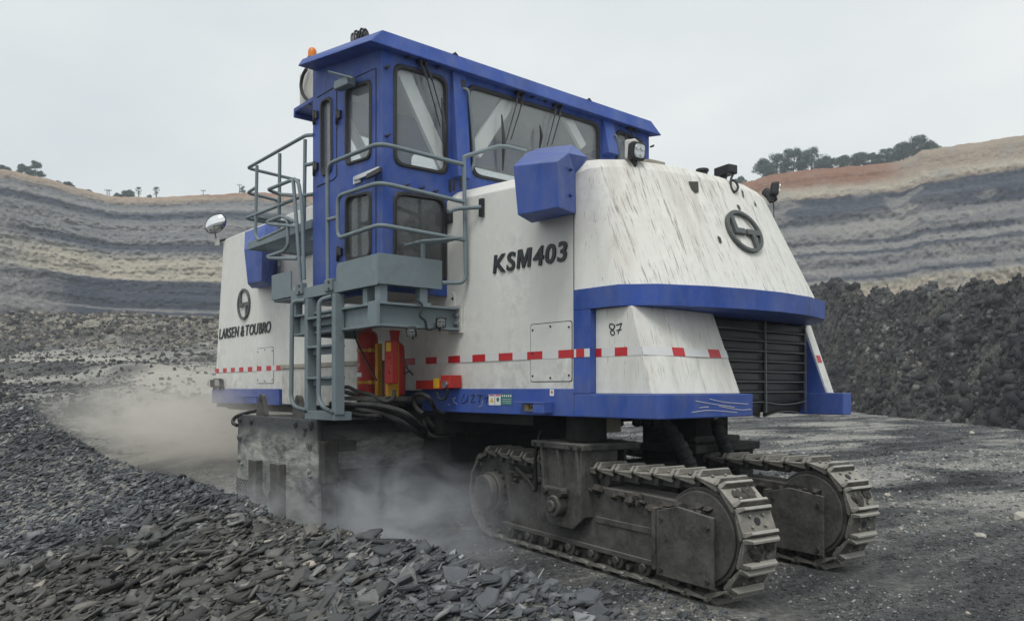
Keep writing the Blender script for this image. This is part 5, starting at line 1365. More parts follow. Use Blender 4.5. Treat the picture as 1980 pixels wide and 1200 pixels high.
# pilasters between the windows: wedges that stand out towards the bottom
def fin(pxt, pxb, yt_, yb_):
    (a0, a1), (b0, b1) = pxt, pxb
    zt_ = PX((a0 + a1) / 2, yt_, XC)[2]; zb2 = PX((b0 + b1) / 2, yb_, XC)[2]
    Y0, Y1 = PX(a0, yt_, XC + 0.03)[1], PX(a1, yt_, XC + 0.03)[1]
    def solve(px, Y):
        d = ray(px, 0); return d[0] * Y / d[1]
    X0 = solve(b0, Y0)
    X0 = min(max(X0, XC + 0.06), XC + 0.30)
    b = MB(); b.loft([(XC, Y0, zt_), (XC + 0.03, Y0, zt_), (XC + 0.03, Y1, zt_), (XC, Y1, zt_)], [(XC, Y0, zb2), (X0, Y0, zb2), (X0, Y1, zb2), (XC, Y1, zb2)])
    return b.build('cab_pillar', MT['blue'], miner, 0.006), Y0, Y1, zt_, zb2, X0
f1 = fin((875, 900), (887, 915), 132, 352)
f2 = fin((1166, 1185), (1178, 1196), 226, 306)
lowp = MB(); lowp.box((XC + 0.002, f1[1], 3.0), (f1[5], f1[2], f1[4])); 
# grab bars beside the pillars
for pts in ([(896, 172), (905, 176), (909, 200), (917, 300), (913, 325), (906, 334)], [(1183, 262), (1191, 263), (1194, 275), (1198, 306)]):
    q = MB(); q.tube(curve([PX(px, py, XC + (0.10 if i not in (0, len(pts) - 1) else 0.05)) for i, (px, py) in enumerate(pts)], 4), 0.017, 8); g_ = q.build('grab_bar', MT['grey_worn'], miner)
    c_ = PX(pts[0][0] - 2, pts[0][1], XC + 0.03); q = MB(); q.box((XC + 0.01, c_[1] - 0.03, c_[2] - 0.09), (XC + 0.05, c_[1] + 0.03, c_[2] + 0.09)); q.build('mounting_plate', MT['black'], g_)
# roof with bevelled visor ends
XR = XC + 0.12
rb = [PX(715, 83, XR), PX(1280, 259, XR)]; rt = [PX(745, 57, XR), PX(1265, 230, XR)]
zrb = (rb[0][2] + rb[1][2]) / 2; zrt = (rt[0][2] + rt[1][2]) / 2
ybn, ybf, ytn, ytf = rb[0][1], rb[1][1], rt[0][1], rt[1][1]
XRF = PY(575, 125, ybn)[0]; zfb = PY(576, 127, ybn)[2]; zft = PY(576, 112, ybn)[2]
XRF2 = XRF
ro = MB()
ro.add([(XR, ybn, zrb), (XR, ybf, zrb), (XR - 0.05, ytf, zrt), (XR - 0.05, ytn, zrt), (XRF, ybn, zfb), (XRF, ybf, zfb - 0.02), (XRF + 0.12, ytf, zft + 0.03), (XRF + 0.02, ybn + 0.05, zft)],
       [(0, 1, 2, 3), (4, 7, 6, 5), (0, 3, 7, 4), (1, 5, 6, 2), (0, 4, 5, 1), (3, 2, 6, 7)])
roof = ro.build('cab_roof', MT['blue'], miner, 0.012)
q = MB(); q.box((XCF + 0.02, YE + 0.02, zrb + 0.01), (XC - 0.02, YFC - 0.02, zrb + 0.03)); q.build('headliner', MT['interior'], miner)
# things on the roof: beacon, cable bundle, small lugs
c_ = PY(604, 108, ybn + 0.15); c_[2] = zft + 0.0
q = MB(); q.cyl(c_ + (0, 0, -0.02), c_ + (0, 0, 0.02), 0.06, 16); bc = q.build('warning_beacon', MT['black'], miner)
q = MB(); q.tube([c_ + (0, 0, z) for z in (0.02, 0.06, 0.10, 0.125, 0.14)], 0.05, 14, 0, True, [0.05, 0.05, 0.048, 0.036, 0.012]); q.build('beacon_lens', MT['amber'], bc)
for i in range(5):
    q = MB(); base = PY(680 + i * 4, 80 - i, ybn + 0.35); q.tube(curve([base + (0, 0, -0.03), base + (0.02 * (i - 2), 0.03, 0.10 + 0.02 * (i % 2)), base + (0.07, 0.06, 0.05), base + (0.12, 0.02, -0.03)], 4), 0.013, 6); q.build('cable_bundle', MT['black'], roof)
for px, py in ((880, 100), (1139, 186)):
    c_ = PX(px, py + 3, XR - 0.06); c_[2] = zrt - 0.01; q = MB(); q.tube([c_ + (0, -0.03, 0), c_ + (0, 0, 0.025), c_ + (0, 0.03, 0)], 0.016, 6); q.build('roof_lug', MT['black'], roof)
# air conditioner on the front of the cab with its bracket shelf and hose
a0 = PY(581, 205, YE + 0.1); q = MB(); x1_ = XCF - 0.01; x0_ = PY(581, 170, YE + 0.1)[0]; z1_ = PY(590, 138, YE + 0.1)[2]; z0_ = PY(590, 205, YE + 0.1)[2]
q.box((x0_, YE + 0.08, z0_), (x1_, YE + 0.9, z1_)); ac = q.build('air_conditioner', MT['white_dirty'], miner, 0.03, 3)
for zz in (0.35, 0.75):
    q = MB(); q.cyl((x1_ - 0.08, YE + 0.07, lerp(z0_, z1_, zz)), (x1_ - 0.08, YE + 0.085, lerp(z0_, z1_, zz)), 0.025, 10); q.build('bolt', MT['black'], ac)
q = MB(); q.box((x0_ - 0.02, YE + 0.02, z0_ - 0.06), (XCF - 0.002, YE + 1.0, z0_ - 0.01)); q.box((x0_ - 0.022, YE + 0.018, z0_ - 0.12), (x0_ + 0.01, YE + 1.0, z0_ - 0.061)); q.build('bracket_shelf', MT['blue_dusty'], miner, 0.006)
q = MB(); q.tube(curve([PY(593, 133, YE + 0.04), PY(586, 145, YE + 0.03), PY(582, 165, YE + 0.03), PY(586, 183, YE + 0.03), PY(600, 200, YE + 0.04)], 5), 0.02, 8); q.build('coolant_hose', MT['rubber'], ac)
# inside the cab: diagonal white braces, seats, console
def brace(p0, p1, X, w=0.13):
    q = MB(); q.bar(PX(*p0, X), PX(*p1, X), w, 0.05, (1, 0, 0)); q.build('cab_brace', MT['brace'], miner)
brace((772, 126), (864, 332), XC - 0.085, 0.16); brace((985, 190), (917, 295), XC - 0.085, 0.17); brace((1092, 222), (1126, 285), XC - 0.085, 0.12)
q = MB(); q.bar(PY(672, 235, YE + 0.3), PY(706, 300, YE + 0.3), 0.10, 0.05, (0, 1, 0)); q.build('cab_brace', MT['brace'], miner)
seat = sub('operator_seat', miner)
q = MB(); q.obox((-7.55, 4.95, 3.62), (0.07, 0.03, 0.0), (-0.02, 0.24, 0), (0.1, 0, 0.42)); q.build('backrest', MT['interior'], seat, 0.05, 3)
q = MB(); q.box((-8.0, 4.70, 3.10), (-7.5, 5.2, 3.24)); q.build('seat_cushion', MT['interior'], seat, 0.04, 3)
q = MB(); q.cyl((-7.75, 4.95, 2.66), (-7.75, 4.95, 3.10), 0.10, 10); q.build('pedestal', MT['interior'], seat)
q = MB(); q.box((-8.25, 5.5, 2.66), (-7.6, 7.9, 3.95)); q.build('control_console', MT['interior'], miner, 0.03)
q = MB(); q.box((-7.25, 4.3, 2.66), (-7.0, 4.8, 3.35)); q.build('control_console', MT['interior'], miner, 0.03)
# windscreen wipers: paired arms pivoted above the glass with hanging blades
def wiper(piv, tip, bl0, bl1):
    root = sub('windscreen_wiper', miner)
    for k in (0, 1):
        a = PX(piv[0] + 10 * k, piv[1] + 4 * k, XC + 0.04); c_ = PX(tip[0] + 9 * k, tip[1] - 2 * k, XC + 0.045)
        q = MB(); m1 = a * 0.72 + c_ * 0.28 + (0.03, 0.0, 0); q.tube([a, m1], 0.017, 6, 0, True, [0.019, 0.012]); q.tube([m1, a * 0.45 + c_ * 0.55 + (0.02, 0, 0), c_], 0.0065, 5); q.build('wiper_arm', MT['black'], root)
        q = MB(); q.cyl(a + (-0.05, 0, 0), a + (0.03, 0, 0), 0.022, 10); q.build('wiper_pivot', MT['black'], root)
    a, c_ = PX(*bl0, XC + 0.03), PX(*bl1, XC + 0.03); q = MB(); q.tube([a, lerp(a, c_, 0.3) + (0.02, 0, 0), lerp(a, c_, 0.5) + (0.03, 0, 0), lerp(a, c_, 0.7) + (0.02, 0, 0), c_], 0.012, 6, 0, True, [0.008, 0.017, 0.022, 0.017, 0.008]); q.build('wiper_blade', MT['black'], root)
wiper((812, 119), (851, 245), (854, 190), (858, 300)); wiper((1001, 178), (979, 272), (970, 222), (972, 330)); wiper((1074, 202), (1058, 282), (1044, 243), (1043, 288)); wiper((1216, 246), (1224, 280), (1208, 258), (1208, 290))
for px, py in ((787, 113), (845, 132), (1027, 189), (1053, 197), (1200, 242), (1235, 254), (746, 132), (747, 264), (785, 360), (813, 365), (839, 372), (1258, 284)):
    c_ = PX(px, py, XC); q = MB(); q.cyl(c_ + (-0.005, 0, 0), c_ + (0.05, 0, 0), 0.012, 6); q.bar(c_ + (0.03, -0.03, -0.01), c_ + (0.03, 0.03, 0.02), 0.018, 0.018, (1, 0, 0)); q.build('washer_jet', MT['black'], miner)
# ---------------- ACCESS PLATFORM, RAILS, LADDER
def YPp(px, py, d=0.0): return PY(px, py, YP + d)
def XPp(px, py, d=0.0): return PX(px, py, XP + d)
ax0 = YPp(525, 560)[0]; xg0 = YPp(562, 560)[0]; xg1 = YPp(650, 560)[0]
zf0, zf1, zfh = 2.62, 2.665, 2.905
q = MB(); q.box((ax0 + 0.02, YP + 0.022, 2.632), (XP - 0.022, YE + 0.55, 2.66)); q.build('platform_deck', MT['grey_worn'], miner)
q = MB(); q.box((ax0, YP, 2.655), (xg0, YP + 0.02, 2.955)); q.build('kick_plate', MT['grey'], miner, 0.003)
q = MB(); q.box((xg0 + 0.002, YP, 2.60), (xg1 - 0.002, YP + 0.02, 2.72)); q.build('kick_plate', MT['grey'], miner, 0.003)
q = MB(); q.prism([(xg1, YP, 2.60), (XP - 0.001, YP, 2.60), (XP - 0.001, YP, 2.90), (xg1 + 0.03, YP, 2.90), (xg1, YP, 2.86)], (0, 0.02, 0)); q.build('kick_plate', MT['grey'], miner, 0.003)
yr1 = XPp(853, 530)[1]
q = MB(); q.box((XP, YP, 2.61), (XP + 0.02, yr1, 2.905)); q.build('kick_plate', MT['grey'], miner, 0.003)
# I-beam frame beneath, its stub posts and the white end plate on the wall
zb0, zb1 = 2.205, 2.44
xbL = YPp(568, 600)[0]; XBm = XP + 0.02
q = MB()
q.box((XBm - 0.16, YP + 0.02, zb1 - 0.022), (XBm, YW - 0.03, zb1)); q.box((XBm - 0.16, YP + 0.02, zb0), (XBm, YW - 0.03, zb0 + 0.022)); q.box((XBm - 0.09, YP + 0.02, zb0 + 0.022), (XBm - 0.07, YW - 0.03, zb1 - 0.022))
q.build('cross_beam', MT['grey'], miner, 0.003)
q = MB(); q.box((XBm - 0.165, YP - 0.02, zb0 - 0.005), (XBm + 0.005, YP + 0.018, zb1 + 0.005)); q.build('beam_end_plate', MT['grey'], miner, 0.003)
q = MB(); q.box((xbL, YP + 0.03, zb1 - 0.022), (XBm - 0.17, YP + 0.15, zb1)); q.box((xbL, YP + 0.03, zb0), (XBm - 0.17, YP + 0.15, zb0 + 0.022)); q.box((xbL, YP + 0.08, zb0 + 0.022), (XBm - 0.17, YP + 0.10, zb1 - 0.022)); q.build('side_beam', MT['grey'], miner, 0.003)
q = MB()
q.box((xbL - 0.16, YP + 0.02, zb1 - 0.022), (xbL, YW - 0.03, zb1)); q.box((xbL - 0.16, YP + 0.02, zb0), (xbL, YW - 0.03, zb0 + 0.022)); q.box((xbL - 0.09, YP + 0.02, zb0 + 0.022), (xbL - 0.07, YW - 0.03, zb1 - 0.022)); q.build('cross_beam', MT['grey'], miner, 0.003)
q = MB(); q.box((XBm - 0.20, YW - 0.03, zb0 - 0.03), (XBm + 0.03, YW - 0.002, zb1 + 0.03)); q.build('wall_plate', MT['white_dirty'], miner, 0.004)
for zz in (zb0 + 0.07, zb1 - 0.08):
    q = MB(); q.cyl((XBm - 0.06, YW - 0.05, zz), (XBm + 0.0, YW - 0.05, zz), 0.02, 8); q.build('bolt', MT['grey_worn'], miner)
for (x_, y_) in ((XBm - 0.08, YP + 0.08), (XBm - 0.08, YP + 0.55), (xbL - 0.08, YP + 0.08), (XBm - 0.35, YP + 0.1)):
    q = MB(); q.box((x_ - 0.045, y_ - 0.045, zb1 + 0.001), (x_ + 0.045, y_ + 0.045, 2.631)); q.build('stub_post', MT['grey'], miner, 0.004)
q = MB(); c_ = XPp(823, 560, 0.0); q.cyl((XP - 0.05, c_[1], 2.46), (XP - 0.05, c_[1], 3.08), 0.026, 10); q.box((XP - 0.11, c_[1] - 0.06, zb1 + 0.001), (XP + 0.01, c_[1] + 0.06, zb1 + 0.025)); q.build('step_post', MT['grey'], miner)
# guard rails -------------------------------------------------
RT = 0.0215
def rail(pts, name='guard_rail', mat=None, r=RT, bend=0.10):
    q = MB(); q.tube(bez(pts, bend), r, 10); return q.build(name, mat or MT['grey'], miner)
YR = YP + 0.035; XRl = XP - 0.01
R_ = lambda px, py: PY(px, py, YR); RX = lambda px, py: PX(px, py, XRl); RQ = lambda px, py: PX(px, py, -6.45)      # the rear rails end on a post standing clear of the wall
corner_hi = np.array([XRl, YR, R_(718, 284)[2]])
p0 = np.array([R_(634, 545)[0], YR, 2.66]); p1 = R_(633, 318)
rail([p0, p1, corner_hi, RQ(895, 318)], mat=MT['grey'], bend=0.14)
rail([R_(653, 420), R_(653, 379), np.array([XRl, YR, R_(712, 361)[2]]), RQ(898, 391)], bend=0.14)
rail([R_(653, 420), R_(653, 461), np.array([XRl, YR, R_(712, 441)[2]]), RQ(899, 464)], bend=0.10)
rail([R_(634, 425), R_(653, 420)], bend=0.05)
# rear post with the hoop to the hood
rail([np.array((XP + 0.022, *RX(852, 547)[1:])), RQ(901, 547), RQ(897, 312), RQ(897, 303), PX(970, 281, -6.30), PX(1018, 293, -6.12)], bend=0.09)
rail([RQ(866, 409), RQ(884, 403), W(935, 401) + np.array((0, -0.02, 0))], 'rail_bracket', bend=0.1)
c_ = W(934, 402); q = MB(); q.box((c_[0] - 0.03, YW - 0.035, c_[2] - 0.09), (c_[0] + 0.03, YW - 0.002, c_[2] + 0.09)); q.build('mounting_plate', MT['black'], miner, 0.004)
c_ = W(871, 415); q = MB(); q.box((c_[0] - 0.03, YW - 0.06, c_[2] - 0.09), (c_[0] + 0.05, YW - 0.002, c_[2] + 0.04)); q.build('mounting_plate', MT['black'], miner, 0.004)
# little step of parallel bars on the rear rail
st = sub('step_bars', miner)
for i in range(5):
    q = MB(); dx = 0.07 * i; q.tube([RQ(812, 466) + np.array((dx - 0.28, 0, 0)), RQ(898, 459) + np.array((dx - 0.28, 0, 0))], 0.013, 6); q.build('step_bar', MT['grey'], st)
# the raised front catwalk: grating, edge angles, rails ---------
ZCW = 3.50
xk0 = PY(481, 470, YE)[0]; xk1 = XCF - 0.02
cw = sub('catwalk', miner)
q = MB()
yk0, yk1 = YE + 0.02, YE + 0.78
for i in range(24):
    x_ = lerp(xk0 + 0.03, xk1 - 0.02, i / 23); q.bar((x_, yk0, ZCW), (x_, yk1, ZCW), 0.006, 0.03)
for j in range(9):
    y_ = lerp(yk0 + 0.02, yk1 - 0.02, j / 8); q.bar((xk0, y_, ZCW), (xk1, y_, ZCW), 0.006, 0.024)
q.build('grating', MT['grey_worn'], cw)
q = MB(); q.box((xk0, yk0 - 0.03, ZCW - 0.05), (xk1, yk0 - 0.002, ZCW + 0.05)); q.box((xk0 - 0.02, yk0 - 0.03, ZCW - 0.05), (xk0, yk1 + 0.03, ZCW + 0.05)); q.box((xk0, yk1 + 0.002, ZCW - 0.05), (xk1, yk1 + 0.03, ZCW + 0.05)); q.build('edge_angle', MT['grey'], cw, 0.004)
q = MB(); q.box((xk1 - 0.35, yk0 + 0.1, ZCW - 0.14), (xk1, yk0 + 0.55, ZCW - 0.052)); q.build('support_bracket', MT['grey_worn'], cw)
# upper loop: follows the front and near side
hi = lambda px, py: PY(px, py, YE)
hz = hi(480, 324)[2]
F0 = hi(607, 261); F1 = np.array([hi(592, 264)[0], YE, hz + 0.12])
c1 = hi(479, 325); far1 = PX(557, 344, c1[0])
# front rail turns in behind; both ends run to the far side
rail([F0, hi(591, 262), c1, far1 + (far1 - c1) * 0.3], bend=0.06)
c2 = hi(478, 373); far2 = PX(540, 388, c2[0]); rail([hi(493, 364), c2, far2, far2 - np.array((0, 0, 0.9))], bend=0.07)
c3 = hi(476, 422); far3 = PX(545, 436, c3[0]); rail([hi(607, 375), hi(588, 378), c3, far3], bend=0.06)
rail([hi(607, 316), hi(592, 319)], bend=0.02)
for i in range(3):
    a = c3 + (far3 - c3) * 0.03 + np.array((0.05 + 0.06 * i, 0.05, 0.0)); q = MB(); q.tube([a, a + np.array((0, 0.55, 0))], 0.011, 6); q.build('step_bar', MT['grey'], st)
rail([hi(497, 320), hi(494, 455), hi(500, 465), hi(560, 437)], bend=0.08)       # corner post curling into the toe rail
rail([hi(541, 297), hi(540, 420)], bend=0.02); rail([hi(590, 270), hi(588, 440)], bend=0.02)
# ladder head rails: pair of hoops up from the ladder to the catwalk
lr = lambda px, py: PY(px, py, YP + 0.02)
rail([lr(581, 548), lr(577, 480), lr(567, 347), lr(517, 367), PX(520, 372, lr(517, 367)[0]) + np.array((0.0, 0.15, 0)), lr(570, 378)], bend=0.07)
rail([lr(588, 540), lr(585, 420), lr(583, 390), lr(577, 352), lr(569, 346)], bend=0.07)
rail([lr(574, 430), lr(554, 421), lr(545, 418), lr(516, 429), lr(522, 433), lr(573, 438)], bend=0.05)
rail([lr(545, 418), lr(556, 424), lr(557, 475), lr(550, 485), lr(517, 496), lr(522, 499), lr(575, 500)], bend=0.06)
# clamps at the rail feet
for px, py in ((583, 560), (640, 553)):
    c_ = lr(px, py); q = MB(); q.box((c_[0] - 0.06, YP - 0.03, c_[2] - 0.06), (c_[0] + 0.10, YP + 0.04, c_[2] + 0.07)); cl_ = q.build('rail_clamp', MT['grey_worn'], miner, 0.01)
    for k in (-1, 1):
        q = MB(); q.cyl((c_[0] + 0.05, YP - 0.04, c_[2] + 0.035 * k), (c_[0] + 0.05, YP - 0.028, c_[2] + 0.035 * k), 0.016, 8); q.build('bolt', MT['track_frame'], cl_)
# ladder
YL = YP - 0.04
lad = sub('ladder', miner)
L_ = lambda px, py: PY(px, py, YL)
xs1, xs2 = L_(591, 690)[0], L_(644, 690)[0]; zl0, zl1 = 1.33, 2.585
for x_ in (xs1, xs2):
    q = MB(); q.box((x_ - 0.035, YL, zl0), (x_ + 0.045, YL + 0.11, zl1)); q.build('stile', MT['grey'], lad, 0.006)
for py in (611, 667, 727):
    z_ = L_(610, py)[2]; q = MB(); q.box((xs1 + 0.047, YL - 0.02, z_ - 0.03), (xs2 - 0.037, YL + 0.16, z_ - 0.005)); q.box((xs1 + 0.047, YL + 0.06, z_ - 0.10), (xs2 - 0.037, YL + 0.08, z_ - 0.031)); q.build('rung', MT['grey'], lad, 0.003)
q = MB(); q.box((xs1 - 0.03, YL + 0.0, zl0 - 0.06), (xs2 + 0.03, YL + 0.2, zl0 + 0.03)); q.build('rung', MT['grey_worn'], lad, 0.004)
for pts in ([(589, 581), (565, 582), (563, 770), (570, 787), (590, 792)], [(641, 573), (617, 580), (616, 770), (625, 788), (643, 797)]):
    q = MB(); q.tube(bez([PY(px, py, YL - (0.0 if i in (0, len(pts) - 1) else 0.10)) for i, (px, py) in enumerate(pts)], 0.12), 0.024, 10); q.build('handrail', MT['grey_worn'], lad)

# ---------------- FIRE EXTINGUISHERS strapped below the platform
def extinguisher(pxc, pxr, ytop, ybot, Y, neck):
    root = sub('fire_extinguisher', miner)
    c0 = PY(pxc, ybot, Y); c1 = PY(pxc, ytop, Y); r = pxr / FOC * (-CA * c0[0] + SA * Y)
    H = c1[2] - c0[2]; q = MB()
    q.tube([(c0[0], Y, c0[2] + z) for z in (0, 0.02, 0.04, H - 0.10, H - 0.05, H - 0.02, H)], r, 18, 0, True, [r * 0.9, r, r, r, r * 0.93, r * 0.72, r * 0.35]); q.build('cylinder', MT['red'], root)
    q = MB(); q.tube([(c0[0], Y, c1[2] - 0.005), (c0[0], Y, c1[2] + 0.04), (c0[0], Y, c1[2] + neck)], 0.04, 12, 0, True, [0.05, 0.045, 0.06]); q.build('valve', MT['red'], root)
    return root, c0, c1, r
Yx = 4.52
e1, c0, c1, r1 = extinguisher(711, 20.0, 638, 764, Yx, 0.06)
for zz in (678, 739):
    z_ = PY(711, zz, Yx)[2]; q = MB(); q.cyl((c0[0], Yx, z_ - 0.015), (c0[0], Yx, z_ + 0.015), r1 + 0.006, 20); q.box((c0[0] + r1 * 0.9, Yx - 0.06, z_ - 0.02), (c0[0] + r1 + 0.06, Yx - 0.02, z_ + 0.02)); q.build('strap', MT['yellow'], e1)
def ext_label(px0, py0, px1, py1, mat, root, c, r, name='label'):
    # curved label on the cylinder
    q = MB(); z1_, z0_ = PY(px0, py0, Yx - r)[2], PY(px0, py1, Yx - r)[2]; V = []
    a0 = -0.5 * math.pi + (px0 - 711) * 0.05; a1 = -0.5 * math.pi + (px1 - 711) * 0.05
    for k in range(7):
        a = lerp(a0, a1, k / 6); V += [(c[0] + (r + 0.003) * math.cos(a), Yx + (r + 0.003) * math.sin(a), z0_), (c[0] + (r + 0.003) * math.cos(a), Yx + (r + 0.003) * math.sin(a), z1_)]
    q.add(V, [(2 * k, 2 * k + 2, 2 * k + 3, 2 * k + 1) for k in range(6)]); q.build(name, mat, root)
ext_label(697, 720, 720, 728, MT['sticker_white'], e1, c0, r1)
for py in (704, 708, 713): ext_label(698, py, 713 if py > 704 else 716, py + 1.2, MT['sticker_white'], e1, c0, r1, 'print_line')
e2, c0b_, c1b_, r2 = extinguisher(763, 19.5, 660, 764, Yx + 0.02, 0.12)
q = MB(); bx0, bx1 = PY(743, 700, Yx - 0.2)[0], PY(758, 700, Yx - 0.2)[0]; zb_0, zb_1 = PY(755, 741, Yx - 0.2)[2], PY(755, 658, Yx - 0.2)[2]
q.box((bx0, Yx - 0.2, zb_0), (bx1, Yx - 0.12, zb_1)); ab = q.build('actuator_box', MT['red'], miner, 0.008)
q = MB(); q.box((bx0 + 0.04, Yx - 0.203, zb_1 - 0.11), (bx1 - 0.02, Yx - 0.2, zb_1 - 0.02)); q.build('warning_label', MT['sticker_yellow'], ab)
for zz in (0.25, 0.6):
    q = MB(); q.cyl(((bx0 + bx1) / 2 + 0.03, Yx - 0.208, lerp(zb_0, zb_1, zz)), ((bx0 + bx1) / 2 + 0.03, Yx - 0.199, lerp(zb_0, zb_1, zz)), 0.007, 6); q.build('bolt', MT['marker'], ab)
q = MB(); xx = PY(732, 700, Yx)[0]
x2_ = PY(773, 700, Yx)[0]
for lo_, hi_ in (((xx - 0.03, Yx - 0.03, 1.52), (xx + 0.03, Yx + 0.03, 2.1)), ((c0[0] - 0.16, Yx + 0.10, 1.52), (c0[0] - 0.13, Yx + 0.13, 2.1)), ((x2_ - 0.03, Yx - 0.16, 1.52), (x2_ + 0.02, Yx - 0.02, 2.08))):
    q = MB(); q.box(lo_, hi_); q.build('yellow_bracket', MT['yellow'], miner, 0.004)
q = MB(); q.box((c0[0] - 0.2, Yx - 0.25, 1.47), (c0b_[0] + 0.25, Yx + 0.25, 1.515)); q.build('extinguisher_shelf', MT['track_frame'], miner, 0.004)
for py in (679, 736):
    z_ = PY(776, py, Yx)[2]; q = MB(); q.cyl((x2_ + 0.03, Yx - 0.12, z_ - 0.025), (x2_ + 0.03, Yx - 0.12, z_ + 0.025), 0.028, 8); q.build('clamp', MT['track_dark'], miner)
# red control head further right with its hose
q = MB(); Yc = 4.72; a = PY(804, 735, Yc); c_ = PY(853, 752, Yc); q.box((a[0], Yc, c_[2]), (c_[0], Yc + 0.15, a[2])); hd = q.build('control_head', MT['red'], miner, 0.006)
q = MB(); a = PY(850, 725, Yc); c_ = PY(868, 750, Yc); q.box((a[0], Yc + 0.01, c_[2]), (c_[0], Yc + 0.16, a[2])); q.build('head_box', MT['red'], hd, 0.006)
q = MB(); a = PY(838, 731, Yc - 0.003); c_ = PY(849, 750, Yc - 0.003); q.box((a[0], Yc - 0.003, c_[2]), (c_[0], Yc, a[2])); q.build('warning_label', MT['sticker_yellow'], hd)
c_ = PY(858, 742, Yc - 0.02); q = MB(); q.cyl(c_, c_ + (0.0, 0.03, 0), 0.04, 14); q.build('gauge', MT['chrome'], hd)
# hoses and cables
def hose(pts, r, mat=None, name='hose', parent=miner, n=7):
    q = MB(); q.tube(curve(pts, n), r, 8); return q.build(name, mat or MT['hose'], parent)
Hs = lambda px, py, Y: PY(px, py, Y)
hose([Hs(866, 752, 4.7), Hs(862, 770, 4.7), Hs(850, 771, 4.7), Hs(845, 758, 4.7)], 0.011)
hose([Hs(682, 630, 4.2), Hs(690, 660, 4.25), Hs(705, 690, 4.3), Hs(728, 735, 4.3)], 0.010, MT['rubber'])
hose([Hs(652, 752, 4.3), Hs(672, 748, 4.3), Hs(690, 756, 4.3), Hs(720, 764, 4.3), Hs(745, 776, 4.25), Hs(760, 770, 4.3), Hs(762, 755, 4.35)], 0.022)
hose([Hs(652, 762, 4.4), Hs(664, 757, 4.4), Hs(690, 765, 4.4), Hs(695, 775, 4.4)], 0.026)
hose([Hs(780, 690, 4.4), Hs(787, 710, 4.4), Hs(798, 724, 4.5)], 0.010, MT['rubber'])
hose([Hs(781, 722, 4.4), Hs(790, 718, 4.4), Hs(797, 722, 4.5)], 0.010, MT['rubber'])
hose([Hs(818, 800, 4.6), Hs(803, 785, 4.6), Hs(802, 766, 4.6), Hs(815, 762, 4.6), Hs(830, 770, 4.6), Hs(842, 792, 4.7), Hs(856, 799, 4.8)], 0.024)
hose([Hs(640, 780, 4.1), Hs(680, 782, 4.1), Hs(730, 784, 4.2), Hs(780, 797, 4.3), Hs(815, 825, 4.6), Hs(836, 842, 5.3)], 0.028)
hose([Hs(700, 786, 4.3), Hs(745, 790, 4.3), Hs(790, 806, 4.4), Hs(812, 822, 4.6), Hs(834, 838, 5.3)], 0.022)
hose([Hs(458, 822, 3.9), Hs(450, 816, 3.9), Hs(457, 805, 3.95), Hs(480, 797, 4.05), Hs(496, 794, 4.1)], 0.024)
hose([PX(806, 580, XP + 0.03), PX(816, 590, XP + 0.06), PX(812, 610, XP + 0.05), PX(822, 620, XP + 0.06), PX(826, 636, XP + 0.05), PX(838, 634, XP + 0.05), PX(842, 625, XP + 0.05)], 0.013, MT['rubber'])
# work lamps
def lamp(c, d, size, name='work_lamp', body='black'):
    c, d = np.array(c, float), np.array(d, float); d /= np.linalg.norm(d); u = np.cross(d, (0, 0, 1)); u /= np.linalg.norm(u); v = np.cross(u, d)
    root = sub(name, miner); s = size / 2
    q = MB(); A_2 = [c + u * s * x * 0.8 + v * s * y * 0.8 - d * s * 1.1 for x, y in ((-1, -1), (1, -1), (1, 1), (-1, 1))]; B_2 = [c + u * s * x + v * s * y for x, y in ((-1, -1), (1, -1), (1, 1), (-1, 1))]
    q.loft(A_2, B_2); q.build('lamp_body', MT[body], root, size * 0.14, 3)
    pts = roundpoly([c + u * s * x * 0.70 + v * s * y * 0.70 + d * 0.002 for x, y in ((-1, -1), (1, -1), (1, 1), (-1, 1))], s * 0.4)
    q = MB(); q.prism(pts, d * 0.006); q.build('lamp_lens', MT['lampglass'], root)
    for x, y in ((-0.34, -0.34), (0.34, -0.34), (0.34, 0.34), (-0.34, 0.34)):
        q = MB(); p = c + u * s * x + v * s * y + d * 0.006; q.cyl(p, p + d * 0.008, s * 0.27, 10); q.build('led_cell', MT['chrome'], root)
    q = MB(); q.bar(c - d * s * 0.8 - v * s * 0.9, c - d * s * 0.9 - v * s * 1.7, size * 0.5, size * 0.12, u); q.build('lamp_bracket', MT['black'], root)
    return root
dirc = np.array([0.75, -0.55, -0.25])
lamp(PX(853, 624, XP + 0.10), (0.8, -0.35, -0.35), 0.115)
lamp(PX(795, 643, XP + 0.04), (0.55, -0.6, -0.55), 0.11)
q = MB(); c_ = PX(800, 628, XP + 0.0); q.box((XP - 0.01, c_[1] - 0.03, c_[2] - 0.06), (XP + 0.012, c_[1] + 0.03, 2.20)); q.build('lamp_bracket', MT['grey'], miner)
pl = cowl_pt(1228, 318); pl = pl[1] if pl else PX(1228, 318, -4.5)
lamp(PX(1236, 292, pl[0] - 0.02), (0.95, -0.1, -0.12), 0.165, 'work_lamp', 'black')
q = MB(); c_ = PX(1222, 290, pl[0] - 0.10); q.obox(c_, (0.05, 0.02, 0), (-0.02, 0.05, 0), (0, 0, 0.085)); q.build('lamp_housing', MT['white_dirty'], miner, 0.02, 3)
pr = PX(1492, 372, -4.66); lamp(PX(1505, 366, -4.52), (0.75, 0.55, -0.1), 0.15, 'work_lamp', 'black')
q = MB(); q.tube(curve([PX(1480, 370, -4.7), PX(1492, 382, -4.62), PX(1495, 388, -4.6)], 4), 0.05, 8); q.build('cable_coil', MT['black'], miner)
hose([PX(1494, 385, -4.6), PX(1496, 400, -4.58), PX(1496, 425, -4.5)], 0.006, MT['rubber'])
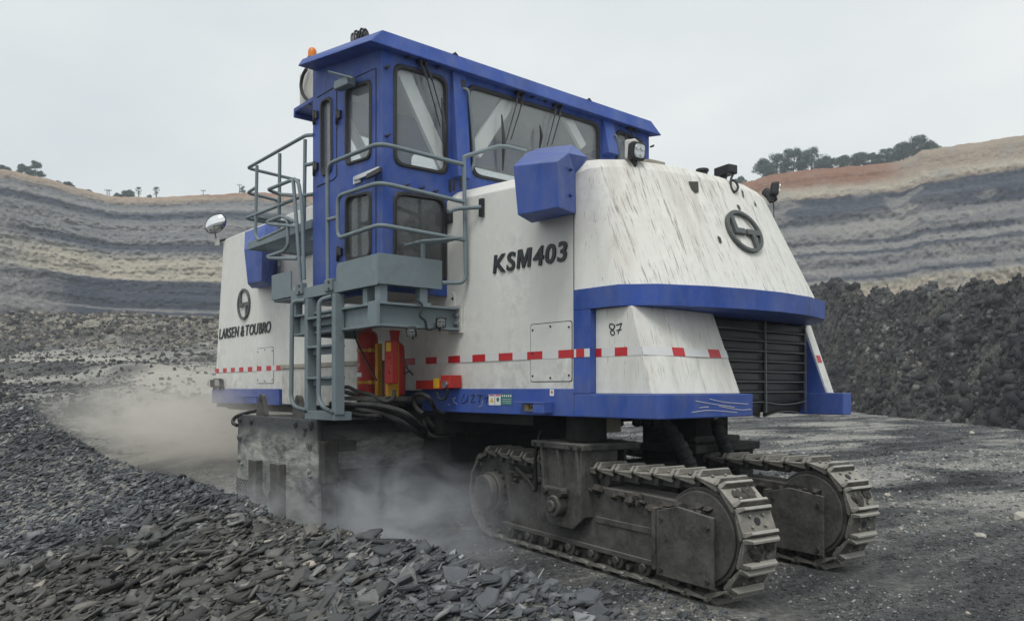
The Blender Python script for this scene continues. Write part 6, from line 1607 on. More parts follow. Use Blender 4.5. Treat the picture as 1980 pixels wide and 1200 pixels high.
# camera on the tail deck with looped lead, filler cap
c_ = PX(1403, 331, -4.52); q = MB(); q.obox(c_, (0.10, -0.02, 0), (0.012, 0.06, 0), (0, 0, 0.045)); cm_ = q.build('rear_camera', MT['black'], miner, 0.012)
q = MB(); q.bar(c_ + (-0.02, 0, -0.04), c_ + (-0.03, -0.02, -0.13), 0.05, 0.05, (1, 0, 0)); q.build('camera_bracket', MT['black'], cm_)
hose([c_ + (0.06, 0.05, -0.02), PX(1414, 345, -4.40), PX(1413, 360, -4.36), PX(1420, 371, -4.32), PX(1427, 363, -4.33), PX(1422, 351, -4.36), PX(1414, 349, -4.4), PX(1412, 356, -4.38)], 0.012, MT['rubber'], 'camera_lead', cm_)
c_ = PX(1358, 333, -4.62); q = MB(); q.cyl(c_ + (0, 0, -0.06), c_ + (0, 0, 0.0), 0.05, 14); q.cyl(c_ + (0, 0, 0.001), c_ + (0, 0, 0.03), 0.062, 14); q.build('filler_cap', MT['black'], miner, 0.006)
q = MB(); c_ = PX(1262, 316, -4.6); q.obox(c_, (0.05, 0.01, 0), (0.01, 0.10, 0), (0, 0, 0.02)); q.build('deck_hatch', MT['tan_stain'], miner, 0.01)
# black peeled patch and drips on the cowl: flat dark stains following the sheet
def cowl_patch(pts, mat, name='peeled_patch', d=0.009):
    V = []
    for px, py in pts:
        h_ = cowl_pt(px, py)
        if h_: V.append(h_[1] + h_[2] * d)
    if len(V) > 2: q = MB(); q.quad(V); q.build(name, mat, tail)
PEEL = simple('exposed_primer', (0.055, 0.05, 0.043), 0.8, 0, 0.5, 40, 0.4)
cowl_patch([(1322, 334), (1340, 338), (1349, 352), (1350, 372), (1344, 374), (1336, 366), (1330, 352)], PEEL)
cowl_patch([(1386, 456), (1392, 460), (1395, 470), (1391, 471), (1388, 464)], PEEL)
cowl_patch([(1432, 366), (1436, 372), (1438, 384), (1435, 380)], PEEL); cowl_patch([(1457, 388), (1461, 396), (1462, 401), (1458, 396)], PEEL)
cowl_patch([(1423, 396), (1428, 398), (1432, 408), (1427, 404)], PEEL); cowl_patch([(1394, 347), (1402, 352), (1404, 360), (1398, 354)], PEEL)
# mirror on its stalk at the front corner
c_ = PY(417, 433, YW - 0.15); dn = np.array((0.62, -0.62, -0.1)); dn /= np.linalg.norm(dn)
mr = sub('wing_mirror', miner); u = np.cross(dn, (0, 0, 1)); u /= np.linalg.norm(u); v = np.cross(u, dn)
pts = [c_ + u * (0.19 * math.cos(a)) + v * (0.155 * math.sin(a) - 0.05 * math.cos(a)) for a in np.linspace(0, 2 * math.pi, 29)[:-1]]
q = MB(); q.loft([p - dn * 0.03 + (c_ - p) * 0.06 for p in pts], [p + dn * 0.004 for p in pts]); q.build('mirror_shell', MT['black'], mr)
dome = MB(); rings = [(1.0, 0.006), (0.8, 0.028), (0.55, 0.046), (0.25, 0.057), (0.02, 0.06)]; V = []
for rr, dd in rings: V += [c_ + (p - c_) * rr * 0.93 + dn * dd for p in pts]
dome.add(V, [(q_ * 28 + i, q_ * 28 + (i + 1) % 28, (q_ + 1) * 28 + (i + 1) % 28, (q_ + 1) * 28 + i) for q_ in range(4) for i in range(28)], 0, True); dome.build('mirror_glass', MT['mirror'], mr)
hose([c_ - dn * 0.02, PY(416, 450, YW - 0.14), PY(420, 468, YW - 0.05)], 0.014, MT['grey_worn'], 'mirror_stalk', mr)
q = MB(); q.bar(PY(418, 468, YW - 0.06), PY(447, 460, YW + 0.05), 0.03, 0.03); q.build('mirror_arm', MT['black'], mr)
q = MB(); cc_ = PY(420, 467, YW - 0.08); q.obox(cc_, (0.07, 0, 0), (0, 0.02, 0), (0, 0, 0.07)); q.build('mirror_base', MT['white_dirty'], mr, 0.006)
# lamp pair low on the front corner
c_ = PY(420, 740, YW - 0.1); lamp(c_, (0.3, -0.9, -0.1), 0.16, 'corner_lamp', 'track_dark'); lamp(PY(408, 741, YW - 0.1), (-0.5, -0.7, -0.1), 0.14, 'corner_lamp', 'track_dark')
hose([PY(428, 745, YW - 0.08), PY(433, 748, YW - 0.05), PY(432, 753, YW - 0.035)], 0.012, MT['rubber'])

# ---------------- MILLING DRUM HOUSING
YD = 3.99
xd0, xd1 = PY(457, 900, YD)[0], PY(613, 900, YD)[0]
D_ = lambda px, py: PY(px, py, YD)
zt_f, zt_r = D_(459, 800)[2], D_(612, 811)[2]
dh = sub('drum_housing', miner)
q = MB(); q.prism([(xd0, YD, -0.15), (xd1, YD, -0.15), (xd1, YD, zt_r), (xd0 + 0.05, YD, zt_f)], (0, 0.06, 0)); q.build('side_plate', MT['plate'], dh, 0.012)
for px, py, rr in [(465, 810, 14), (486, 813, 15), (572, 818, 14), (601, 822, 16), (464, 845, 13), (599, 861, 16), (463, 887, 14), (599, 910, 15), (598, 961, 15), (591, 830, 8), (589, 840, 8), (469, 896, 8), (601, 920, 8)]:
    c_ = D_(px, py); r_ = rr * 0.0034; q = MB(); q.cyl(c_ + (0, -0.02, 0), c_ + (0, 0.01, 0), r_, 14); q.cyl(c_ + (0, -0.034, 0), c_ + (0, -0.019, 0), r_ * 0.62, 6); q.build('bolt_head', MT['plate'], dh)
for x0_, x1_, y0_, y1_ in ((493, 508, 886, 1030), (535, 553, 893, 1040)):
    a, c_ = D_(x0_, y0_), D_(x1_, y1_); q = MB(); q.box((a[0], YD - 0.09, -0.12), (c_[0], YD - 0.002, a[2])); q.build('wear_bar', MT['track_frame'], dh, 0.01)
c_ = D_(522, 950); q = MB(); q.cyl(c_ + (0, -0.02, 0.08), c_ + (0, 0.0, 0.08), 0.19, 28); q.build('bearing_cover', MT['plate'], dh, 0.006)
for px in (514, 529):
    cc_ = D_(px, 965); q = MB(); V = []
    q.tube([cc_ + np.array((0.055 * math.cos(a), -0.03, 0.11 * math.sin(a))) for a in np.linspace(0, 2 * math.pi, 17)], 0.016, 6); q.build('lifting_eye', MT['track_frame'], dh)
# diamond mesh patch near the front lower edge
q = MB()
for i in range(7):
    a0 = D_(458 + i * 5.2, 922); z0_, z1_ = D_(460, 1000)[2], D_(460, 922)[2]
    xA = D_(458, 950)[0]; xB = D_(490, 950)[0]; s_ = (xB - xA)
    for sgn in (1, -1):
        p0_ = np.array((xA + s_ * i / 7, YD - 0.006, z0_ if sgn > 0 else z1_)); e = min(s_ * (7 - i) / 7, z1_ - z0_); p1_ = p0_ + np.array((e, 0, sgn * e)); q.bar(p0_, p1_, 0.012, 0.012, (0, 1, 0))
        if i: 
            p0_ = np.array((xA, YD - 0.006, (z0_ + (z1_ - z0_) * i / 7) if sgn > 0 else (z1_ - (z1_ - z0_) * i / 7))); e = min(s_, (z1_ - z0_) * (7 - i) / 7); q.bar(p0_, p0_ + np.array((e, 0, sgn * e)), 0.012, 0.012, (0, 1, 0))
o = q.build('expanded_mesh', MT['track_frame'], dh)
# lugs standing on the top edge
for px, py, h_ in ((503, 776, 0.32), (574, 780, 0.30)):
    a = D_(px, py); zz = zt_f if px < 540 else zt_r; b = MB(); b.prism(roundpoly([(a[0] - 0.16, YD + 0.005, zz - 0.02), (a[0] + 0.16, YD + 0.005, zz - 0.02), (a[0] + 0.05, YD + 0.005, zz + 0.27), (a[0] - 0.05, YD + 0.005, zz + 0.27)], 0.05), (0, 0.05, 0)); lg = b.build('lifting_lug', MT['track_frame'], dh, 0.004)
    b = MB(); b.cyl((a[0], YD + 0.001, zz + 0.20), (a[0], YD + 0.058, zz + 0.20), 0.03, 12); b.build('lug_hole', MT['marker'], lg)
# top sheet, rear housing: upper scoured panel curving round the drum, brackets
yh1 = 7.9
q = MB(); q.prism([(xd0 + 0.05, YD + 0.06, zt_f - 0.06), (xd1 - 0.02, YD + 0.06, zt_r - 0.06), (xd1 - 0.02, YD + 0.06, zt_r - 0.01), (xd0 + 0.05, YD + 0.06, zt_f - 0.02)], (0, yh1 - YD, 0)); q.build('top_sheet', MT['undercarriage'], dh)
XD = xd1
Dx = lambda px, py: PX(px, py, XD - 0.05)
yq = Dx(822, 850)[1]
q = MB(); V0 = [(XD - 0.05, YD + 0.062, 0.72), (XD - 0.05, YD + 0.062, zt_r - 0.03)]
prof_ = [(XD - 0.05, zt_r - 0.03), (XD - 0.02, 1.08), (XD - 0.04, 0.90), (XD - 0.10, 0.74), (XD - 0.20, 0.66)]
V = [(x_, YD + 0.062, z_) for x_, z_ in prof_] + [(x_, yq + 0.2, z_) for x_, z_ in prof_] + [(x_ - 0.05, YD + 0.062, z_) for x_, z_ in prof_] + [(x_ - 0.05, yq + 0.2, z_) for x_, z_ in prof_]
q.add(V, [(i, i + 1, 5 + i + 1, 5 + i) for i in range(4)] + [(10 + i, 15 + i, 15 + i + 1, 10 + i + 1) for i in range(4)] + [(0, 5, 15, 10), (4, 14, 19, 9), (5, 6, 16, 15), (6, 7, 17, 16), (7, 8, 18, 17), (8, 9, 19, 18)], 0, False)
q.build('rear_housing', MT['plate'], dh, 0.006)
q = MB(); q.box((XD + 0.0, YD + 0.02, 0.55), (XD + 0.13, YD + 0.20, 1.02)); q.box((XD + 0.0, YD + 0.20, 0.90), (XD + 0.14, YD + 0.42, 1.02)); q.box((XD, YD + 0.20, 0.45), (XD + 0.10, YD + 0.40, 0.62)); q.build('housing_bracket', MT['mudcake'], dh, 0.015)
q = MB(); q.box((XD - 0.03, YD + 0.06, -0.1), (XD + 0.03, YD + 0.22, 0.55)); q.build('wear_bar', MT['mudcake'], dh, 0.01)
a = Dx(835, 870); q = MB(); q.box((XD - 0.1, a[1] - 0.02, a[2] - 0.1), (XD + 0.12, a[1] + 0.26, a[2] + 0.12)); hb = q.build('hinge_block', MT['track_dark'], dh, 0.04, 3)
for zz in (-0.04, 0.06):
    b = MB(); b.cyl((XD + 0.11, a[1] + 0.05, a[2] + zz), (XD + 0.135, a[1] + 0.05, a[2] + zz), 0.022, 8); b.build('bolt_head', MT['track_frame'], hb)
a = Dx(838, 815); q = MB(); q.box((XD - 0.05, a[1] - 0.02, a[2] - 0.10), (XD + 0.02, a[1] + 0.16, a[2] + 0.10)); q.build('rubber_flap', MT['tan_stain'], dh, 0.02)
# the cutting drum itself, with picks set in spirals
dr = sub('milling_drum', miner); xd = (xd0 + xd1) / 2
q = MB(); q.cyl((xd, YD + 0.08, 0.42), (xd, yh1 - 0.1, 0.42), 0.55, 36); q.build('drum_body', MT['undercarriage'], dr)
pk = MB(); pk.cyl((0, 0, 0), (0.0, 0, 0.13), 0.035, 6, 0, 0.012); pkm = None
for i in range(96):
    a = i * 0.62; y_ = lerp(YD + 0.16, yh1 - 0.2, i / 95); cpt = np.array((xd + 0.545 * math.cos(a), y_, 0.42 + 0.545 * math.sin(a)))
    if pkm is None:
        o = pk.build('pick', MT['track_frame'], dr, origin=(0, 0, 0)); pkm = o.data
    else:
        o = bpy.data.objects.new('pick', pkm); col.objects.link(o); o.parent = dr
    o.location = tuple(cpt - MB0); o.rotation_euler = (0, math.pi / 2 - a, 0)
# chassis between the side walls: dark frames, legs and deck above the crawlers
q = MB(); q.box((XFRONT + 0.3, YW + 0.12, 1.25), (-5.6, YF - 0.1, 1.352)); q.build('chassis', MT['undercarriage'], miner)
q = MB(); q.box((-7.9, YW + 0.4, 0.75), (-7.35, YF - 0.3, 1.199)); q.build('chassis_beam', MT['undercarriage'], miner, 0.02)
q = MB(); q.box((-7.92, YW + 0.02, 1.10), (-7.0, YF - 0.1, 1.35)); q.build('chassis_beam', MT['undercarriage'], miner, 0.02)
# ---------------- CRAWLER TRACKS
TD = np.array((-0.992, 0.127, 0.0)); TN = np.array((0.127, 0.992, 0.0)); G0 = np.array((-3.87, 4.906, 0.0))
WT = 0.36                                  # shoe width
RW = 0.44; t0_, t1_ = -0.75, 3.17          # overall ends of the loop at mid height
def track_path(n, RO):
    """loop outline in (t, z): rear idler big, front sprocket, bottom flat, top run with a little sag"""
    ta, tb = t0_ + RO, t1_ - RO; zc_ = RO
    Ls = tb - ta; per = 2 * Ls + 2 * math.pi * RO; out = []
    for i in range(n):
        s = i / n * per
        if s < Ls: t, z, nt, nz = ta + s, 0.0, 0.0, -1.0
        elif s < Ls + math.pi * RO:
            a = (s - Ls) / RO; t, z = tb + RO * math.sin(a), zc_ - RO * math.cos(a); nt, nz = math.sin(a), -math.cos(a)
        elif s < 2 * Ls + math.pi * RO:
            u = (s - Ls - math.pi * RO) / Ls; t, z = tb - u * Ls, 2 * RO - 0.035 * math.sin(u * math.pi) ; nt, nz = 0.0, 1.0
        else:
            a = (s - 2 * Ls - math.pi * RO) / RO; t, z = ta - RO * math.sin(a), zc_ + RO * math.cos(a); nt, nz = -math.sin(a), math.cos(a)
        out.append((t, z, nt, nz))
    return out
NS = 38; RO = 0.485
def shoe_mesh():
    """one shoe, local x along travel, y across, z outwards: plate with upturned lips, two grousers, pad hole and bolts"""
    b = MB(); L = 0.236; w = WT
    b.box((-L * 0.44, 0, -0.022), (L * 0.44, w, -0.004))
    for sx in (-1, 1):
        xg = sx * L * 0.38
        b.prism([(xg - 0.022, 0.015, -0.004), (xg + 0.022, 0.015, -0.004), (xg + 0.013, 0.045, 0.042), (xg - 0.013, 0.045, 0.042)], (0, w - 0.03, 0)) if False else b.add(
            [(xg - 0.022, 0.0, -0.004), (xg + 0.022, 0.0, -0.004), (xg + 0.022, w, -0.004), (xg - 0.022, w, -0.004), (xg - 0.012, 0.035, 0.045), (xg + 0.012, 0.035, 0.045), (xg + 0.012, w - 0.035, 0.045), (xg - 0.012, w - 0.035, 0.045)],
            [(0, 3, 2, 1), (4, 5, 6, 7), (0, 1, 5, 4), (1, 2, 6, 5), (2, 3, 7, 6), (3, 0, 4, 7)]); b.m[-5] = 1
    b.add([(-L * 0.44, 0, -0.022), (L * 0.44, 0, -0.022), (L * 0.52, 0.0, -0.045), (L * 0.42, 0, -0.055)], [(0, 1, 2, 3)])
    for y_ in (0.11, w - 0.11):
        for x_ in (-0.04, 0.04): b.cyl((x_, y_, -0.006), (x_, y_, 0.014), 0.014, 6)
    return b
def hole_disc():
    b = MB(); b.cyl((0, WT / 2, -0.006), (0, WT / 2, 0.0015), 0.03, 12); return b
def link_mesh():
    b = MB(); L = 0.236
    for y_ in (0.10, WT - 0.13):
        b.prism(roundpoly([(-L * 0.55, y_, -0.10), (L * 0.42, y_, -0.11), (L * 0.55, y_, -0.05), (L * 0.40, y_, -0.024), (-L * 0.40, y_, -0.024)], 0.02, 2), (0, 0.035, 0))
    b.cyl((-L * 0.5, 0.05, -0.07), (-L * 0.5, WT - 0.05, -0.07), 0.026, 10)
    return b
def mud_mesh(seed):
    rg = np.random.default_rng(seed); b = MB()
    for i in range(9):
        v = ico_unit(rg, 0.3) * rg.uniform(0.05, 0.11) * np.array([1, 1, 0.5]) + np.array([rg.uniform(-0.05, 0.05), rg.uniform(0.05, WT - 0.05), 0.004])
        b.add(v, [tuple(t) for t in ICO_T])
    return b
shoe0 = shoe_mesh().build('track_shoe', [MT['shoe'], MT['worn']], None, 0.004, 1); hole0 = hole_disc().build('pad_hole', MT['marker'], None); link0 = link_mesh().build('track_link', MT['track_frame'], None)
muds = [mud_mesh(s).build('mud_clod', MT['mudcake'], None) for s in range(3)]
protos = [shoe0, hole0, link0] + muds
shoe_me, hole_me, link_me, mud_me = shoe0.data, hole0.data, link0.data, [m.data for m in muds]
for o in protos: bpy.data.objects.remove(o)
def crawler(shift_n, shift_t, seed):
    root = sub('crawler_track', miner)
    O = G0 + TN * shift_n + TD * shift_t
    Pt = lambda t, w, z: O + TD * t + TN * w + np.array((0, 0, z))
    rg = np.random.default_rng(seed)
    for i, (t, z, nt, nz) in enumerate(track_path(NS, RO)):
        nrm = TD * nt + np.array((0, 0, nz)); tang = np.cross(TN, nrm)
        c_ = Pt(t, 0.0, z) - nrm * 0.03 - MB0
        M = Matrix(((tang[0], TN[0], nrm[0], c_[0]), (tang[1], TN[1], nrm[1], c_[1]), (tang[2], TN[2], nrm[2], c_[2]), (0, 0, 0, 1)))
        s_ = bpy.data.objects.new('track_shoe', shoe_me); col.objects.link(s_); s_.parent = root; s_.matrix_local = M
        bv = s_.modifiers.new('bevel', 'BEVEL'); bv.width = 0.004; bv.segments = 1; bv.limit_method = 'ANGLE'
        for nm, me_ in (('pad_hole', hole_me), ('track_link', link_me)) + ((('mud_clod', mud_me[int(rg.integers(3))]),) if (nz > 0.2 and rg.random() < 0.55) or (nt < -0.5 and rg.random() < 0.35) else ()):
            k_ = bpy.data.objects.new(nm, me_); col.objects.link(k_); k_.parent = root; k_.matrix_local = M
            if nm == 'mud_clod': k_.name = 'caked_mud'; k_['kind'] = 'stuff'
    # frame: long plate, lower ledge, end guard plate, rollers, idler, sprocket hub
    wf = 0.035
    def plate(pts, w0, th, name, mat, bev=0.01, par=root):
        q = MB(); q.prism([Pt(t, w0, z) for t, z in pts], TN * th); return q.build(name, MT[mat], par, bev)
    plate([(-0.30, 0.20), (2.30, 0.20), (2.45, 0.30), (2.30, 0.72), (1.55, 0.74), (0.3, 0.74), (-0.30, 0.72)], wf, 0.28, 'track_frame', 'track_frame')
    plate([(-0.33, 0.17), (2.5, 0.17), (2.5, 0.215), (-0.33, 0.215)], wf - 0.022, 0.30, 'frame_ledge', 'track_frame', 0.005)
    plate([(-0.47, 0.135), (0.12, 0.135), (0.12, 0.64), (-0.10, 0.70), (-0.47, 0.66)], wf - 0.075, 0.025, 'guard_plate', 'track_frame', 0.006)
    plate([(0.125, 0.17), (0.165, 0.17), (0.165, 0.66), (0.125, 0.66)], wf - 0.085, 0.10, 'guard_rib', 'track_frame', 0.004)
    q = MB()      # clods lying along the top of the frame
    for k in range(46):
        v = ico_unit(rg, 0.35) * rg.uniform(0.04, 0.13) + np.zeros(3); tt_ = rg.uniform(-0.38, 1.0) if k < 34 else rg.uniform(1.5, 2.3); ctr = Pt(tt_, rg.uniform(-0.01, 0.06), (0.67 if tt_ < 0.3 else 0.72) + rg.uniform(-0.06, 0.03)); q.add(v @ np.stack([TD, TN, np.array((0, 0, 1.0))]) + ctr, [tuple(t) for t in ICO_T])
    q.build('caked_mud', MT['mudcake'], root)['kind'] = 'stuff'
    ta, tb = t0_ + RO, t1_ - RO
    q = MB(); q.cyl(Pt(ta, wf + 0.02, RO), Pt(ta, wf + 0.26, RO), 0.375, 36); q.cyl(Pt(ta, wf - 0.0, RO), Pt(ta, wf + 0.02, RO), 0.345, 36); q.build('idler_wheel', MT['track_frame'], root, 0.008)
    q = MB(); q.cyl(Pt(ta, wf - 0.02, RO), Pt(ta, wf + 0.0, RO), 0.14, 20); q.build('idler_hub', MT['track_dark'], root, 0.006)
    # sprocket with teeth and the big final-drive hub
    q = MB(); nt_ = 13; V = []
    for i in range(nt_ * 2):
        a = math.pi * i / nt_; r_ = 0.41 if i % 2 == 0 else 0.345; V.append(Pt(tb + r_ * math.sin(a), wf + 0.06, RO + r_ * math.cos(a)))
    q.prism(V, TN * 0.05); q.build('sprocket', MT['track_frame'], root, 0.006)
    q = MB(); q.cyl(Pt(tb - 0.02, wf - 0.07, RO + 0.02), Pt(tb - 0.02, wf + 0.06, RO + 0.02), 0.215, 28); q.cyl(Pt(tb - 0.02, wf - 0.15, RO + 0.02), Pt(tb - 0.02, wf - 0.07, RO + 0.02), 0.185, 28, 0, 0.195); hub = q.build('drive_hub', MT['track_frame'], root, 0.012)
    for i in range(3):
        a = i * 2.1 + 0.4; q = MB(); c_ = Pt(tb - 0.02 + 0.19 * math.sin(a), wf - 0.08, RO + 0.02 + 0.19 * math.cos(a)); q.cyl(c_, c_ - TN * 0.015, 0.03, 8); q.build('hub_bolt', MT['track_dark'], hub)
    for i in range(16):
        a = i * 2 * math.pi / 16; q = MB(); c_ = Pt(tb - 0.02 + 0.235 * math.sin(a), wf + 0.02, RO + 0.02 + 0.235 * math.cos(a)); q.cyl(c_, c_ - TN * 0.03, 0.013, 6); q.build('hub_bolt', MT['track_dark'], hub)
    plate([(tb - 0.42, 0.25), (tb - 0.38, 0.25), (tb - 0.26, 0.72), (tb - 0.33, 0.74)], wf - 0.03, 0.05, 'frame_rib', 'track_frame', 0.004)
    # lower rollers and the link lugs seen beneath the frame
    for i in range(8):
        t = lerp(0.0, 2.35, i / 7); q = MB(); q.cyl(Pt(t, wf - 0.005, 0.14), Pt(t, wf + 0.27, 0.14), 0.075, 16); q.cyl(Pt(t, wf - 0.03, 0.14), Pt(t, wf - 0.005, 0.14), 0.035, 10); q.build('track_roller', MT['track_frame'], root, 0.006)
    for t in (0.9, 1.9):
        q = MB(); q.cyl(Pt(t, wf + 0.05, 0.80), Pt(t, wf + 0.25, 0.80), 0.07, 14); q.build('carrier_roller', MT['track_frame'], root)
    # hanger yoke from the chassis with pivot boss and stiffeners
    ty = 1.33
    yk = sub('track_yoke', miner)
    def yplate(pts, w0, th, name, mat, bev=0.01):
        q = MB(); q.prism([Pt(t, w0, z) for t, z in pts], TN * th); return q.build(name, MT[mat], yk, bev)
    yplate([(ty - 0.33, 1.05), (ty + 0.34, 1.05), (ty + 0.34, 0.50), (ty + 0.20, 0.33), (ty - 0.15, 0.33), (ty - 0.33, 0.46)], -0.06, 0.03, 'yoke_plate', 'track_frame')
    yplate([(ty - 0.38, 1.05), (ty + 0.42, 1.05), (ty + 0.42, 1.11), (ty - 0.38, 1.11)], -0.12, 0.66, 'yoke_cap', 'track_frame')
    yplate([(ty - 0.33, 0.80), (ty + 0.34, 0.80), (ty + 0.34, 1.05), (ty - 0.33, 1.05)], 0.40, 0.03, 'yoke_plate', 'track_dark')
    for t in (ty - 0.27, ty + 0.02, ty + 0.27):
        yplate([(t - 0.015, 1.05), (t + 0.02, 1.05), (t - 0.05 + 0.02, 0.66), (t - 0.05 - 0.01, 0.66)], -0.11, 0.052, 'stiffener', 'track_frame', 0.004)
    yplate([(ty - 0.33, 0.46), (ty - 0.31, 0.46), (ty - 0.31, 1.05), (ty - 0.33, 1.05)], -0.10, 0.42, 'stiffener', 'track_frame', 0.004)
    q = MB(); q.cyl(Pt(ty + 0.02, -0.16, 0.53), Pt(ty + 0.02, -0.06, 0.53), 0.10, 16); q.cyl(Pt(ty + 0.02, -0.19, 0.53), Pt(ty + 0.02, -0.16, 0.53), 0.055, 12); pb_ = q.build('pivot_boss', MT['track_frame'], yk, 0.01)
    q = MB(); q.obox(Pt(ty + 0.06, -0.10, 0.655), TD * 0.16, TN * 0.04, np.array((0, 0, 0.045))); q.build('keeper_block', MT['track_dark'], yk, 0.015)
    for t in (-0.10, 0.15):
        q = MB(); q.cyl(Pt(ty + t, -0.17, 0.66), Pt(ty + t, -0.10, 0.66), 0.035, 8); q.build('bolt_head', MT['track_dark'], yk)
    q = MB(); q.cyl(Pt(ty - 0.05, 0.18, 1.12), Pt(ty - 0.05, 0.18, 1.36), 0.19, 20); q.build('leg_column', MT['undercarriage'], yk)
    return Pt
Pn = crawler(0.0, 0.0, 41)
Pf = crawler(1.68, 0.28, 42)
# far rear leg box seen under the tail, steering frame between the crawlers
a = PX(1345, 805, -4.9); c_ = PX(1408, 900, -4.9)
q = MB(); q.box((-5.6, a[1], 0.62), (-4.9, c_[1], 1.352)); q.build('leg_box', MT['undercarriage'], miner, 0.01)
q = MB(); q.box((-5.5, a[1] - 0.15, 0.95), (-4.78, c_[1] + 0.42, 1.03)); q.build('leg_cap', MT['track_dark'], miner, 0.01)
q = MB(); q.box((-5.2, c_[1] + 0.15, 0.55), (-4.85, c_[1] + 0.40, 0.95)); q.build('leg_box', MT['undercarriage'], miner, 0.01)
q = MB(); q.bar((-5.25, 5.4, 0.72), (-5.3, 6.7, 0.72), 0.5, 0.28); q.build('steering_beam', MT['undercarriage'], miner, 0.02)
# ribbed hydraulic hoses dropping to the crawlers
def ribbed(pts, r):
    P = curve(pts, 14); root = sub('hydraulic_hose', miner)
    q = MB(); q.tube(P, r, 12); q.build('hose_core', MT['hose'], root)
    L = np.cumsum([0] + [np.linalg.norm(P[i + 1] - P[i]) for i in range(len(P) - 1)])
    for s in np.arange(0.04, L[-1], 0.085):
        i = int(np.searchsorted(L, s)) - 1; i = max(0, min(i, len(P) - 2)); d = (P[i + 1] - P[i]); d /= np.linalg.norm(d); c_ = P[i] + d * (s - L[i])
        b = MB(); b.cyl(c_ - d * 0.032, c_ + d * 0.032, r * 1.12, 12); b.build('hose_sleeve', MT['hose'], root, 0.008, 1)
ribbed([PX(1225, 806, -4.95), PX(1270, 815, -4.8), PX(1300, 842, -4.7), PX(1322, 880, -4.62), PX(1337, 912, -4.55)], 0.075)
ribbed([PX(1385, 812, -4.75), PX(1392, 840, -4.7), PX(1408, 880, -4.65), PX(1422, 918, -4.6), PX(1430, 945, -4.6)], 0.062)
q = MB(); a = PX(1175, 800, -5.0); q.box((-5.2, a[1], 1.18), (-5.15, a[1] + 0.35, 1.352)); q.build('hanging_flap', MT['tan_stain'], miner)
# the underside closing plate of the tail
q = MB(); q.box((-5.1, YW + 0.2, 1.353), (-4.6, YF - 0.2, 1.56)); q.build('tail_floor', MT['undercarriage'], miner)

# hydraulic plumbing between the drum housing and the crawlers, bolts on the crawler gear
for pts, r_ in (([(826, 806, 4.9), (835, 822, 4.9), (850, 830, 5.0), (872, 828, 5.2), (900, 816, 5.4)], 0.03), ([(818, 812, 4.8), (826, 835, 4.8), (846, 846, 4.9), (880, 842, 5.2)], 0.022),
                ([(690, 792, 4.25), (735, 800, 4.3), (775, 815, 4.35), (806, 836, 4.6), (838, 850, 5.4)], 0.03), ([(655, 796, 4.15), (700, 803, 4.2), (742, 806, 4.3), (790, 822, 5.2)], 0.024),
                ([(842, 800, 4.9), (862, 812, 5.0), (890, 836, 5.3), (905, 842, 5.5)], 0.02)):
    hose([Hs(*p) for p in pts], r_)
for Pq in (Pn, Pf):
    for t in (-0.42, 0.06):
        for z in (0.19, 0.58):
            q = MB(); c_ = Pq(t, 0.035 - 0.077, z); q.cyl(c_, c_ - TN * 0.014, 0.018, 8); q.build('plate_bolt', MT['track_dark'], miner)
    for t in (0.30, 0.62, 0.92, 1.9, 2.2):
        q = MB(); c_ = Pq(t, 0.034, 0.66); q.cyl(c_, c_ - TN * 0.014, 0.02, 8); q.build('frame_bolt', MT['track_dark'], miner)
    for t in (1.00, 1.12, 1.56, 1.68):
        q = MB(); c_ = Pq(t, -0.122, 1.08); q.cyl(c_, c_ - TN * 0.014, 0.02, 8); q.build('cap_bolt', MT['track_dark'], miner)
    hose([Pq(2.2, 0.0, 0.80), Pq(1.95, -0.02, 0.70), Pq(1.80, -0.03, 0.62), Pq(1.79, -0.04, 0.95), Pq(1.75, 0.0, 1.2)], 0.018)
    q = MB(); q.bar(Pq(0.16, 0.03, 0.45), Pq(0.95, 0.03, 0.45), 0.02, 0.05); q.build('frame_rail', MT['track_frame'], miner, 0.004)
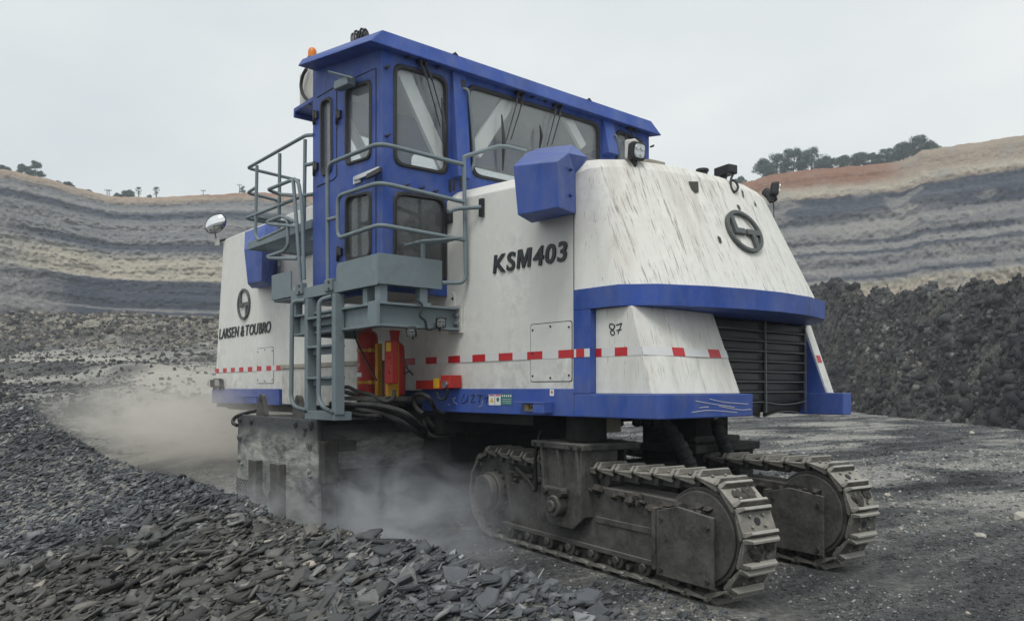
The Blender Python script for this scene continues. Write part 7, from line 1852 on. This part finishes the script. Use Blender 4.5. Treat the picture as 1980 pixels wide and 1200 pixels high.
# ================================================================== AIR: haze and dust
def volume_mat(name, color, density, cloud=None, aniso=0.3):
    m = bpy.data.materials.new(name); m.use_nodes = True; nt = m.node_tree; nt.nodes.clear(); g = NG(nt)
    out = g.n('ShaderNodeOutputMaterial'); v = g.n('ShaderNodeVolumePrincipled')
    v.inputs['Color'].default_value = color + (1,); v.inputs['Anisotropy'].default_value = aniso; v.inputs['Density'].default_value = density
    if cloud:
        o = g.obj(); ln = g.n('ShaderNodeVectorMath', operation='LENGTH'); g.set(ln.inputs[0], o)
        fall = g.rng(ln.outputs['Value'], 0.15, 1.0, 1.0, 0.0)
        fall = g.math('MULTIPLY', fall, fall)
        n = g.noise(g.mapping(o, cloud), 1.0, 6, 0.65, 1.4)
        d = g.math('MULTIPLY', fall, g.rng(n, 0.42, 0.64, 0.0, 2.6))
        g.set(v.inputs['Density'], g.math('MULTIPLY', d, density))
    nt.links.new(v.outputs[0], out.inputs['Volume']); return m
hz_ = MB(); hz_.box((-460, -460, -1.6), (460, 460, 62)); haze = hz_.build('haze', volume_mat('pale_haze', (0.86, 0.92, 1.0), 0.0011)); tag(haze, 'thin bluish haze filling the pit', kind='stuff')
def dust(name, centre, rad, rot, density, color, cloud, label):
    bm = bmesh.new(); bmesh.ops.create_icosphere(bm, subdivisions=3, radius=1.0); me = bpy.data.meshes.new(name); bm.to_mesh(me); bm.free()
    o = bpy.data.objects.new(name, me); col.objects.link(o); o.location = centre; o.scale = rad; o.rotation_euler = (0, 0, rot)
    me.materials.append(volume_mat(name + '_volume', color, density, cloud)); tag(o, label, kind='stuff'); return o
dust('dust_cloud', (-15.2, 4.9, 0.9), (6.6, 2.8, 1.35), 0.05, 0.95, (0.93, 0.89, 0.82), (3.2, 2.0, 1.6), 'pale tan dust drifting over the cut behind the milling drum')
dust('dust_cloud', (-6.75, 4.2, 0.25), (2.1, 1.05, 0.98), 0.1, 1.7, (0.90, 0.93, 0.97), (2.6, 2.2, 2.0), 'blue grey dust boiling out beneath the drum housing')
dust('dust_cloud', (-8.9, 3.62, 0.18), (1.9, 0.42, 0.62), 0.0, 1.6, (0.88, 0.90, 0.92), (2.2, 1.6, 1.8), 'grey dust drifting up along the foot of the steel drum plate')
dust('dust_cloud', (-19.0, 9.5, 1.5), (9, 4.5, 2.0), 0.1, 0.10, (0.93, 0.91, 0.86), (2.0, 2.0, 1.6), 'thin dust hanging over the dusty flats at the left')
